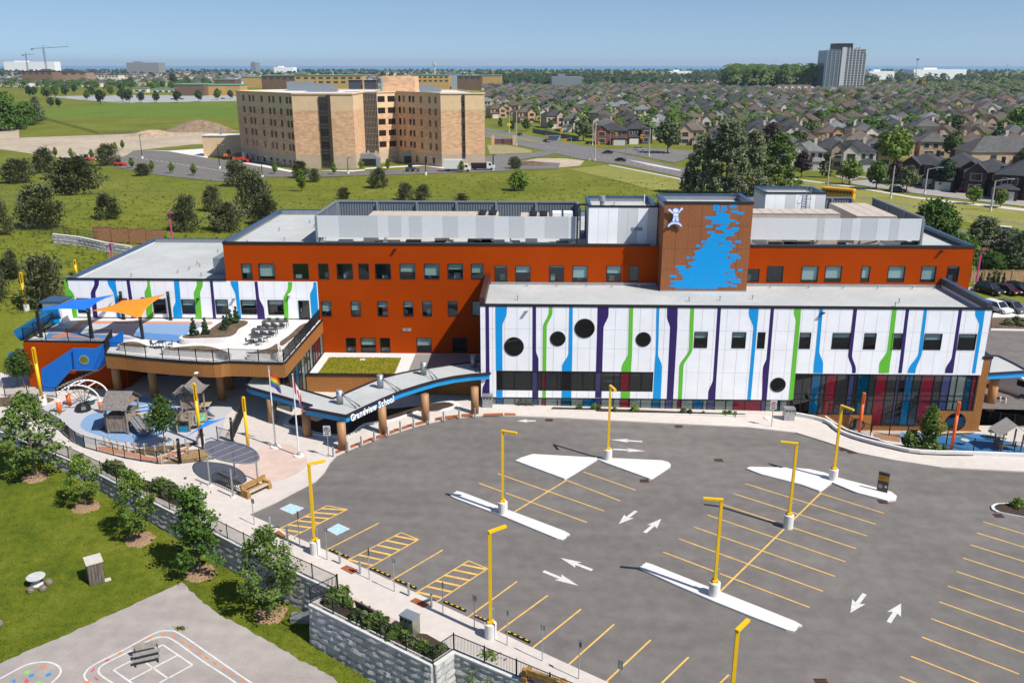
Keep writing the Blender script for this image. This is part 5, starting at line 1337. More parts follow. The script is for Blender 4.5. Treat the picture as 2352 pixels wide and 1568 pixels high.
p=LN(*Sl(1310,1345),.03);t=thing('picnic_bench','grey bench with back standing on the painted court','bench',p);rz=.42;c,s=math.cos(rz),math.sin(rz)
R_=lambda v:Vector((p.x+v.x*c-v.y*s,p.y+v.x*s+v.y*c,p.z+v.z));m_pl=M('grey_plank',(.26,.235,.205),.8,var=.2,scale=5)
MB().box(-.85,-.2,.43,.85,.2,.48).xf(R_).build('seat',m_pl,t);MB().obox((0,.32,.78),(.85,0,0),(0,.05,.2),(0,.02,0)).xf(R_).build('backrest',m_pl,t)
MB().box(-.85,-.75,.4,.85,-.5,.44).xf(R_).build('foot_plank',m_pl,t)
for x in(-.7,.7):MB().bar((x,-.7,0),(x,-.6,.4),.07).bar((x,.2,0),(x,.3,.75),.07).bar((x,-.7,.36),(x,.25,.4),.06).xf(R_).build('leg',m_dark,t)
p=LN(*Sl(330,690));t=thing('stone_table','round pale stone table on the lawn','table',p)
MB().lathe(p,[(.45,0),(.42,.1),(.25,.2),(.25,.62)],16).build('pedestal',m_cap,t);MB().lathe(p+Vector((0,0,.62)),[(.62,0),(.66,.03),(.66,.1),(.6,.12)],24).build('table_top',M('stone_pale',(.5,.5,.5),.8,var=.12,scale=5),t)
for i,(x,y)in enumerate([(275,755),(382,740),(437,685),(-5,1055)]):
 q=LN(*Sl(x,y));o=MB();
 for k in range(5):o.lathe(q+Vector((0,0,k*.06)),[(.22-.015*abs(k-2),0),(.23-.015*abs(k-2),.059)],10)
 tag(MB().lathe(q-Vector((0,0,.04)),[(.2,0),(.28,.12),(.27,.3),(.2,.4)],10).build('boulder_seat',M('brown_stone',(.20,.16,.13),.9,var=.3,scale=4,bump=.6,bscale=8),None),['brown boulder seat left of the stone table','brown boulder seat in front of the stone table','brown boulder seat right of the stone table','brown boulder at the left edge of the lawn'][i],'boulder','boulder seats on the lawn')
q=lpts(Sl,[(805,705),(875,672)]);a,b=Vector((*q[0],0)),Vector((*q[1],0));d=(b-a).normalized();d=Vector((math.cos(.62),math.sin(.62),0));nrm=Vector((-d.y,d.x,0))
p=Vector((q[0][0],q[0][1],lawnz(*q[0])));t=thing('timber_cabinet','tall weathered timber cabinet with pale slab top on the lawn','cabinet',p)
wx,wy,hh=1.05,1.2,1.75
MB().obox(p+d*wx/2+nrm*wy/2+Vector((0,0,hh/2)),d*(wx/2-.03),nrm*(wy/2-.03),Vector((0,0,hh/2))).build('core',m_dark,t)
m_old=M('old_plank',(.15,.12,.10),.9,var=.35,scale=5,stretch=(2,2,.3))
for k in range(5):MB().obox(p+d*(wx*(k+.5)/5)-nrm*.0+Vector((0,0,hh/2)),d*(wx/10-.012),nrm*.025,Vector((0,0,hh/2-.02))).build('plank',m_old,t)
for k in range(6):MB().obox(p+nrm*(wy*(k+.5)/6)+Vector((0,0,hh/2)),nrm*(wy/12-.012),d*.025,Vector((0,0,hh/2-.02))).build('plank',m_old,t)
MB().obox(p+d*wx/2+nrm*wy/2+Vector((0,0,hh+.06)),d*(wx/2+.08),nrm*(wy/2+.08),Vector((0,0,.05))).build('slab_top',M('pale_slab',(.55,.50,.44),.85,var=.08,scale=4),t)
MB().obox(p+d*(wx+.2)+nrm*.15+Vector((0,0,.04)),d*.22,nrm*.18,Vector((0,0,.05))).build('foot_slab',MATS['pale_slab'],t)
q=lpts(Sa,[(640,1010)])[0];z=lawnz(*q)
t=thing('culvert_grate','grey mesh drain inlet box at the foot of the stone wall','drain',(*q,z))
MB().box(q[0]-.7,q[1]-.35,z-.1,q[0]+.8,q[1]+.45,z+.35).build('box',m_gravel,t);MB().box(q[0]-.75,q[1]-.4,z+.351,q[0]+.85,q[1]+.5,z+.38).build('mesh_lid',m_galv,t)
NP=[tree2('near%d'%i,80+i,1.3,6.7,2.15,.09,3600,.15,[l_mid,l_lime,l_fresh][i],[60,44,54][i],[None,None,(lambda t:(1-t)**.55*(.75+.25*math.sin(t*14)))][i],.21)for i in range(3)]
m_ring=M('wood_chip',(.30,.19,.11),.95,var=.4,scale=10,bump=.9,bscale=18)
for i,(S,base,top,lab,k,wsc)in enumerate([(Sp,(490,1140),(330,10),'large leafy tree on the lawn, farthest left of the row',0,1.12),(Sw,(428,375),(380,-120),'small lime green tree, second in the lawn row',1,.95),(Sw,(945,690),(930,30),'slender tree with bare lower trunk, third in the lawn row',1,.80),(Sw,(1530,1010),(1500,200),'dense leafy tree, fourth in the lawn row',2,1.05),(Sw,(2200,1400),(2180,590),'dense leafy tree at the foot of the stone wall, nearest in the lawn row',0,1.0)]):
 p=LN(*S(*base));tp=B(*S(*top),p.y);h=tp.z-p.z;s_=h/6.9
 place_tree(NP[k],'lawn_tree',p,lab,'young trees in a row on the lawn',sc=(s_*wsc,s_*wsc,s_),rz=i*1.3)
 mb=MB();n=28;rr=1.25
 ring=[(p.x+rr*random.uniform(.82,1.12)*math.cos(2*PI*j/n),p.y+rr*random.uniform(.82,1.12)*math.sin(2*PI*j/n))for j in range(n)]
 i0=len(mb.v);mb.v+=[(x,y,lawnz(x,y)-.01)for x,y in ring]+[(p.x+(x-p.x)*.6,p.y+(y-p.y)*.6,p.z+.12)for x,y in ring]+[(p.x,p.y,p.z+.14)]
 for j in range(n):
  e=(j+1)%n;mb.f+=[(j,e,n+e,n+j),(n+j,n+e,2*n)]
 tag(mb.build('mulch_ring',m_ring),'ring of brown wood chips round the '+ORD[i]+' lawn tree from the left','mulch','wood chip rings round the lawn trees')
p=L(*Sb(60,1640),-2.6);tp=B(*Sb(60,1300),p.y)
place_tree(NP[1],'lawn_tree',(p.x,p.y,p.z),'lime green tree rising over the bottom edge below the fence','young trees in a row on the lawn',sc=(.75,.75,(tp.z-p.z)/6.9),rz=2)
# roof terrace, canopy, left front
TZ=6.42
def At(S,x,y,z=TZ):
 p=A(*S(x,y),z);return(p.x,p.y)
def Sx(x,y):return Zc(400,740,x,y,5.6)
front=[At(S1,940,592,6.5),At(S1,1120,608,6.5),At(S1,1300,630,6.5),At(S1,1600,655,6.5),At(S1,1900,672,6.5),At(Sx,900,790,6.5),At(Sx,1300,802,6.5),At(Sx,1640,810,6.5)]
front=smooth_poly(front,3)
cR=front[-1];OLX,OLY=-57.4,91.9
outline=[(OLX,Y1),(OLX,OLY),(-47.2,OLY-.2),front[0]]+front[1:]+[(-26.05,Y1)]
MB().prism(outline,4.95,TZ).build('terrace_slab',m_conc2,school)
def fascia(line_,z0,z1,mat,name,off=.06):
 mb=MB()
 for a,b in zip(line_,line_[1:]):
  a,b=Vector(a),Vector(b);d=(b-a).normalized();n=Vector((d.y,-d.x))*off
  mb.bar((*(a+n),(z0+z1)/2),(*(b+n),(z0+z1)/2),.1,z1-z0)
 return mb.build(name,mat,school)
fascia(front+[(-26.0,Y1-.02)],4.86,6.3,m_wood,'wood_fascia')
fascia([(OLX,OLY),(-47.2,OLY-.2),front[0]]+front[1:]+[(-26.0,Y1-.02)],6.302,6.56,m_dark,'terrace_coping',.1)
MB().box(OLX,OLY-.32,-.3,-46.6,OLY+.3,6.3).build('orange_wall',m_orange,school)
MB().box(OLX-.001,OLY+.301,-.3,OLX+.3,Y1,6.3).build('orange_wall',m_orange,school)
MB().box(OLX-.06,OLY+.3,6.302,OLX+.2,Y1,6.56).build('terrace_coping',m_dark,school)
gy=96.2
MB().box(-46.6,OLY+.31,0,-46.3,gy,4.94).build('ground_floor_wall',m_orange,school)
mb=MB();xs=[-46.2+i*1.35 for i in range(16)]
for x in xs:mb.box(x-.05,gy-.06,.2,x+.05,gy+.06,4.94)
mb.box(-46.3,gy-.055,2.9,-26.1,gy+.055,3.02)
f=mb.build('ground_floor_glazing',m_frame,school)
for k in range(15):
 gm=[g_n,g_b,m_blue,g_c,g_n,g_b][k%6]
 MB().box(xs[k]+.05,gy-.01,.2,xs[k+1]-.05,gy+.01,2.9).build('pane',gm,f);MB().box(xs[k]+.05,gy-.01,3.02,xs[k+1]-.05,gy+.01,4.94).build('pane',g_n,f)
MB().box(-46.3,gy+3,.2,-26.1,gy+3.1,4.94).build('partition',m_inner,school)
cz=lambda x:lotz(x)+.13
for x,y in[(-47.03,91.0),(-42.31,89.7),(-34.6,89.25),(-34.85,92.4),(-29.5,92.5)]:
 MB().tube((x,y,cz(x)-.1),(x,y,4.95),.45,.45,22).build('round_column',M('round_wood',(.46,.23,.085),.5,var=.12,scale=3,stretch=(1,1,.1)),school,True)
x_,z_=At(S1,1778,752,5.4)[0],5.45
wall_light(x_,84.5,5.5,m_white)
mb=MB();ys=[86.2+i*1.24 for i in range(13)]
for y in ys:mb.box(-26.12,y-.05,.1,-25.98,y+.05,4.84)
f=mb.build('side_glazing',m_frame,school)
for k in range(12):MB().box(-26.06,ys[k]+.05,.1,-26.04,ys[k+1]-.05,4.84).build('pane',[g_n,g_n,g_b,g_n,g_c,g_n,g_n,g_c,g_n,g_r,g_n,g_c][k],f)
GZ=2.25
MB().box(-25.9,92.3,-.3,WX0-.02,92.6,GZ+.25).build('low_front_wall',m_wood,school)
MB().box(-25.9,92.2,GZ+.252,WX0-.02,92.65,GZ+.42).build('low_coping',m_dark,school)
MB().box(-25.9,92.61,GZ-.2,WX0-.02,Y1-.02,GZ).build('low_roof',m_conc2,school)
gr=[At(S2,890,268,GZ),At(S2,1530,272,GZ),(At(S2,1530,272,GZ)[0]+.1,92.9),(At(S2,890,268,GZ)[0],92.9)]
MB().prism(gr,GZ+.002,GZ+.09).build('green_roof',m_sedum,school)
MB().prism([(-14.6,92.7),(WX0-.1,92.7),(WX0-.1,Y1-.3),(-14.6,Y1-.3)],GZ+.002,GZ+.05).build('gravel_roof',m_gravel,school)
mb=MB();random.seed(9)
for _ in range(5200):
 x,y=random.uniform(gr[0][0],gr[1][0]),random.uniform(92.95,gr[0][1]);h=random.uniform(.05,.16);a=random.uniform(0,PI)
 mb.tri((x-.05*math.cos(a),y-.05*math.sin(a),GZ+.08),(x+.05*math.cos(a),y+.05*math.sin(a),GZ+.08),(x+random.uniform(-.04,.04),y,GZ+.08+h))
struct(mb.build('sedum_tufts',m_sedum,school),'stuff')
p=At(S2,1187,294,GZ);MB().box(p[0]-.3,p[1]-.2,GZ+.09,p[0]+.3,p[1]+.2,GZ+.2).build('roof_hatch',m_conc2,school)
KZ=3.92
cpx=[(1040,782),(672,712),(735,690),(400,590),(180,530),(148,505),(165,470),(250,382),(490,385),(450,490),(690,562),(920,630),(1130,540),(1330,455),(1520,405),(1700,370),(2000,325),(2285,292),(2310,340),(2318,402)]
fr=[(2318,402),(2150,415),(2000,434),(1850,465),(1700,508),(1520,565),(1350,637),(1190,710)]
cp=[At(S2,x,y,KZ)for x,y in cpx]+[At(S2,x,y,KZ)for x,y in fr[1:]]
can=thing('entrance_canopy','zigzag entrance canopy with blue fascia and grey deck on wooden columns','canopy',(cp[0][0],cp[0][1],0))
MB().prism(cp,3.2,KZ-.12).build('fascia',M('canopy_blue',(.01,.27,.58),.45,var=.03,scale=2),can)
MB().prism([(x,y)for x,y in cp],KZ-.118,KZ-.05).build('deck',m_roof,can)
m_rim=M('canopy_rim',(.022,.014,.022),.5)
for a,b in zip(cp,cp[1:]+cp[:1]):MB().bar((*a,KZ-.06),(*b,KZ-.06),.26,.22).build('rim',m_rim,can)
frw=[Vector(At(S2,x,y,KZ))for x,y in fr+[(1040,782)]]
mdw=M('canopy_column',(.36,.19,.085),.55,var=.12,scale=3,stretch=(1,1,.1))
for x,y in[(1005,1085),(690,965),(380,845),(1365,940),(1745,825),(2185,765)]:
 p=L(*S2(x,y),.13);MB().tube((p.x,p.y+.2,p.z-.1),(p.x,p.y+.2,3.2),.42,.42,22).build('column',mdw,can,True)
for(x,y),rods in zip([(985,672),(1345,530),(1730,412),(2175,345)],[((1130,715),(1165,698)),((1490,565),(1525,553)),((1815,460),(1850,450)),((2200,395),(2240,392))]):
 p=At(S2,x,y,KZ);t=Vector((p[0],p[1],KZ-.05))
 MB().tube(t,t+Vector((0,0,1.35)),.33,.33,16).build('steel_mast',m_grey,can,True)
 MB().tube(t+Vector((0,0,1.352)),t+Vector((0,0,1.45)),.38,.3,16).build('mast_cap',m_galv,can)
 for q in rods:
  e=At(S2,*q,KZ);MB().tube(t+Vector((0,0,1.2)),(e[0],e[1],KZ),.03,.03,6).build('stay_rod',m_dark,can)
  MB().tube(Vector((e[0],e[1],KZ)).lerp(t+Vector((0,0,1.2)),.25),(e[0],e[1],KZ),.05,.05,6).build('turnbuckle',m_dark,can)
path=frw[::-1]
cum=[0]
for a,b in zip(path,path[1:]):cum.append(cum[-1]+(b-a).length)
def along(s):
 for k in range(len(path)-1):
  if s<=cum[k+1]or k==len(path)-2:
   t=(s-cum[k])/(cum[k+1]-cum[k]);return path[k].lerp(path[k+1],t),(path[k+1]-path[k]).normalized()
txt='Grandview School';adv={'G':.62,'r':.34,'a':.47,'n':.49,'d':.52,'v':.44,'i':.23,'e':.48,'w':.64,' ':.28,'S':.52,'c':.44,'h':.49,'o':.50,'l':.22}
def proj_len(px_,py_):
 q=Vector(At(S2,px_,py_,3.6));best=min(range(0,200),key=lambda k:(along(cum[-1]*k/200)[0]-q).length);return cum[-1]*best/200
s0,s1=.42,proj_len(1560,650);tot=sum(adv[c]for c in txt);ks=(s1-s0)/tot;s=s0
m_let=M('letter_white',(.85,.85,.86),.5)
for ch in txt:
 wdt=adv[ch]*ks
 if ch!=' ':
  cu=bpy.data.curves.new('letter','FONT');cu.body=ch;cu.size=.95;cu.extrude=.05;cu.offset=.016;cu.align_x='CENTER'
  tmp=bpy.data.objects.new('letter',cu);COL.objects.link(tmp)
  me=bpy.data.meshes.new_from_object(tmp.evaluated_get(bpy.context.evaluated_depsgraph_get()))
  bpy.data.objects.remove(tmp);me.name='letter';me.materials.clear();me.materials.append(m_let)
  P_,d=along(s+wdt/2);n=Vector((d.y,-d.x))
  o=bpy.data.objects.new('letter',me);COL.objects.link(o);o.parent=can
  o.location=Vector((P_.x+n.x*.16,P_.y+n.y*.16,3.2))-ORG[can.name];o.rotation_euler=(PI/2,0,math.atan2(d.y,d.x));o.scale=(ks*.90,1.0,1)
 s+=wdt
bedc=smooth_poly(pts(S2,[(480,870),(540,800),(700,770),(1000,770),(1300,740),(1700,700),(1950,660),(2050,690),(1900,735),(1700,745),(1450,830),(1200,870),(1080,960),(960,985),(740,955),(600,900)],.13),3,True)
t=thing('canopy_planter','curved planting bed with pale kerb in the shade under the canopy','planter',(-18,86,0))
flat('kerb',bedc,.32,m_conc2,t,thick=.3);cc=Vector((sum(x for x,y in bedc)/len(bedc),sum(y for x,y in bedc)/len(bedc)))
flat('soil',[(cc.x+(x-cc.x)*.94,cc.y+(y-cc.y)*.9)for x,y in bedc],.335,m_mulch,t,thick=.05)
tf=lambda x,y:TZ
fence([outline[1],outline[2],front[0]],tf,'black picket fence on the terrace edge over the orange wall',h=1.35,zoff=.14)
fence([outline[1],(OLX,Y1-3)],tf,'black picket fence along the left end of the roof terrace',h=1.35,zoff=.14)
fence(front[::3]+[front[-1]],tf,'black picket fence following the curved terrace front',h=1.3,zoff=.14)
fence([front[-1],(-26.15,Y1-.2)],tf,'black picket fence along the right side of the terrace',h=1.3,zoff=.14)
def planter(S,c,label,z=TZ,h=.62,sm=3,grill=True):
 q=smooth_poly([At(S,x,y,z+h)for x,y in c],sm,True)
 t=thing('terrace_planter',label,'planter',(q[0][0],q[0][1],z));cc=Vector((sum(x for x,y in q)/len(q),sum(y for x,y in q)/len(q)))
 MB().prism(q,z,z+h).build('wall',m_conc2,t)
 MB().prism([(cc.x+(x-cc.x)*.92,cc.y+(y-cc.y)*.9)for x,y in q],z+h-.1,z+h+.03).build('soil',m_soil,t)
 return t
planter(Sx,[(205,475),(260,440),(420,430),(560,400),(700,300),(820,235),(1000,225),(1120,225),(1185,245),(1160,290),(1050,350),(990,430),(850,475),(500,490),(280,495)],'large curved planter with conical evergreens in the middle of the terrace')
planter(Sx,[(-20,625),(150,600),(400,580),(600,585),(750,620),(905,675),(890,690),(600,680),(300,660),(0,640)],'curved planter with dark soil behind the terrace front, middle')
planter(Sx,[(1130,695),(1250,660),(1450,610),(1555,545),(1570,600),(1560,690),(1350,700)],'planter with dark soil at the right front terrace corner')
planter(Sx,[(1570,545),(1700,450),(1880,290),(1990,260),(1900,370),(1760,480),(1600,600)],'narrow planter along the right terrace fence')
planter(S1,[(1045,520),(1110,490),(1220,490),(1320,530),(1300,545),(1150,535)],'small curved planter at the head of the blue stair')
for a_,b_ in[((0,700),(900,770)),((1130,745),(1560,780))]:
 A0,A1_=Vector((*At(Sx,a_[0],a_[1]+20,TZ),TZ)),Vector((*At(Sx,b_[0],b_[1]+20,TZ),TZ));mb=MB()
 A0 .y+=.35;A1_.y+=.35;n=int((A1_-A0).length/.16)
 for k in range(n):p=A0 .lerp(A1_,k/n);mb.box(p.x-.05,p.y-.03,TZ,p.x+.05,p.y+.0,TZ+.7)
 tg=thing('planter_screen','grey slatted metal screen on the '+('middle' if a_[0]==0 else 'right')+' planter behind the terrace fence','screen',A0)
 struct(mb.build('slats',m_galv,tg),'stuff');MB().bar(A0+Vector((0,.03,.68)),A1_+Vector((0,.03,.68)),.04,.06).build('top_rail',m_galv,tg)
P_cone=(None,crown_mesh(90,.05,1.9,.5,900,.1,l_dark,12,'cone'))
for i,(x,y,s_)in enumerate([(415,445,1.15),(572,430,1.1),(830,370,.95),(870,310,.8),(920,290,1.0),(995,270,1.1)]):
 p=At(Sx,x,y,TZ+.6);place_tree(P_cone,'conical_evergreen',(p[0],p[1],TZ+.6),'small conical evergreen in the big terrace planter, %s from the left'%ORD[i],'conical evergreens in the terrace planter',sc=s_,cat='shrub')
m_cafe=M('cafe_dark',(.055,.055,.062),.55)
def cafe_table(x,y,lx,ly,label,rz=0.0):
 t=thing('terrace_table',label,'table',(x,y,TZ));R_=lambda v:Vector((x+v.x*math.cos(rz)-v.y*math.sin(rz),y+v.x*math.sin(rz)+v.y*math.cos(rz),TZ+v.z))
 MB().box(-lx/2,-ly/2,.72,lx/2,ly/2,.76).xf(R_).build('table_top',m_cafe,t)
 for sx in(-1,1):
  for sy in(-1,1):MB().bar((sx*(lx/2-.06),sy*(ly/2-.06),0),(sx*(lx/2-.06),sy*(ly/2-.06),.72),.05).xf(R_).build('leg',m_cafe,t)
def cafe_chair(x,y,rz,label):
 t=thing('terrace_chair',label,'chair',(x,y,TZ),'dark terrace chairs');R_=lambda v:Vector((x+v.x*math.cos(rz)-v.y*math.sin(rz),y+v.x*math.sin(rz)+v.y*math.cos(rz),TZ+v.z))
 MB().box(-.23,-.23,.43,.23,.23,.46).xf(R_).build('seat',m_cafe,t);MB().obox((0,.23,.67),(.22,0,0),(0,.02,.19),(0,.012,0)).xf(R_).build('backrest',m_cafe,t)
 for sx in(-.2,.2):
  for sy in(-.2,.2):MB().bar((sx,sy,0),(sx,sy,.43),.03).xf(R_).build('leg',m_cafe,t)
for nm,x,y,lx in[('rear',1520,245,3.0),('front',1375,355,2.9)]:
 p=At(Sx,x,y,TZ+.74);cafe_table(p[0],p[1],lx,.9,'long dark table on the terrace, %s of the two'%nm)
 for k in range(3):
  for sd,w_ in((1,'wall'),(-1,'camera')):cafe_chair(p[0]-lx*.33+k*lx*.33,p[1]+sd*.75,0 if sd>0 else PI,'dark chair on the %s side of the %s long terrace table, %s from the left'%(w_,nm,ORD[k]))
p=At(Sx,1260,460,TZ+.74);cafe_table(p[0],p[1],1.0,1.0,'small square dark table on the terrace with round seats')
for k,a in enumerate((.5,2.1,3.9,5.3)):cafe_chair(p[0]+1.0*math.cos(a),p[1]+.9*math.sin(a),a-PI/2,'dark chair at the small square terrace table, %s counting round it'%ORD[k])
p=At(S1,1430,490,TZ+.74);cafe_table(p[0],p[1],.9,.9,'small dark table on the terrace beside the blue surfacing')
for k,a in enumerate((.2,3.0)):cafe_chair(p[0]+.95*math.cos(a),p[1]+.9*math.sin(a),a-PI/2,'dark chair '+('right' if k==0 else 'left')+' of the small terrace table by the blue surfacing')
r_blue=M('rubber_blue',(.19,.31,.50),.9,var=.06,scale=8,bump=.2,bscale=40);r_dblue=M('rubber_mid_blue',(.09,.22,.46),.9,var=.06,scale=8);r_or=M('rubber_terracotta',(.52,.24,.14),.9,var=.06,scale=8);r_grey=M('rubber_grey',(.44,.44,.46),.9,var=.06,scale=6,bump=.2,bscale=40)
def pad(S,c,dz,mat,sm=2,z=TZ):
 q=[At(S,x,y,z)for x,y in c];q=smooth_poly(q,sm,True)if sm else q
 struct(MB().prism(q,z+dz-.004,z+dz,False).build('rubber_surface',mat))
pad(S1,[(480,340),(620,300),(1900,305),(1860,345),(1000,500),(400,465)],.006,r_grey,0)
pad(S1,[(1300,330),(1760,330),(1760,370),(1680,410),(1600,455),(1380,420),(1200,412)],.012,r_blue,2)
pad(S1,[(1195,402),(1400,418),(1600,435),(1588,495),(1420,480),(1250,460)],.018,r_dblue,2)
pad(S1,[(690,302),(1300,312),(1900,318),(1880,336),(1300,328),(700,328)],.018,r_or,0)
pad(S1,[(430,412),(700,418),(980,432),(1195,462),(800,466),(390,462)],.012,r_dblue,0)
pad(S1,[(455,455),(470,432),(560,415),(690,328),(740,328),(620,430),(900,455),(880,464),(600,445),(520,458)],.018,r_or,0)
def sail_post(S,base,top,label,z=TZ,r=.14):
 b=A(*S(*base),z);tp=B(*S(*top),b.y)
 t=thing('sail_post',label,'post',(b.x,b.y,z),'black square posts of the shade sails')
 MB().bar((b.x,b.y,z-.05),(b.x,b.y,tp.z),r*2).build('shaft',m_dark,t);MB().box(b.x-.2,b.y-.2,z,b.x+.2,b.y+.2,z+.03).build('base_plate',m_dark,t)
 MB().box(b.x-.06,b.y-r-.08,tp.z-.3,b.x+.06,b.y-r-.001,tp.z-.18).build('eye_bracket',m_galv,t)
 return Vector((b.x,b.y,tp.z-.25))
pa=sail_post(S1,(368,452),(337,187),'black sail post at the left terrace corner');pb=sail_post(S1,(822,457),(787,193),'black sail post between the blue and orange sails');pc=sail_post(S1,(1103,290),(1075,42),'black sail post against the striped wall, left one')
pd=sail_post(S1,(1272,464),(1252,270),'black sail post at the lower corner of the orange sail');pe=sail_post(S1,(1522,296),(1497,44),'black sail post against the striped wall, right one')
def sail(c,mat,label,k=.30):
 c=[Vector(x)for x in c];ce=sum(c,Vector())/4;n=14;mb=MB();g={}
 for i in range(n+1):
  for j in range(n+1):
   u,v=i/n,j/n;p=c[0]*(1-u)*(1-v)+c[1]*u*(1-v)+c[2]*u*v+c[3]*(1-u)*v
   e=k*(4*u*(1-u)*abs(2*v-1)+4*v*(1-v)*abs(2*u-1));p=p+(ce-p)*e*.75
   g[i,j]=len(mb.v);mb.v.append(tuple(p))
 for i in range(n):
  for j in range(n):mb.f.append((g[i,j],g[i+1,j],g[i+1,j+1],g[i,j+1]))
 o=mb.build('shade_sail',mat,None,True);md=o.modifiers.new('thick','SOLIDIFY');md.thickness=.012
 return tag(o,label,'shade sail')
m_sb=M('sail_blue',(.005,.16,.72),.7,var=.04,scale=2);m_so=M('sail_orange',(.90,.24,.012),.7,var=.04,scale=2)
ul=B(*S1(650,112),98.8)
sail([pa,pb,pc+Vector((-.6,0,-.1)),ul],m_sb,'bright blue shade sail over the left end of the terrace')
sail([pb+Vector((.4,0,0)),pd,pe+Vector((-.2,0,0)),B(*S1(1085,118),98.5)],m_so,'bright orange shade sail over the terrace beside the blue one')
YP=90.2;gp=B(*S1(385,888),YP)
t=thing('blue_stair','bright blue panelled stair with round porthole climbing to the terrace','stair',(gp.x,YP,.9))
m_st=M('stair_blue',(.003,.145,.56),.5,var=.03,scale=2)
def fp(lst,Y):return[onF(S1(x,y),Y)for x,y in lst]
MB().prismY(fp([(362,735),(645,548),(663,742),(390,888)],YP)[:3]+[(onF(S1(663,742),YP)[0]-.4,3.6),(gp.x+.9,lotz(gp.x)+.13),(gp.x-.1,lotz(gp.x)+.13)],YP,YP+.1).build('lower_panel',m_st,t)
MB().prismY(fp([(646,546),(850,550),(858,738),(664,741)],YP-.3),YP-.3,YP-.2).build('landing_panel',m_st,t)
q1=B(*S1(850,550),YP-.3);q2=B(*S1(1095,392),OLY-1.9);q3=B(*S1(858,738),YP-.3);q4=B(*S1(1097,560),OLY-1.9)
mb=MB();mb.quad(q1,q3,q4,q2);o=mb.build('upper_panel',m_st,t);md=o.modifiers.new('thick','SOLIDIFY');md.thickness=.1
c=onF(S1(750,650),YP-.3);mb=MB()
for k in range(28):
 t0,t1=2*PI*k/28,2*PI*(k+1)/28;q=lambda r,a,y:(c[0]+r*math.cos(a),y,c[1]+r*math.sin(a))
 mb.quad(q(.44,t0,YP-.36),q(.54,t0,YP-.36),q(.54,t1,YP-.36),q(.44,t1,YP-.36));mb.quad(q(.54,t0,YP-.36),q(.54,t0,YP-.3),q(.54,t1,YP-.3),q(.54,t1,YP-.36))
mb.build('porthole_rim',m_galv,t);MB().prismY(disc(c,.45,0),YP-.335,YP-.31).build('hole_mirror_disc',M('hole_light_mirror',(.75,.75,.75),.08,metal=1),t)  # mirror disc added in place of an open round hole showing light
xa,xb_=onF(S1(400,800),YP)[0],q1 .x
for k in range(14):
 x0=gp.x+.3+k*.42;MB().box(x0,YP+.15,.9+k*.19,x0+.44,YP+1.7,1.0+k*.19).build('tread',m_galv,t)
lp=onF(S1(664,741),YP)[1];MB().box(onF(S1(650,700),YP)[0],YP-.19,lp,q1 .x,YP+1.7,lp+.12).build('landing',m_galv,t)
for k in range(14):
 f_=k/14;x0=q1 .x+(q2 .x-q1 .x)*f_;MB().box(x0,YP-.1,lp+.15+(TZ-lp)*f_,x0+(q2 .x-q1 .x)/14+.02,YP+1.6,lp+.25+(TZ-lp)*f_).build('tread',m_galv,t)
for x,y in[(690,860),(860,860),(540,850)]:p=A(*S1(x,y),.9);MB().tube((p.x,YP+.6,.7),(p.x,YP+.6,onF(S1(x,745),YP)[1]),.07,.07,8).build('stair_post',m_dark,t)
m_tb=M('slide_blue',(.008,.10,.25),.3)
a,b=B(*S1(440,240),99.0),B(*S1(330,330),98.0);t=thing('tube_slide','dark blue tube slide leaving the left end of the terrace','slide',(b.x,b.y,3))
MB().path([a+Vector((1.5,0,.2)),a,b,b+Vector((-2,-1.0,-1.2))],.75,14).build('tube',m_tb,t)
e=B(*S1(230,600),93);MB().path([e+Vector((1.2,1,.5)),e+Vector((0,0,0)),e+Vector((-1.5,-.6,-.3))],.65,14).build('tube_exit',m_tb,t)
MB().tube((b.x-1,b.y-.5,terr(b.x,b.y)),(b.x-1,b.y-.5,b.z-.8),.09,.09,8).build('support',m_dark,t)
s0_=B(*S1(440,215),99.5);s1_=B(*S1(520,150),99.5)
t=thing('terrace_shed','small white and blue stair head box at the left end of the terrace','shed',(s0_.x,98.5,TZ))
MB().box(s0_.x-.2,98.6,TZ,s0_.x+2.0,100.8,9.0).build('white_box',m_white,t);MB().box(s0_.x-.25,98.5,TZ,s0_.x+1.6,98.59,8.4).build('blue_front',m_blue,t);MB().box(s0_.x-.4,98.3,9.0,s0_.x+2.2,101,9.25).build('roof',m_coping,t)
# playgrounds
def Sg(x,y):return Zc(60,900,x,y,6.533)
def Sr(x,y):return Zc(230,920,x,y,6.533)
def Lp(S,x,y,dz=.13):return L(*S(x,y),dz)
def gpad(S,c,dz,mat,sm=3,name='rubber_surface'):
 q=pts(S,c,.13);q=smooth_poly(q,sm,True)if sm else q;struct(flat(name,q,.13+dz,mat))
gpad(S1,[(360,1075),(560,1030),(1000,975),(1260,958),(1700,985),(2115,1030),(2010,1150),(1960,1330),(1750,1410),(1300,1420),(1000,1410),(800,1400),(640,1330),(470,1200)],.004,r_grey,3)
gpad(S1,[(715,1225),(790,1140),(980,1085),(1180,985),(1400,995),(1560,1060),(1560,1200),(1420,1320),(1100,1385),(900,1330),(760,1280)],.008,r_blue,4)
gpad(S1,[(1660,1040),(1870,1015),(1885,1050),(1850,1130),(1790,1185),(1640,1160)],.008,r_blue,3)
gpad(S1,[(1180,1085),(1330,1065),(1480,1120),(1440,1180),(1200,1130)],.012,r_dblue,3)
gpad(S1,[(1250,1210),(1370,1190),(1400,1230),(1290,1260)],.012,r_dblue,3)
gpad(Sr,[(60,1110),(250,1120),(480,1180),(750,1240),(1000,1290),(1250,1200),(1480,1120),(1500,1150),(1300,1240),(1030,1350),(700,1300),(400,1230),(100,1170)],.014,r_or,2)
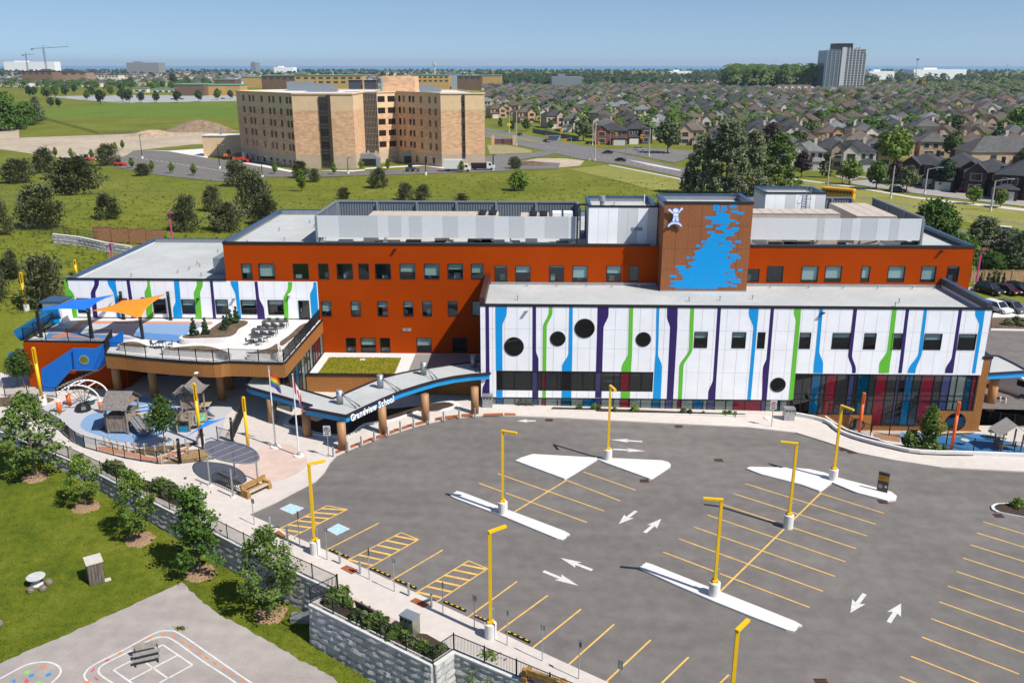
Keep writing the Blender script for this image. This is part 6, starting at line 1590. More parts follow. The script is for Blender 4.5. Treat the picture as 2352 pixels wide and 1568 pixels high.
gpad(Sr,[(560,1190),(720,1150),(1000,1100),(1300,1090),(1480,1050),(1640,1040),(1640,1080),(1450,1110),(1200,1190),(1000,1260),(780,1230)],.012,m_soil,2,'garden_bed')
gpad(Sr,[(1120,1370),(1300,1280),(1500,1190),(1740,1150),(1830,1250),(1700,1330),(1380,1370)],.012,M('sand',(.40,.25,.12),.95,var=.15,scale=4),2,'sand_bed')
fl_=pts(Sp,[(540,160),(560,350),(705,420),(850,515),(950,610),(1050,690),(1165,745),(1325,790),(1555,850),(1710,890),(1930,930),(2155,965)],.13)+pts(Sr,[(1350,1390),(1690,1350),(1900,1310)],.13)
fence(fl_,cz if False else(lambda x,y:lotz(x)+.13),'black picket fence curving round the left playground',h=1.3,post_gap=2.0)
fence(pts(S1,[(2190,1100),(2060,1400),(1940,1370)],.13),lambda x,y:lotz(x)+.13,'black picket fence with gate beside the canopy, right of the playground',h=1.5,post_gap=1.6)
fence(pts(S2,[(420,800),(420,690),(640,700),(980,790)],.13),lambda x,y:lotz(x)+.13,'black railing behind the canopy planting bed',h=1.2)
fence([(-58.5,88.5),(-56.2,88.9),(-52.8,88.6)],lambda x,y:lotz(x)+.13,'black picket fence below the orange wall left of the blue stair',h=1.2)
a,b=Lp(Sp,1050,690),Lp(Sp,1165,745)
tag(MB().obox((a+b)/2+Vector((0,-.06,.6)),(b-a)*.46,Vector((.0,.02,0)),Vector((0,0,.5))).build('fence_panel',M('panel_teal',(.005,.09,.16),.5)),'dark teal activity panel on the curved playground fence','panel')
m_legor=M('orange_plastic',(.80,.13,.02),.45)
m_tubew=M('white_tube',(.78,.77,.74),.4)
t=thing('arch_climber','climbing frame of two white arches on four orange legs with rope net','climbing frame',Lp(Sg,950,640))
lg={}
for k,(b_,tp_)in{'fl':((562,700),(540,515)),'bl':((715,575),(672,400)),'fr':((1232,695),(1225,508)),'br':((1352,550),(1342,398))}.items():
 b=Lp(Sg,*b_);tp=B(*Sg(*tp_),b.y);MB().tube(b,(b.x,b.y,tp.z),.24,.24,16).build('leg',m_legor,t,True);MB().tube((b.x,b.y,tp.z),(b.x,b.y,tp.z+.04),.245,.2,16).build('leg_cap',m_tubew,t);lg[k]=Vector((b.x,b.y,tp.z))
arcs=[]
for a,b,ap in(('fl','fr',(880,262)),('bl','br',(975,182))):
 A_,B_=lg[a],lg[b];mid=(A_+B_)/2;top=B(*Sg(*ap),mid.y);h=top.z-mid.z;P_=[]
 for k in range(19):
  th=PI*k/18;P_.append(mid+(B_-A_)/2*(-math.cos(th))+Vector((0,0,h*math.sin(th))))
 arcs.append(P_);MB().path(P_,.085,10).build('arch',m_tubew,t,True)
for k in(6,9,12):MB().tube(arcs[0][k],arcs[1][k],.07,.07,8).build('cross_tube',m_tubew,t)
m_rope=M('rope_green',(.03,.10,.10),.8);net=MB();base=(lg['fl']+lg['br'])/2;base.z=lotz(base.x)+.35
for k in range(5,14,2):
 net.tube(arcs[0][k],arcs[0][k].lerp(base,.75)*1.0,.025,.025,5);net.tube(arcs[1][k],arcs[1][k].lerp(base,.75),.025,.025,5)
for f_ in(.3,.6,.75):net.path([arcs[0][k].lerp(base,f_)for k in range(5,14)]+[arcs[1][k].lerp(base,f_)for k in range(13,4,-1)]+[arcs[0][5].lerp(base,f_)],.022,5)
net.build('rope_net',m_rope,t)
t=thing('net_dome','black dome shaped play net on the ground under the arches','play net',Lp(Sg,895,690));p=Lp(Sg,895,690)
MB().lathe(p+Vector((0,.5,0)),[(.85,0),(.8,.3),(.62,.6),(.3,.82),(.05,.9)],10).build('dome',m_dark,t)
t=thing('dish_seat','round white dish seat hanging in the rope net','play seat',Lp(Sg,1040,560));p=Lp(Sg,1040,560)+Vector((0,0,.5))
MB().lathe(p,[(.2,-.1),(.62,.05),(.66,.12),(.58,.14),(.1,0)],18).build('dish',m_tubew,t);MB().lathe(p-Vector((0,0,.35)),[(.55,0),(.6,.12),(.4,.2)],14).build('base',m_rope,t)
def boards(t,a,b,z0,z1,n,name='board',th=.03,jag=.0):
 a,b=Vector(a),Vector(b);d=(b-a)/n;nn=Vector((d.y,-d.x,0)).normalized()
 for k in range(n):
  c=a+d*(k+.5);MB().obox((c.x,c.y,(z0+z1)/2+random.uniform(-jag,jag)),d*.44,nn*th/2,Vector((0,0,(z1-z0)/2))).build(name,m_timber,t)
def slide(t,s,e,wdt,mat,lanes=2):
 s,e=Vector(s),Vector(e);d=Vector((e.x-s.x,e.y-s.y,0)).normalized();sd=Vector((-d.y,d.x,0));n=10;P_=[]
 for k in range(n+1):
  f_=k/n;z=s.z+(e.z-s.z)*(smooth(f_)*.35+f_*.65);P_.append(Vector((s.x+(e.x-s.x)*f_,s.y+(e.y-s.y)*f_,z)))
 mb=MB()
 for a,b in zip(P_,P_[1:]):mb.quad(a-sd*wdt/2,b-sd*wdt/2,b+sd*wdt/2,a+sd*wdt/2)
 o=mb.build('slide_bed',mat,t,True);md=o.modifiers.new('th','SOLIDIFY');md.thickness=.04
 for k in range(lanes+1):
  off=sd*(wdt*(k/lanes-.5));MB().path([p+off+Vector((0,0,.1))for p in P_],.07,6).build('slide_rim',mat,t)
m_sld=M('slide_grey',(.20,.205,.215),.35,var=.08,scale=3);m_shk=M('roof_board',(.19,.17,.155),.85,var=.3,scale=6,bump=.3,bscale=18)
p1,p2=Lp(Sg,1658,1042),Lp(Sg,1852,868)
s=(p2-p1);s.z=0;W_=s.length;s.normalize();nb=Vector((-s.y,s.x,0));nb=nb if nb.x<0 else-nb
t=thing('play_tower','weathered timber play tower with board roof and double grey slide','play tower',p1);dep=2.0;zg=p1 .z
for c in(p1,p2,p1+nb*dep,p2+nb*dep):MB().tube((c.x,c.y,zg-.1),(c.x,c.y,zg+3.0),.11,.1,8).build('post',m_timber,t)
cc=(p1+p2)/2+nb*dep/2
MB().obox((cc.x,cc.y,zg+1.25),s*W_/2,nb*dep/2,Vector((0,0,.07))).build('deck',m_timber,t)
boards(t,p1,p1+nb*dep,zg+.25,zg+2.0,12);boards(t,p2+nb*dep,p2,zg+1.35,zg+2.0,10);boards(t,p1+nb*dep,p2+nb*dep,zg+.3,zg+2.0,12)
boards(t,p1,p1+s*.35,zg+1.3,zg+1.75,2);boards(t,p2-s*.35,p2,zg+1.3,zg+1.75,2)
rz_=zg+4.05;ez=zg+2.75;r0,r1=(p1+p2)/2-nb*.35,(p1+p2)/2+nb*(dep+.35)
for sg in(-1,1):
 n=11
 for k in range(n):
  f0,f1=k/n,(k+1.08)/n
  q=lambda r,f_:Vector((r.x,r.y,0))+s*(sg*(W_/2+.5)*f_)+Vector((0,0,rz_+(ez-rz_)*f_+.012*(k%2)))
  mb=MB();mb.quad(q(r0,f0),q(r1,f0),q(r1,f1),q(r0,f1));o=mb.build('roof_board',m_shk,t);md=o.modifiers.new('th','SOLIDIFY');md.thickness=.035
for r in(r0+nb*.3,r1-nb*.3):MB().tri((r.x-s.x*W_/2,r.y-s.y*W_/2,ez+.05),(r.x+s.x*W_/2,r.y+s.y*W_/2,ez+.05),(r.x,r.y,rz_-.08)).build('gable',M('gable_wood',(.36,.22,.13),.8,var=.2,scale=5),t)
se=Lp(Sg,1955,1075);ss=(p1+p2)/2;slide(t,(ss.x,ss.y,zg+1.3),(se.x,se.y,zg+.25),1.15,m_sld)
e1=Lp(Sg,1310,985);e2=Lp(Sg,1520,1000);t2=thing('play_cabin','low weathered timber play cabin with plank fence beside the slide tower','play cabin',e1)
bx=(e2-e1);bx.z=0;by=nb*1.0
for c in(e1,e2,e1+Vector((.6,1.7,0)),e2+Vector((.6,1.7,0))):MB().tube((c.x,c.y,zg-.1),(c.x,c.y,zg+1.9),.1,.09,8).build('post',m_timber,t2)
boards(t2,e1,e2,zg+.25,zg+1.25,9,'plank',jag=.05);boards(t2,e1+bx*.3,e2,zg+1.3,zg+1.85,6,'plank',jag=.1);boards(t2,e1,e1+Vector((.6,1.7,0)),zg+.25,zg+1.6,7,'plank',jag=.05)
MB().obox(((e1+e2)/2+Vector((.3,.85,.35))),bx/2,Vector((.25,.8,0)),Vector((0,0,.05))).build('deck',m_timber,t2)
for k in range(2):MB().obox(e1+Vector((-.45-.35*k,.5,.35-.17*k)),Vector((.2,0,0)),Vector((.15,.6,0)),Vector((0,0,.05))).build('step',m_timber,t2)
a=p2+nb*.4;b=Lp(Sr,1330,640);b.z=zg;t3=thing('play_bridge','low boardwalk bridge with white rails between the two play towers','play bridge',a)
MB().bar((a.x,a.y,zg+.75),(b.x,b.y,zg+.75),1.1,.12).build('deck',M('pale_board',(.50,.40,.26),.8,var=.15,scale=4),t3)
for off in(-.5,.5):
 d=(b-a).normalized();sd=Vector((-d.y,d.x,0))*off
 for z in(1.2,1.6):MB().tube((a.x+sd.x,a.y+sd.y,zg+z),(b.x+sd.x,b.y+sd.y,zg+z),.03,.03,6).build('rail',m_tubew,t3)
for f_ in(.15,.85):c=a.lerp(b,f_);MB().tube((c.x,c.y,zg-.05),(c.x,c.y,zg+.7),.09,.09,8).build('support',m_timber,t3)
q1,q2=Lp(Sr,1330,885),Lp(Sr,1528,872);q3,q4=q1+Vector((-.25,2.2,0)),q2+Vector((.25,2.2,0))
t=thing('play_tower','weathered timber play tower with wavy curved roof, right of the slide tower','play tower',q1);zg=q1 .z
for c,h in((q1,1.5),(q2,2.2),(q3,3.4),(q4,3.4),(q3+Vector((0,1.5,0)),3.2),(q4+Vector((0,1.5,0)),3.2)):MB().tube((c.x,c.y,zg-.1),(c.x,c.y,zg+h),.11,.1,8).build('post',m_timber,t)
boards(t,q3,q4,zg+1.6,zg+2.9,10,jag=.08);boards(t,q1+Vector((0,1.0,0)),q2+Vector((0,1.0,0)),zg+.3,zg+1.7,11,jag=.05);boards(t,q2,Vector((q2 .x+1.5,q2 .y+1.2,q2 .z)),zg+.6,zg+1.75,8,jag=.05);boards(t,q3,q1,zg+.3,zg+1.6,9)
MB().obox((q1+q4)/2+Vector((0,.4,1.35)),Vector(((q2 .x-q1 .x)/2,0,0)),Vector((0,1.8,0)),Vector((0,0,.07))).build('deck',m_timber,t)
MB().obox(q2+Vector((1.0,.55,1.3)),Vector((.42,.3,0)),Vector((.02,-.03,0)),Vector((0,0,.4))).build('play_panel',M('panel_green',(.20,.45,.24),.6,var=.3,scale=4),t)
MB().obox((q1+q2)/2+Vector((0,0,.35)),Vector(((q2 .x-q1 .x)/2-.15,0,0)),Vector((0,.05,0)),Vector((0,0,.3))).build('blue_panel',M('panel_blue',(.01,.22,.42),.5),t)
rc=(q3+q4)/2+Vector((0,.75,0));hw=(q4 .x-q3 .x)/2+.6
for sg in(-1,1):
 n=9
 for k in range(n):
  f0,f1=k/n,(k+1.1)/n;prof=lambda f_:zg+4.5-1.35*f_+.28*math.sin(f_*PI*1.0)*-1+(.35*f_*f_)
  mb=MB();x0,x1=rc.x+sg*hw*f0,rc.x+sg*hw*f1
  mb.quad((x0,rc.y-1.45-.25*math.cos(f0*4),prof(f0)),(x0,rc.y+1.3,prof(f0)),(x1,rc.y+1.3,prof(f1)),(x1,rc.y-1.45-.25*math.cos(f1*4),prof(f1)));o=mb.build('roof_board',m_shk,t);md=o.modifiers.new('th','SOLIDIFY');md.thickness=.04
MB().prismY([(rc.x-hw*.9,zg+3.2),(rc.x-hw*.5,zg+3.55),(rc.x,zg+3.7),(rc.x+hw*.5,zg+3.55),(rc.x+hw*.9,zg+3.2),(rc.x+hw*.55,zg+4.0),(rc.x,zg+4.4),(rc.x-hw*.55,zg+4.0)],rc.y-1.4,rc.y-1.36).build('wavy_gable',m_shk,t)
e=Lp(Sr,1880,660);slide(t,(q4 .x+.3,q4 .y+.2,zg+1.35),(e.x,e.y,zg+.2),.75,m_sld,1)
e=Lp(Sr,1830,390);mb=MB();MB().bar((q4 .x,q4 .y+1.4,zg+1.3),(e.x,e.y,zg+.2),1.0,.1).build('ramp',M('pale_board',(.5,.4,.26),.8),t)
for x,y in((1555,400),(1755,450)):
 c=Lp(Sr,x,y);MB().tube((c.x,c.y,zg-.05),(c.x,c.y,zg+1.5),.1,.1,8).build('ramp_post',m_timber,t)
def column_lamp(b,top_z,mat,label,r=.15,base=True,foot=.4):
 t=thing('column_lamp',label,'street lamp',b,'slotted column lamps');h=top_z-b.z;z0=b.z+(.9 if base else 0)
 if base:MB().tube(b-Vector((0,0,.3)),b+Vector((0,0,.9)),foot,foot,16).build('base',m_kerb,t,False)
 zs=b.z+h*.72;MB().tube((b.x,b.y,z0),(b.x,b.y,zs),r,r,14).build('column',mat,t,True)
 for k in range(4):
  a=PI/4+k*PI/2;c=Vector((b.x+r*.9*math.cos(a),b.y+r*.9*math.sin(a),0));MB().bar((c.x,c.y,zs),(c.x,c.y,b.z+h-.12),.07).build('head_bar',mat,t)
 MB().tube((b.x,b.y,b.z+h-.12),(b.x,b.y,b.z+h),r,r,14).build('head_cap',mat,t);MB().tube((b.x,b.y,zs),(b.x,b.y,b.z+h-.12),r*.35,r*.35,8).build('lamp_core',m_dark,t)
 return t
b=Lp(S1,382,1040);column_lamp(b,B(*S1(300,540),b.y).z,m_yellow,'yellow column lamp on a white base left of the arch climber',.17,foot=.45)
b=Lp(Sr,1705,1065);column_lamp(b,B(*Sr(1632,100),b.y).z,m_yellow,'yellow column lamp between the play tower and the bike shelter',.15)
b=Lp(S2,168,1065);column_lamp(b,B(*S2(122,615),b.y).z,m_yellow,'yellow column lamp behind the oval bike shelter',.15,False)
for i,(S,ba,tp,mt,lab)in enumerate([(S5,(240,1378),(190,1040),m_yellow,'yellow column lamp on the slope at the far left'),(S5,(685,1080),(668,928),m_yellow,'yellow column lamp behind the left wing corner')]):
 b=T(*S(*ba));column_lamp(b,B(*S(*tp),b.y).z,mt,lab,.2,i==0)
m_pink=M('pink_metal',(.62,.06,.28),.4)
def pink_lamp(S,base,top,label,basez=None,foot=False):
 b=T(*S(*base));tp=B(*S(*top),b.y)
 t=thing('pink_lamp',label,'street lamp',b,'bright pink lamp posts');MB().bar(b+Vector((0,0,-.3)),(b.x,b.y,tp.z),.22).build('post',m_pink,t);MB().bar((b.x-.1,b.y-.1,tp.z+.07),(b.x+.9,b.y-.5,tp.z+.07),.24,.14).build('arm',m_pink,t)
 if foot:MB().tube(b-Vector((0,0,.2)),b+Vector((0,0,1.0)),.42,.42,14).build('base',m_kerb,t)
pink_lamp(S5,(1535,745),(1505,512),'pink lamp post behind the left wing roof, beside the pines');pink_lamp(S5,(1003,960),(990,786),'pink lamp post by the stone wall behind the left wing')
pink_lamp(S8,(1900,968),(1952,612),'pink lamp post by the parked cars right of the school',foot=True)
sp1=sail_post(Sr,(1378,1385),(1340,985),'black sail post by the curved playground fence',z=lotz(-30)+.1,r=.11);sp2=sail_post(Sr,(1742,1160),(1718,780),'black sail post in front of the yellow column lamp',z=lotz(-28)+.1,r=.11);sp3=sail_post(S1,(2075,1395),(2055,1165),'black sail post at the playground gate',z=lotz(-25)+.1,r=.09)
sail([sp1+Vector((.5,.6,.15)),sp2+Vector((0,-.1,0)),sp3+Vector((-.3,.3,.2)),sp2+Vector((.4,.8,.55))],m_sb,'small bright blue shade sail low over the playground',.35)
for i,(x,y,h)in enumerate([(175,1095,1.2),(265,1130,1.2),(385,1160,1.2),(525,1185,1.1),(655,1215,1.0),(815,1250,1.2),(985,1270,1.1),(1130,1215,1.1),(1195,1320,1.0),(1075,1390,1.0),(1290,1160,1.0),(1465,1110,.9),(1510,1220,1.0),(1340,1300,1.1)]):
 b=Lp(Sr,x,y);t=thing('timber_stake','short timber stake in the playground garden bed, %s from the left'%ORD[i],'stake',b,'timber stakes round the playground garden');MB().tube(b-Vector((0,0,.1)),b+Vector((0,0,h)),.075,.07,7).build('stake',M('pale_stake',(.42,.33,.23),.85,var=.2,scale=5),t);MB().tube(b+Vector((0,0,h)),b+Vector((0,0,h+.05)),.09,.05,7).build('cap',m_galv,t)
NT=tree_proto('playtree',seed=99,h0=1.6,h1=5.0,rad=1.5,tr=.06,n=2600,leaf=.13,mat=l_mid,lobes=28,limbs=8,hl=4.4)
b=Lp(Sr,1130,1110);tp=B(*Sr(1080,250),b.y);place_tree(NT,'playground_tree',b,'slender multi-stem tree in the playground garden bed',sc=((tp.z-b.z)/5.2*1.0,)*2+((tp.z-b.z)/5.2,))
for i,(x,y,h)in enumerate([(220,900,5.0),(160,880,4.2)]):
 b=Lp(S1,x,y);place_tree(NT,'sapling',b,'thin olive sapling left of the yellow column lamp, '+('taller' if i==0 else 'shorter')+' one',sc=h/5.4)
gpad(S1,[(-200,1020),(0,985),(180,975),(430,985),(480,1010),(330,1060),(100,1060),(-200,1080)],.010,m_soil,2,'garden_bed')
# right-hand sunken playground
def zpit(x,y):return-1.15-.088*(y-75.5)
def PT(S,x,y,dz=0.0):
 p=A(*S(x,y),-1.5)
 for _ in range(6):p=A(*S(x,y),zpit(p.x,p.y)+dz)
 return p
pit=[(q[0],q[1]+.1)for q in pitline[1:]]+[(85,pitline[-1][1]+2),(85,92),(49.2,92),(49.2,Y0+.1),(CGX0-.3,Y0+.1)]
struct(flat('sunken_playground',pit,0,m_conc,zf=zpit))
def ppad(c,mat,dz,S=S4,sm=3,name='rubber_surface'):
 q=[PT(S,x,y)for x,y in c];q=[(v.x,v.y)for v in q];struct(flat(name,smooth_poly(q,sm,True)if sm else q,dz,mat,zf=zpit))
r_deep=M('rubber_deep_blue',(.035,.17,.38),.9,var=.08,scale=6)
ppad([(1545,965),(1660,970),(1760,965),(1860,945),(1950,945),(2080,975),(2334,1060),(2500,1110),(2500,1160),(2334,1145),(2100,1135),(1900,1130),(1700,1100),(1560,1020)],r_deep,.006)
ppad([(1230,930),(1550,940),(1560,1030),(1300,1010),(1225,1000)],r_blue,.004,sm=0)
ppad([(985,940),(1230,945),(1230,1020),(1000,985)],M('brick_red_mulch',(.30,.17,.10),.95,var=.3,scale=5),.006,sm=0,name='garden_bed')
ppad([(1560,945),(1880,930),(1870,945),(1760,962),(1600,965)],m_soil,.010,sm=2,name='garden_bed')
bedp=pts(S4,[(540,840),(700,880),(860,960),(1060,1000),(1160,1030),(1500,1060),(1650,1070),(1850,1120),(1840,1130),(1400,1118),(1150,1072),(900,1010),(700,940),(580,850)],.25)
struct(flat('planting_bed',smooth_poly(bedp,2,True),.2,m_mulch,thick=.6))
def low_wall(line_,label,h0,h1,th=.3,mat=None):
 t=thing('low_wall',label,'wall',(*line_[0],lotz(line_[0][0])))
 for a,b in zip(line_,line_[1:]):
  za,zb=lotz(a[0]),lotz(b[0]);MB().bar((*a,(za+zb)/2+(h0+h1)/2),(*b,(za+zb)/2+(h0+h1)/2),th,h1-h0).build('wall_block',mat or m_conc2,t)
low_wall(smooth_poly(pitline[1:],3),'curved pale concrete seat wall along the pavement before the sunken playground',-.6,.5)
low_wall(pts(S4,[(565,795),(640,850),(760,915),(900,962),(1050,1003)],.2),'white diagonal wall beside the wooden plinth of the striped block',-1.2,.35,.22,m_kerb)
low_wall(pts(S4,[(20,805),(60,795),(40,820)],.13),'small pale kerb corner of the bed at the striped wall',-.1,.22)
low_wall(pts(S3,[(575,726),(1000,742),(2334,790)],.2),'long pale kerb of the planting strip before the striped wall',-.2,.24,.16)
struct(flat('planting_bed',pts(S3,[(620,705),(1000,715),(2334,765),(2334,785),(1000,738),(600,722)],.2),.2,m_mulch,thick=.3))
for i,(x,y,s_)in enumerate([(860,715,.55),(990,720,.6),(1030,725,.5),(1170,740,.5),(1345,738,.75),(1785,752,.6),(1840,760,.5),(2145,775,.55),(2190,775,.55),(2240,780,.5),(1960,765,.35)]):
 b=L(*S3(x,y),.2);place_tree(P_bush[i%3],'shrub',b,'small shrub in the strip before the striped wall, %s from the left'%ORD[i],'small shrubs before the striped wall',sc=s_,cat='shrub')
fence([tuple(PT(S4,x,y).xy)for x,y in[(975,930),(1290,985),(1640,1040),(1880,1105),(2240,1135),(2700,1165)]],zpit,'black picket fence before the sunken playground',h=1.5)
fence(pts(S4,[(590,770),(820,915),(965,965)],.2),lambda x,y:lotz(x)+.1,'black picket fence on the white diagonal wall',h=1.4)
fence([tuple(PT(S4,x,y).xy)for x,y in[(2020,840),(2110,855),(2240,875),(2420,900)]],zpit,'black picket fence behind the play shelter at the right edge',h=1.4)
for i,(ba,tp)in enumerate([((866,932),(905,578)),((1688,1078),(1745,660))]):
 b=PT(S4,*ba);column_lamp(b,B(*S4(*tp),b.y).z,m_legor,'orange column lamp in the sunken playground, '+('left' if i==0 else 'right')+' one',.17,False)
NT2=tree_proto('limesap',seed=101,h0=.7,h1=4.0,rad=1.1,tr=.06,n=1500,leaf=.14,mat=l_lime,lobes=20,limbs=6,hl=3.4)
b=L(*S4(1475,1060),.2);place_tree(NT2,'bed_tree',b,'lime green young tree in the mulch bed by the sunken playground',sc=1.15)
for i,(x,y,s_)in enumerate([(1320,1050,1.7),(1330,1010,1.2),(1500,1050,1.3),(1560,1085,.7),(1620,1090,.6),(1440,1060,.8)]):
 b=L(*S4(x,y),.2);place_tree(P_bush[i%2],'shrub',b,'green shrub in the mulch bed by the sunken playground, %s from the left'%ORD[[0,1,3,4,5,2][i]],'shrubs in the mulch bed',sc=s_,cat='shrub')
h1=PT(S4,2130,1100);t=thing('play_shelter','small timber play shelter with pale pitched roof at the right edge','play shelter',h1)
for dx in(0,2.0):
 for dy in(0,1.5):MB().tube((h1 .x+dx,h1 .y+dy,h1 .z-.1),(h1 .x+dx,h1 .y+dy,h1 .z+1.9),.09,.09,8).build('post',m_timber,t)
rx=h1 .x+1.0
for sg in(-1,1):
 for k in range(7):
  f0,f1=k/7,(k+1.06)/7;mb=MB();x0,x1=rx+sg*1.6*f0,rx+sg*1.6*f1;z0,z1=h1 .z+3.0-1.2*f0,h1 .z+3.0-1.2*f1
  mb.quad((x0,h1 .y-.4,z0),(x1,h1 .y-.4,z1),(x1,h1 .y+1.9,z1),(x0,h1 .y+1.9,z0));o=mb.build('roof_board',M('pale_roof_board',(.45,.40,.36),.8,var=.15,scale=4),t);md=o.modifiers.new('th','SOLIDIFY');md.thickness=.03
boards(t,(h1 .x,h1 .y,0),(h1 .x,h1 .y+1.5,0),h1 .z+.1,h1 .z+1.0,6);MB().box(h1 .x+.1,h1 .y+.3,h1 .z+.4,h1 .x+1.9,h1 .y+.7,h1 .z+.48).build('bench_board',m_timber,t)
def picnic(x,y,z,rz,label,mat):
 t=thing('picnic_table',label,'picnic table',(x,y,z));R_=lambda v:Vector((x+v.x*math.cos(rz)-v.y*math.sin(rz),y+v.x*math.sin(rz)+v.y*math.cos(rz),z+v.z))
 MB().box(-.9,-.38,.7,.9,.38,.75).xf(R_).build('table_top',mat,t)
 for s_ in(-.72,.72):MB().box(-.9,s_-.14,.42,.9,s_+.14,.46).xf(R_).build('seat',mat,t)
 for xx in(-.6,.6):MB().bar((xx,-.75,0),(xx,-.2,.7),.07).bar((xx,.75,0),(xx,.2,.7),.07).bar((xx,-.72,.4),(xx,.72,.4),.06).xf(R_).build('leg',mat,t)
b=PT(S4,2090,985);picnic(b.x,b.y,b.z,-.5,'dark green picnic table behind the play shelter',M('green_mesh',(.01,.06,.05),.5))
b=PT(S4,1800,1040);t=thing('play_table','small white round table on the blue surface','table',b);MB().tube(b,b+Vector((0,0,.5)),.08,.08,10).build('stem',m_galv,t);MB().lathe(b+Vector((0,0,.5)),[(.4,0),(.42,.05),(.38,.08)],18).build('top',m_wht,t)
b=PT(S4,2330,780);place_tree(NP[0],'edge_tree',(b.x+1.5,b.y,b.z),'leafy tree at the right edge above the play shelter',sc=.9)
# vehicles
m_tyre=M('tyre',(.015,.015,.015),.85);m_rimm=M('wheel_rim',(.35,.35,.36),.35,metal=.7);m_cglass=M('car_glass',(.012,.015,.018),.08,spec=.8)
m_hl=M('headlight',(.75,.75,.78),.15);m_tl=M('tail_light',(.45,.01,.01),.3)
def paint(name,c):return M('paint_car_'+name,c,.28,metal=.15,spec=.6)
CARC={'black':(.010,.010,.012),'white':(.78,.78,.78),'silver':(.42,.43,.45),'red':(.35,.012,.015),'maroon':(.09,.008,.02),'grey':(.10,.105,.115),'blue':(.01,.07,.20),'yellow':(.75,.36,.004)}
def car_mesh(kind):
 """side profile lofted across: returns lower body and cabin glass house, x forward"""
 suv=kind=='suv';Lc,Wc=(4.7,1.88)if suv else(4.6,1.82);hb=.98 if suv else.86;hr=1.70 if suv else 1.44
 prof=[(-Lc/2,.42),(-Lc/2-.02,.72),(-Lc/2+.06,hb-.02),(-Lc/2+.3,hb),(-.2,hb+.02),(.75,hb+.01),(1.3,hb-.06),(Lc/2-.25,hb-.16),(Lc/2,hb-.32),(Lc/2+.02,.45),(Lc/2-.1,.3),(-Lc/2+.1,.3)]
 body=MB();n=len(prof);secs=[(-Wc/2,.93),(-Wc/2+.09,1.0),(Wc/2-.09,1.0),(Wc/2,.93)]
 for y,k in secs:
  for x,z in prof:body.v.append((x*(1 if k==1 else.985),y,.3+(z-.3)*k))
 for j in range(3):
  for i in range(n):body.f.append((j*n+i,j*n+(i+1)%n,(j+1)*n+(i+1)%n,(j+1)*n+i))
 body.f.append(tuple(range(n)));body.f.append(tuple(range(4*n-1,3*n-1,-1)))
 if suv:cb=[(-Lc/2+.12,hb-.01),(-Lc/2+.35,hr-.06),(-1.4,hr),(.2,hr),(.55,hr-.06),(1.28,hb-.03)]
 else:cb=[(-1.75,hb-.01),(-1.05,hr-.05),(-.5,hr),(.15,hr),(.45,hr-.05),(1.3,hb-.03)]
 cab=MB();m_=len(cb)
 for y,k in((-Wc/2+.06,0),(-Wc/2+.2,1),(Wc/2-.2,1),(Wc/2-.06,0)):
  for x,z in cb:cab.v.append((x,y if k==0 else y,z if k else hb-.005))
 cab=MB()
 low=[(cb[0][0],-Wc/2+.05,hb-.01),(cb[-1][0],-Wc/2+.05,hb-.02),(cb[-1][0],Wc/2-.05,hb-.02),(cb[0][0],Wc/2-.05,hb-.01)]
 up=[(cb[1][0],-Wc/2+.22,hr-.06),(cb[4][0],-Wc/2+.22,hr-.06),(cb[4][0],Wc/2-.22,hr-.06),(cb[1][0],Wc/2-.22,hr-.06)]
 cab.v=low+up;cab.f=[(0,1,5,4),(1,2,6,5),(2,3,7,6),(3,0,4,7),(4,5,6,7)]
 roof=MB();r0=[(cb[1][0]+.02,-Wc/2+.21,hr-.065),(cb[4][0]-.02,-Wc/2+.21,hr-.065),(cb[4][0]-.02,Wc/2-.21,hr-.065),(cb[1][0]+.02,Wc/2-.21,hr-.065)]
 r1=[(cb[2][0],-Wc/2+.3,hr),(cb[3][0],-Wc/2+.3,hr),(cb[3][0],Wc/2-.3,hr),(cb[2][0],Wc/2-.3,hr)]
 roof.v=r0+r1;roof.f=[(0,1,5,4),(1,2,6,5),(2,3,7,6),(3,0,4,7),(4,5,6,7)]
 pil=MB()
 for a,b in zip(low,up):pil.bar(a,b,.09,.05)
 for sy in(-1,1):
  y0,y1=sy*(Wc/2-.045),sy*(Wc/2-.215);xm=(cb[0][0]+cb[-1][0])/2;pil.bar((xm,y0,hb),(xm-.05,y1,hr-.06),.08,.04)
 wheels=[(x,y)for x in(-Lc/2+.9,Lc/2-.88)for y in(-Wc/2+.08,Wc/2-.08)]
 return body.mesh('body',None),cab.mesh('glass_house',m_cglass),roof,pil,wheels,Lc,Wc,hb
CARS={k:car_mesh(k)for k in('suv','sedan')}
TY_=MB().tube((0,-.11,0),(0,.11,0),.34,.34,16).mesh('tyre',m_tyre);RM_=MB().tube((0,-.115,0),(0,.115,0),.2,.2,12).mesh('rim',m_rimm)
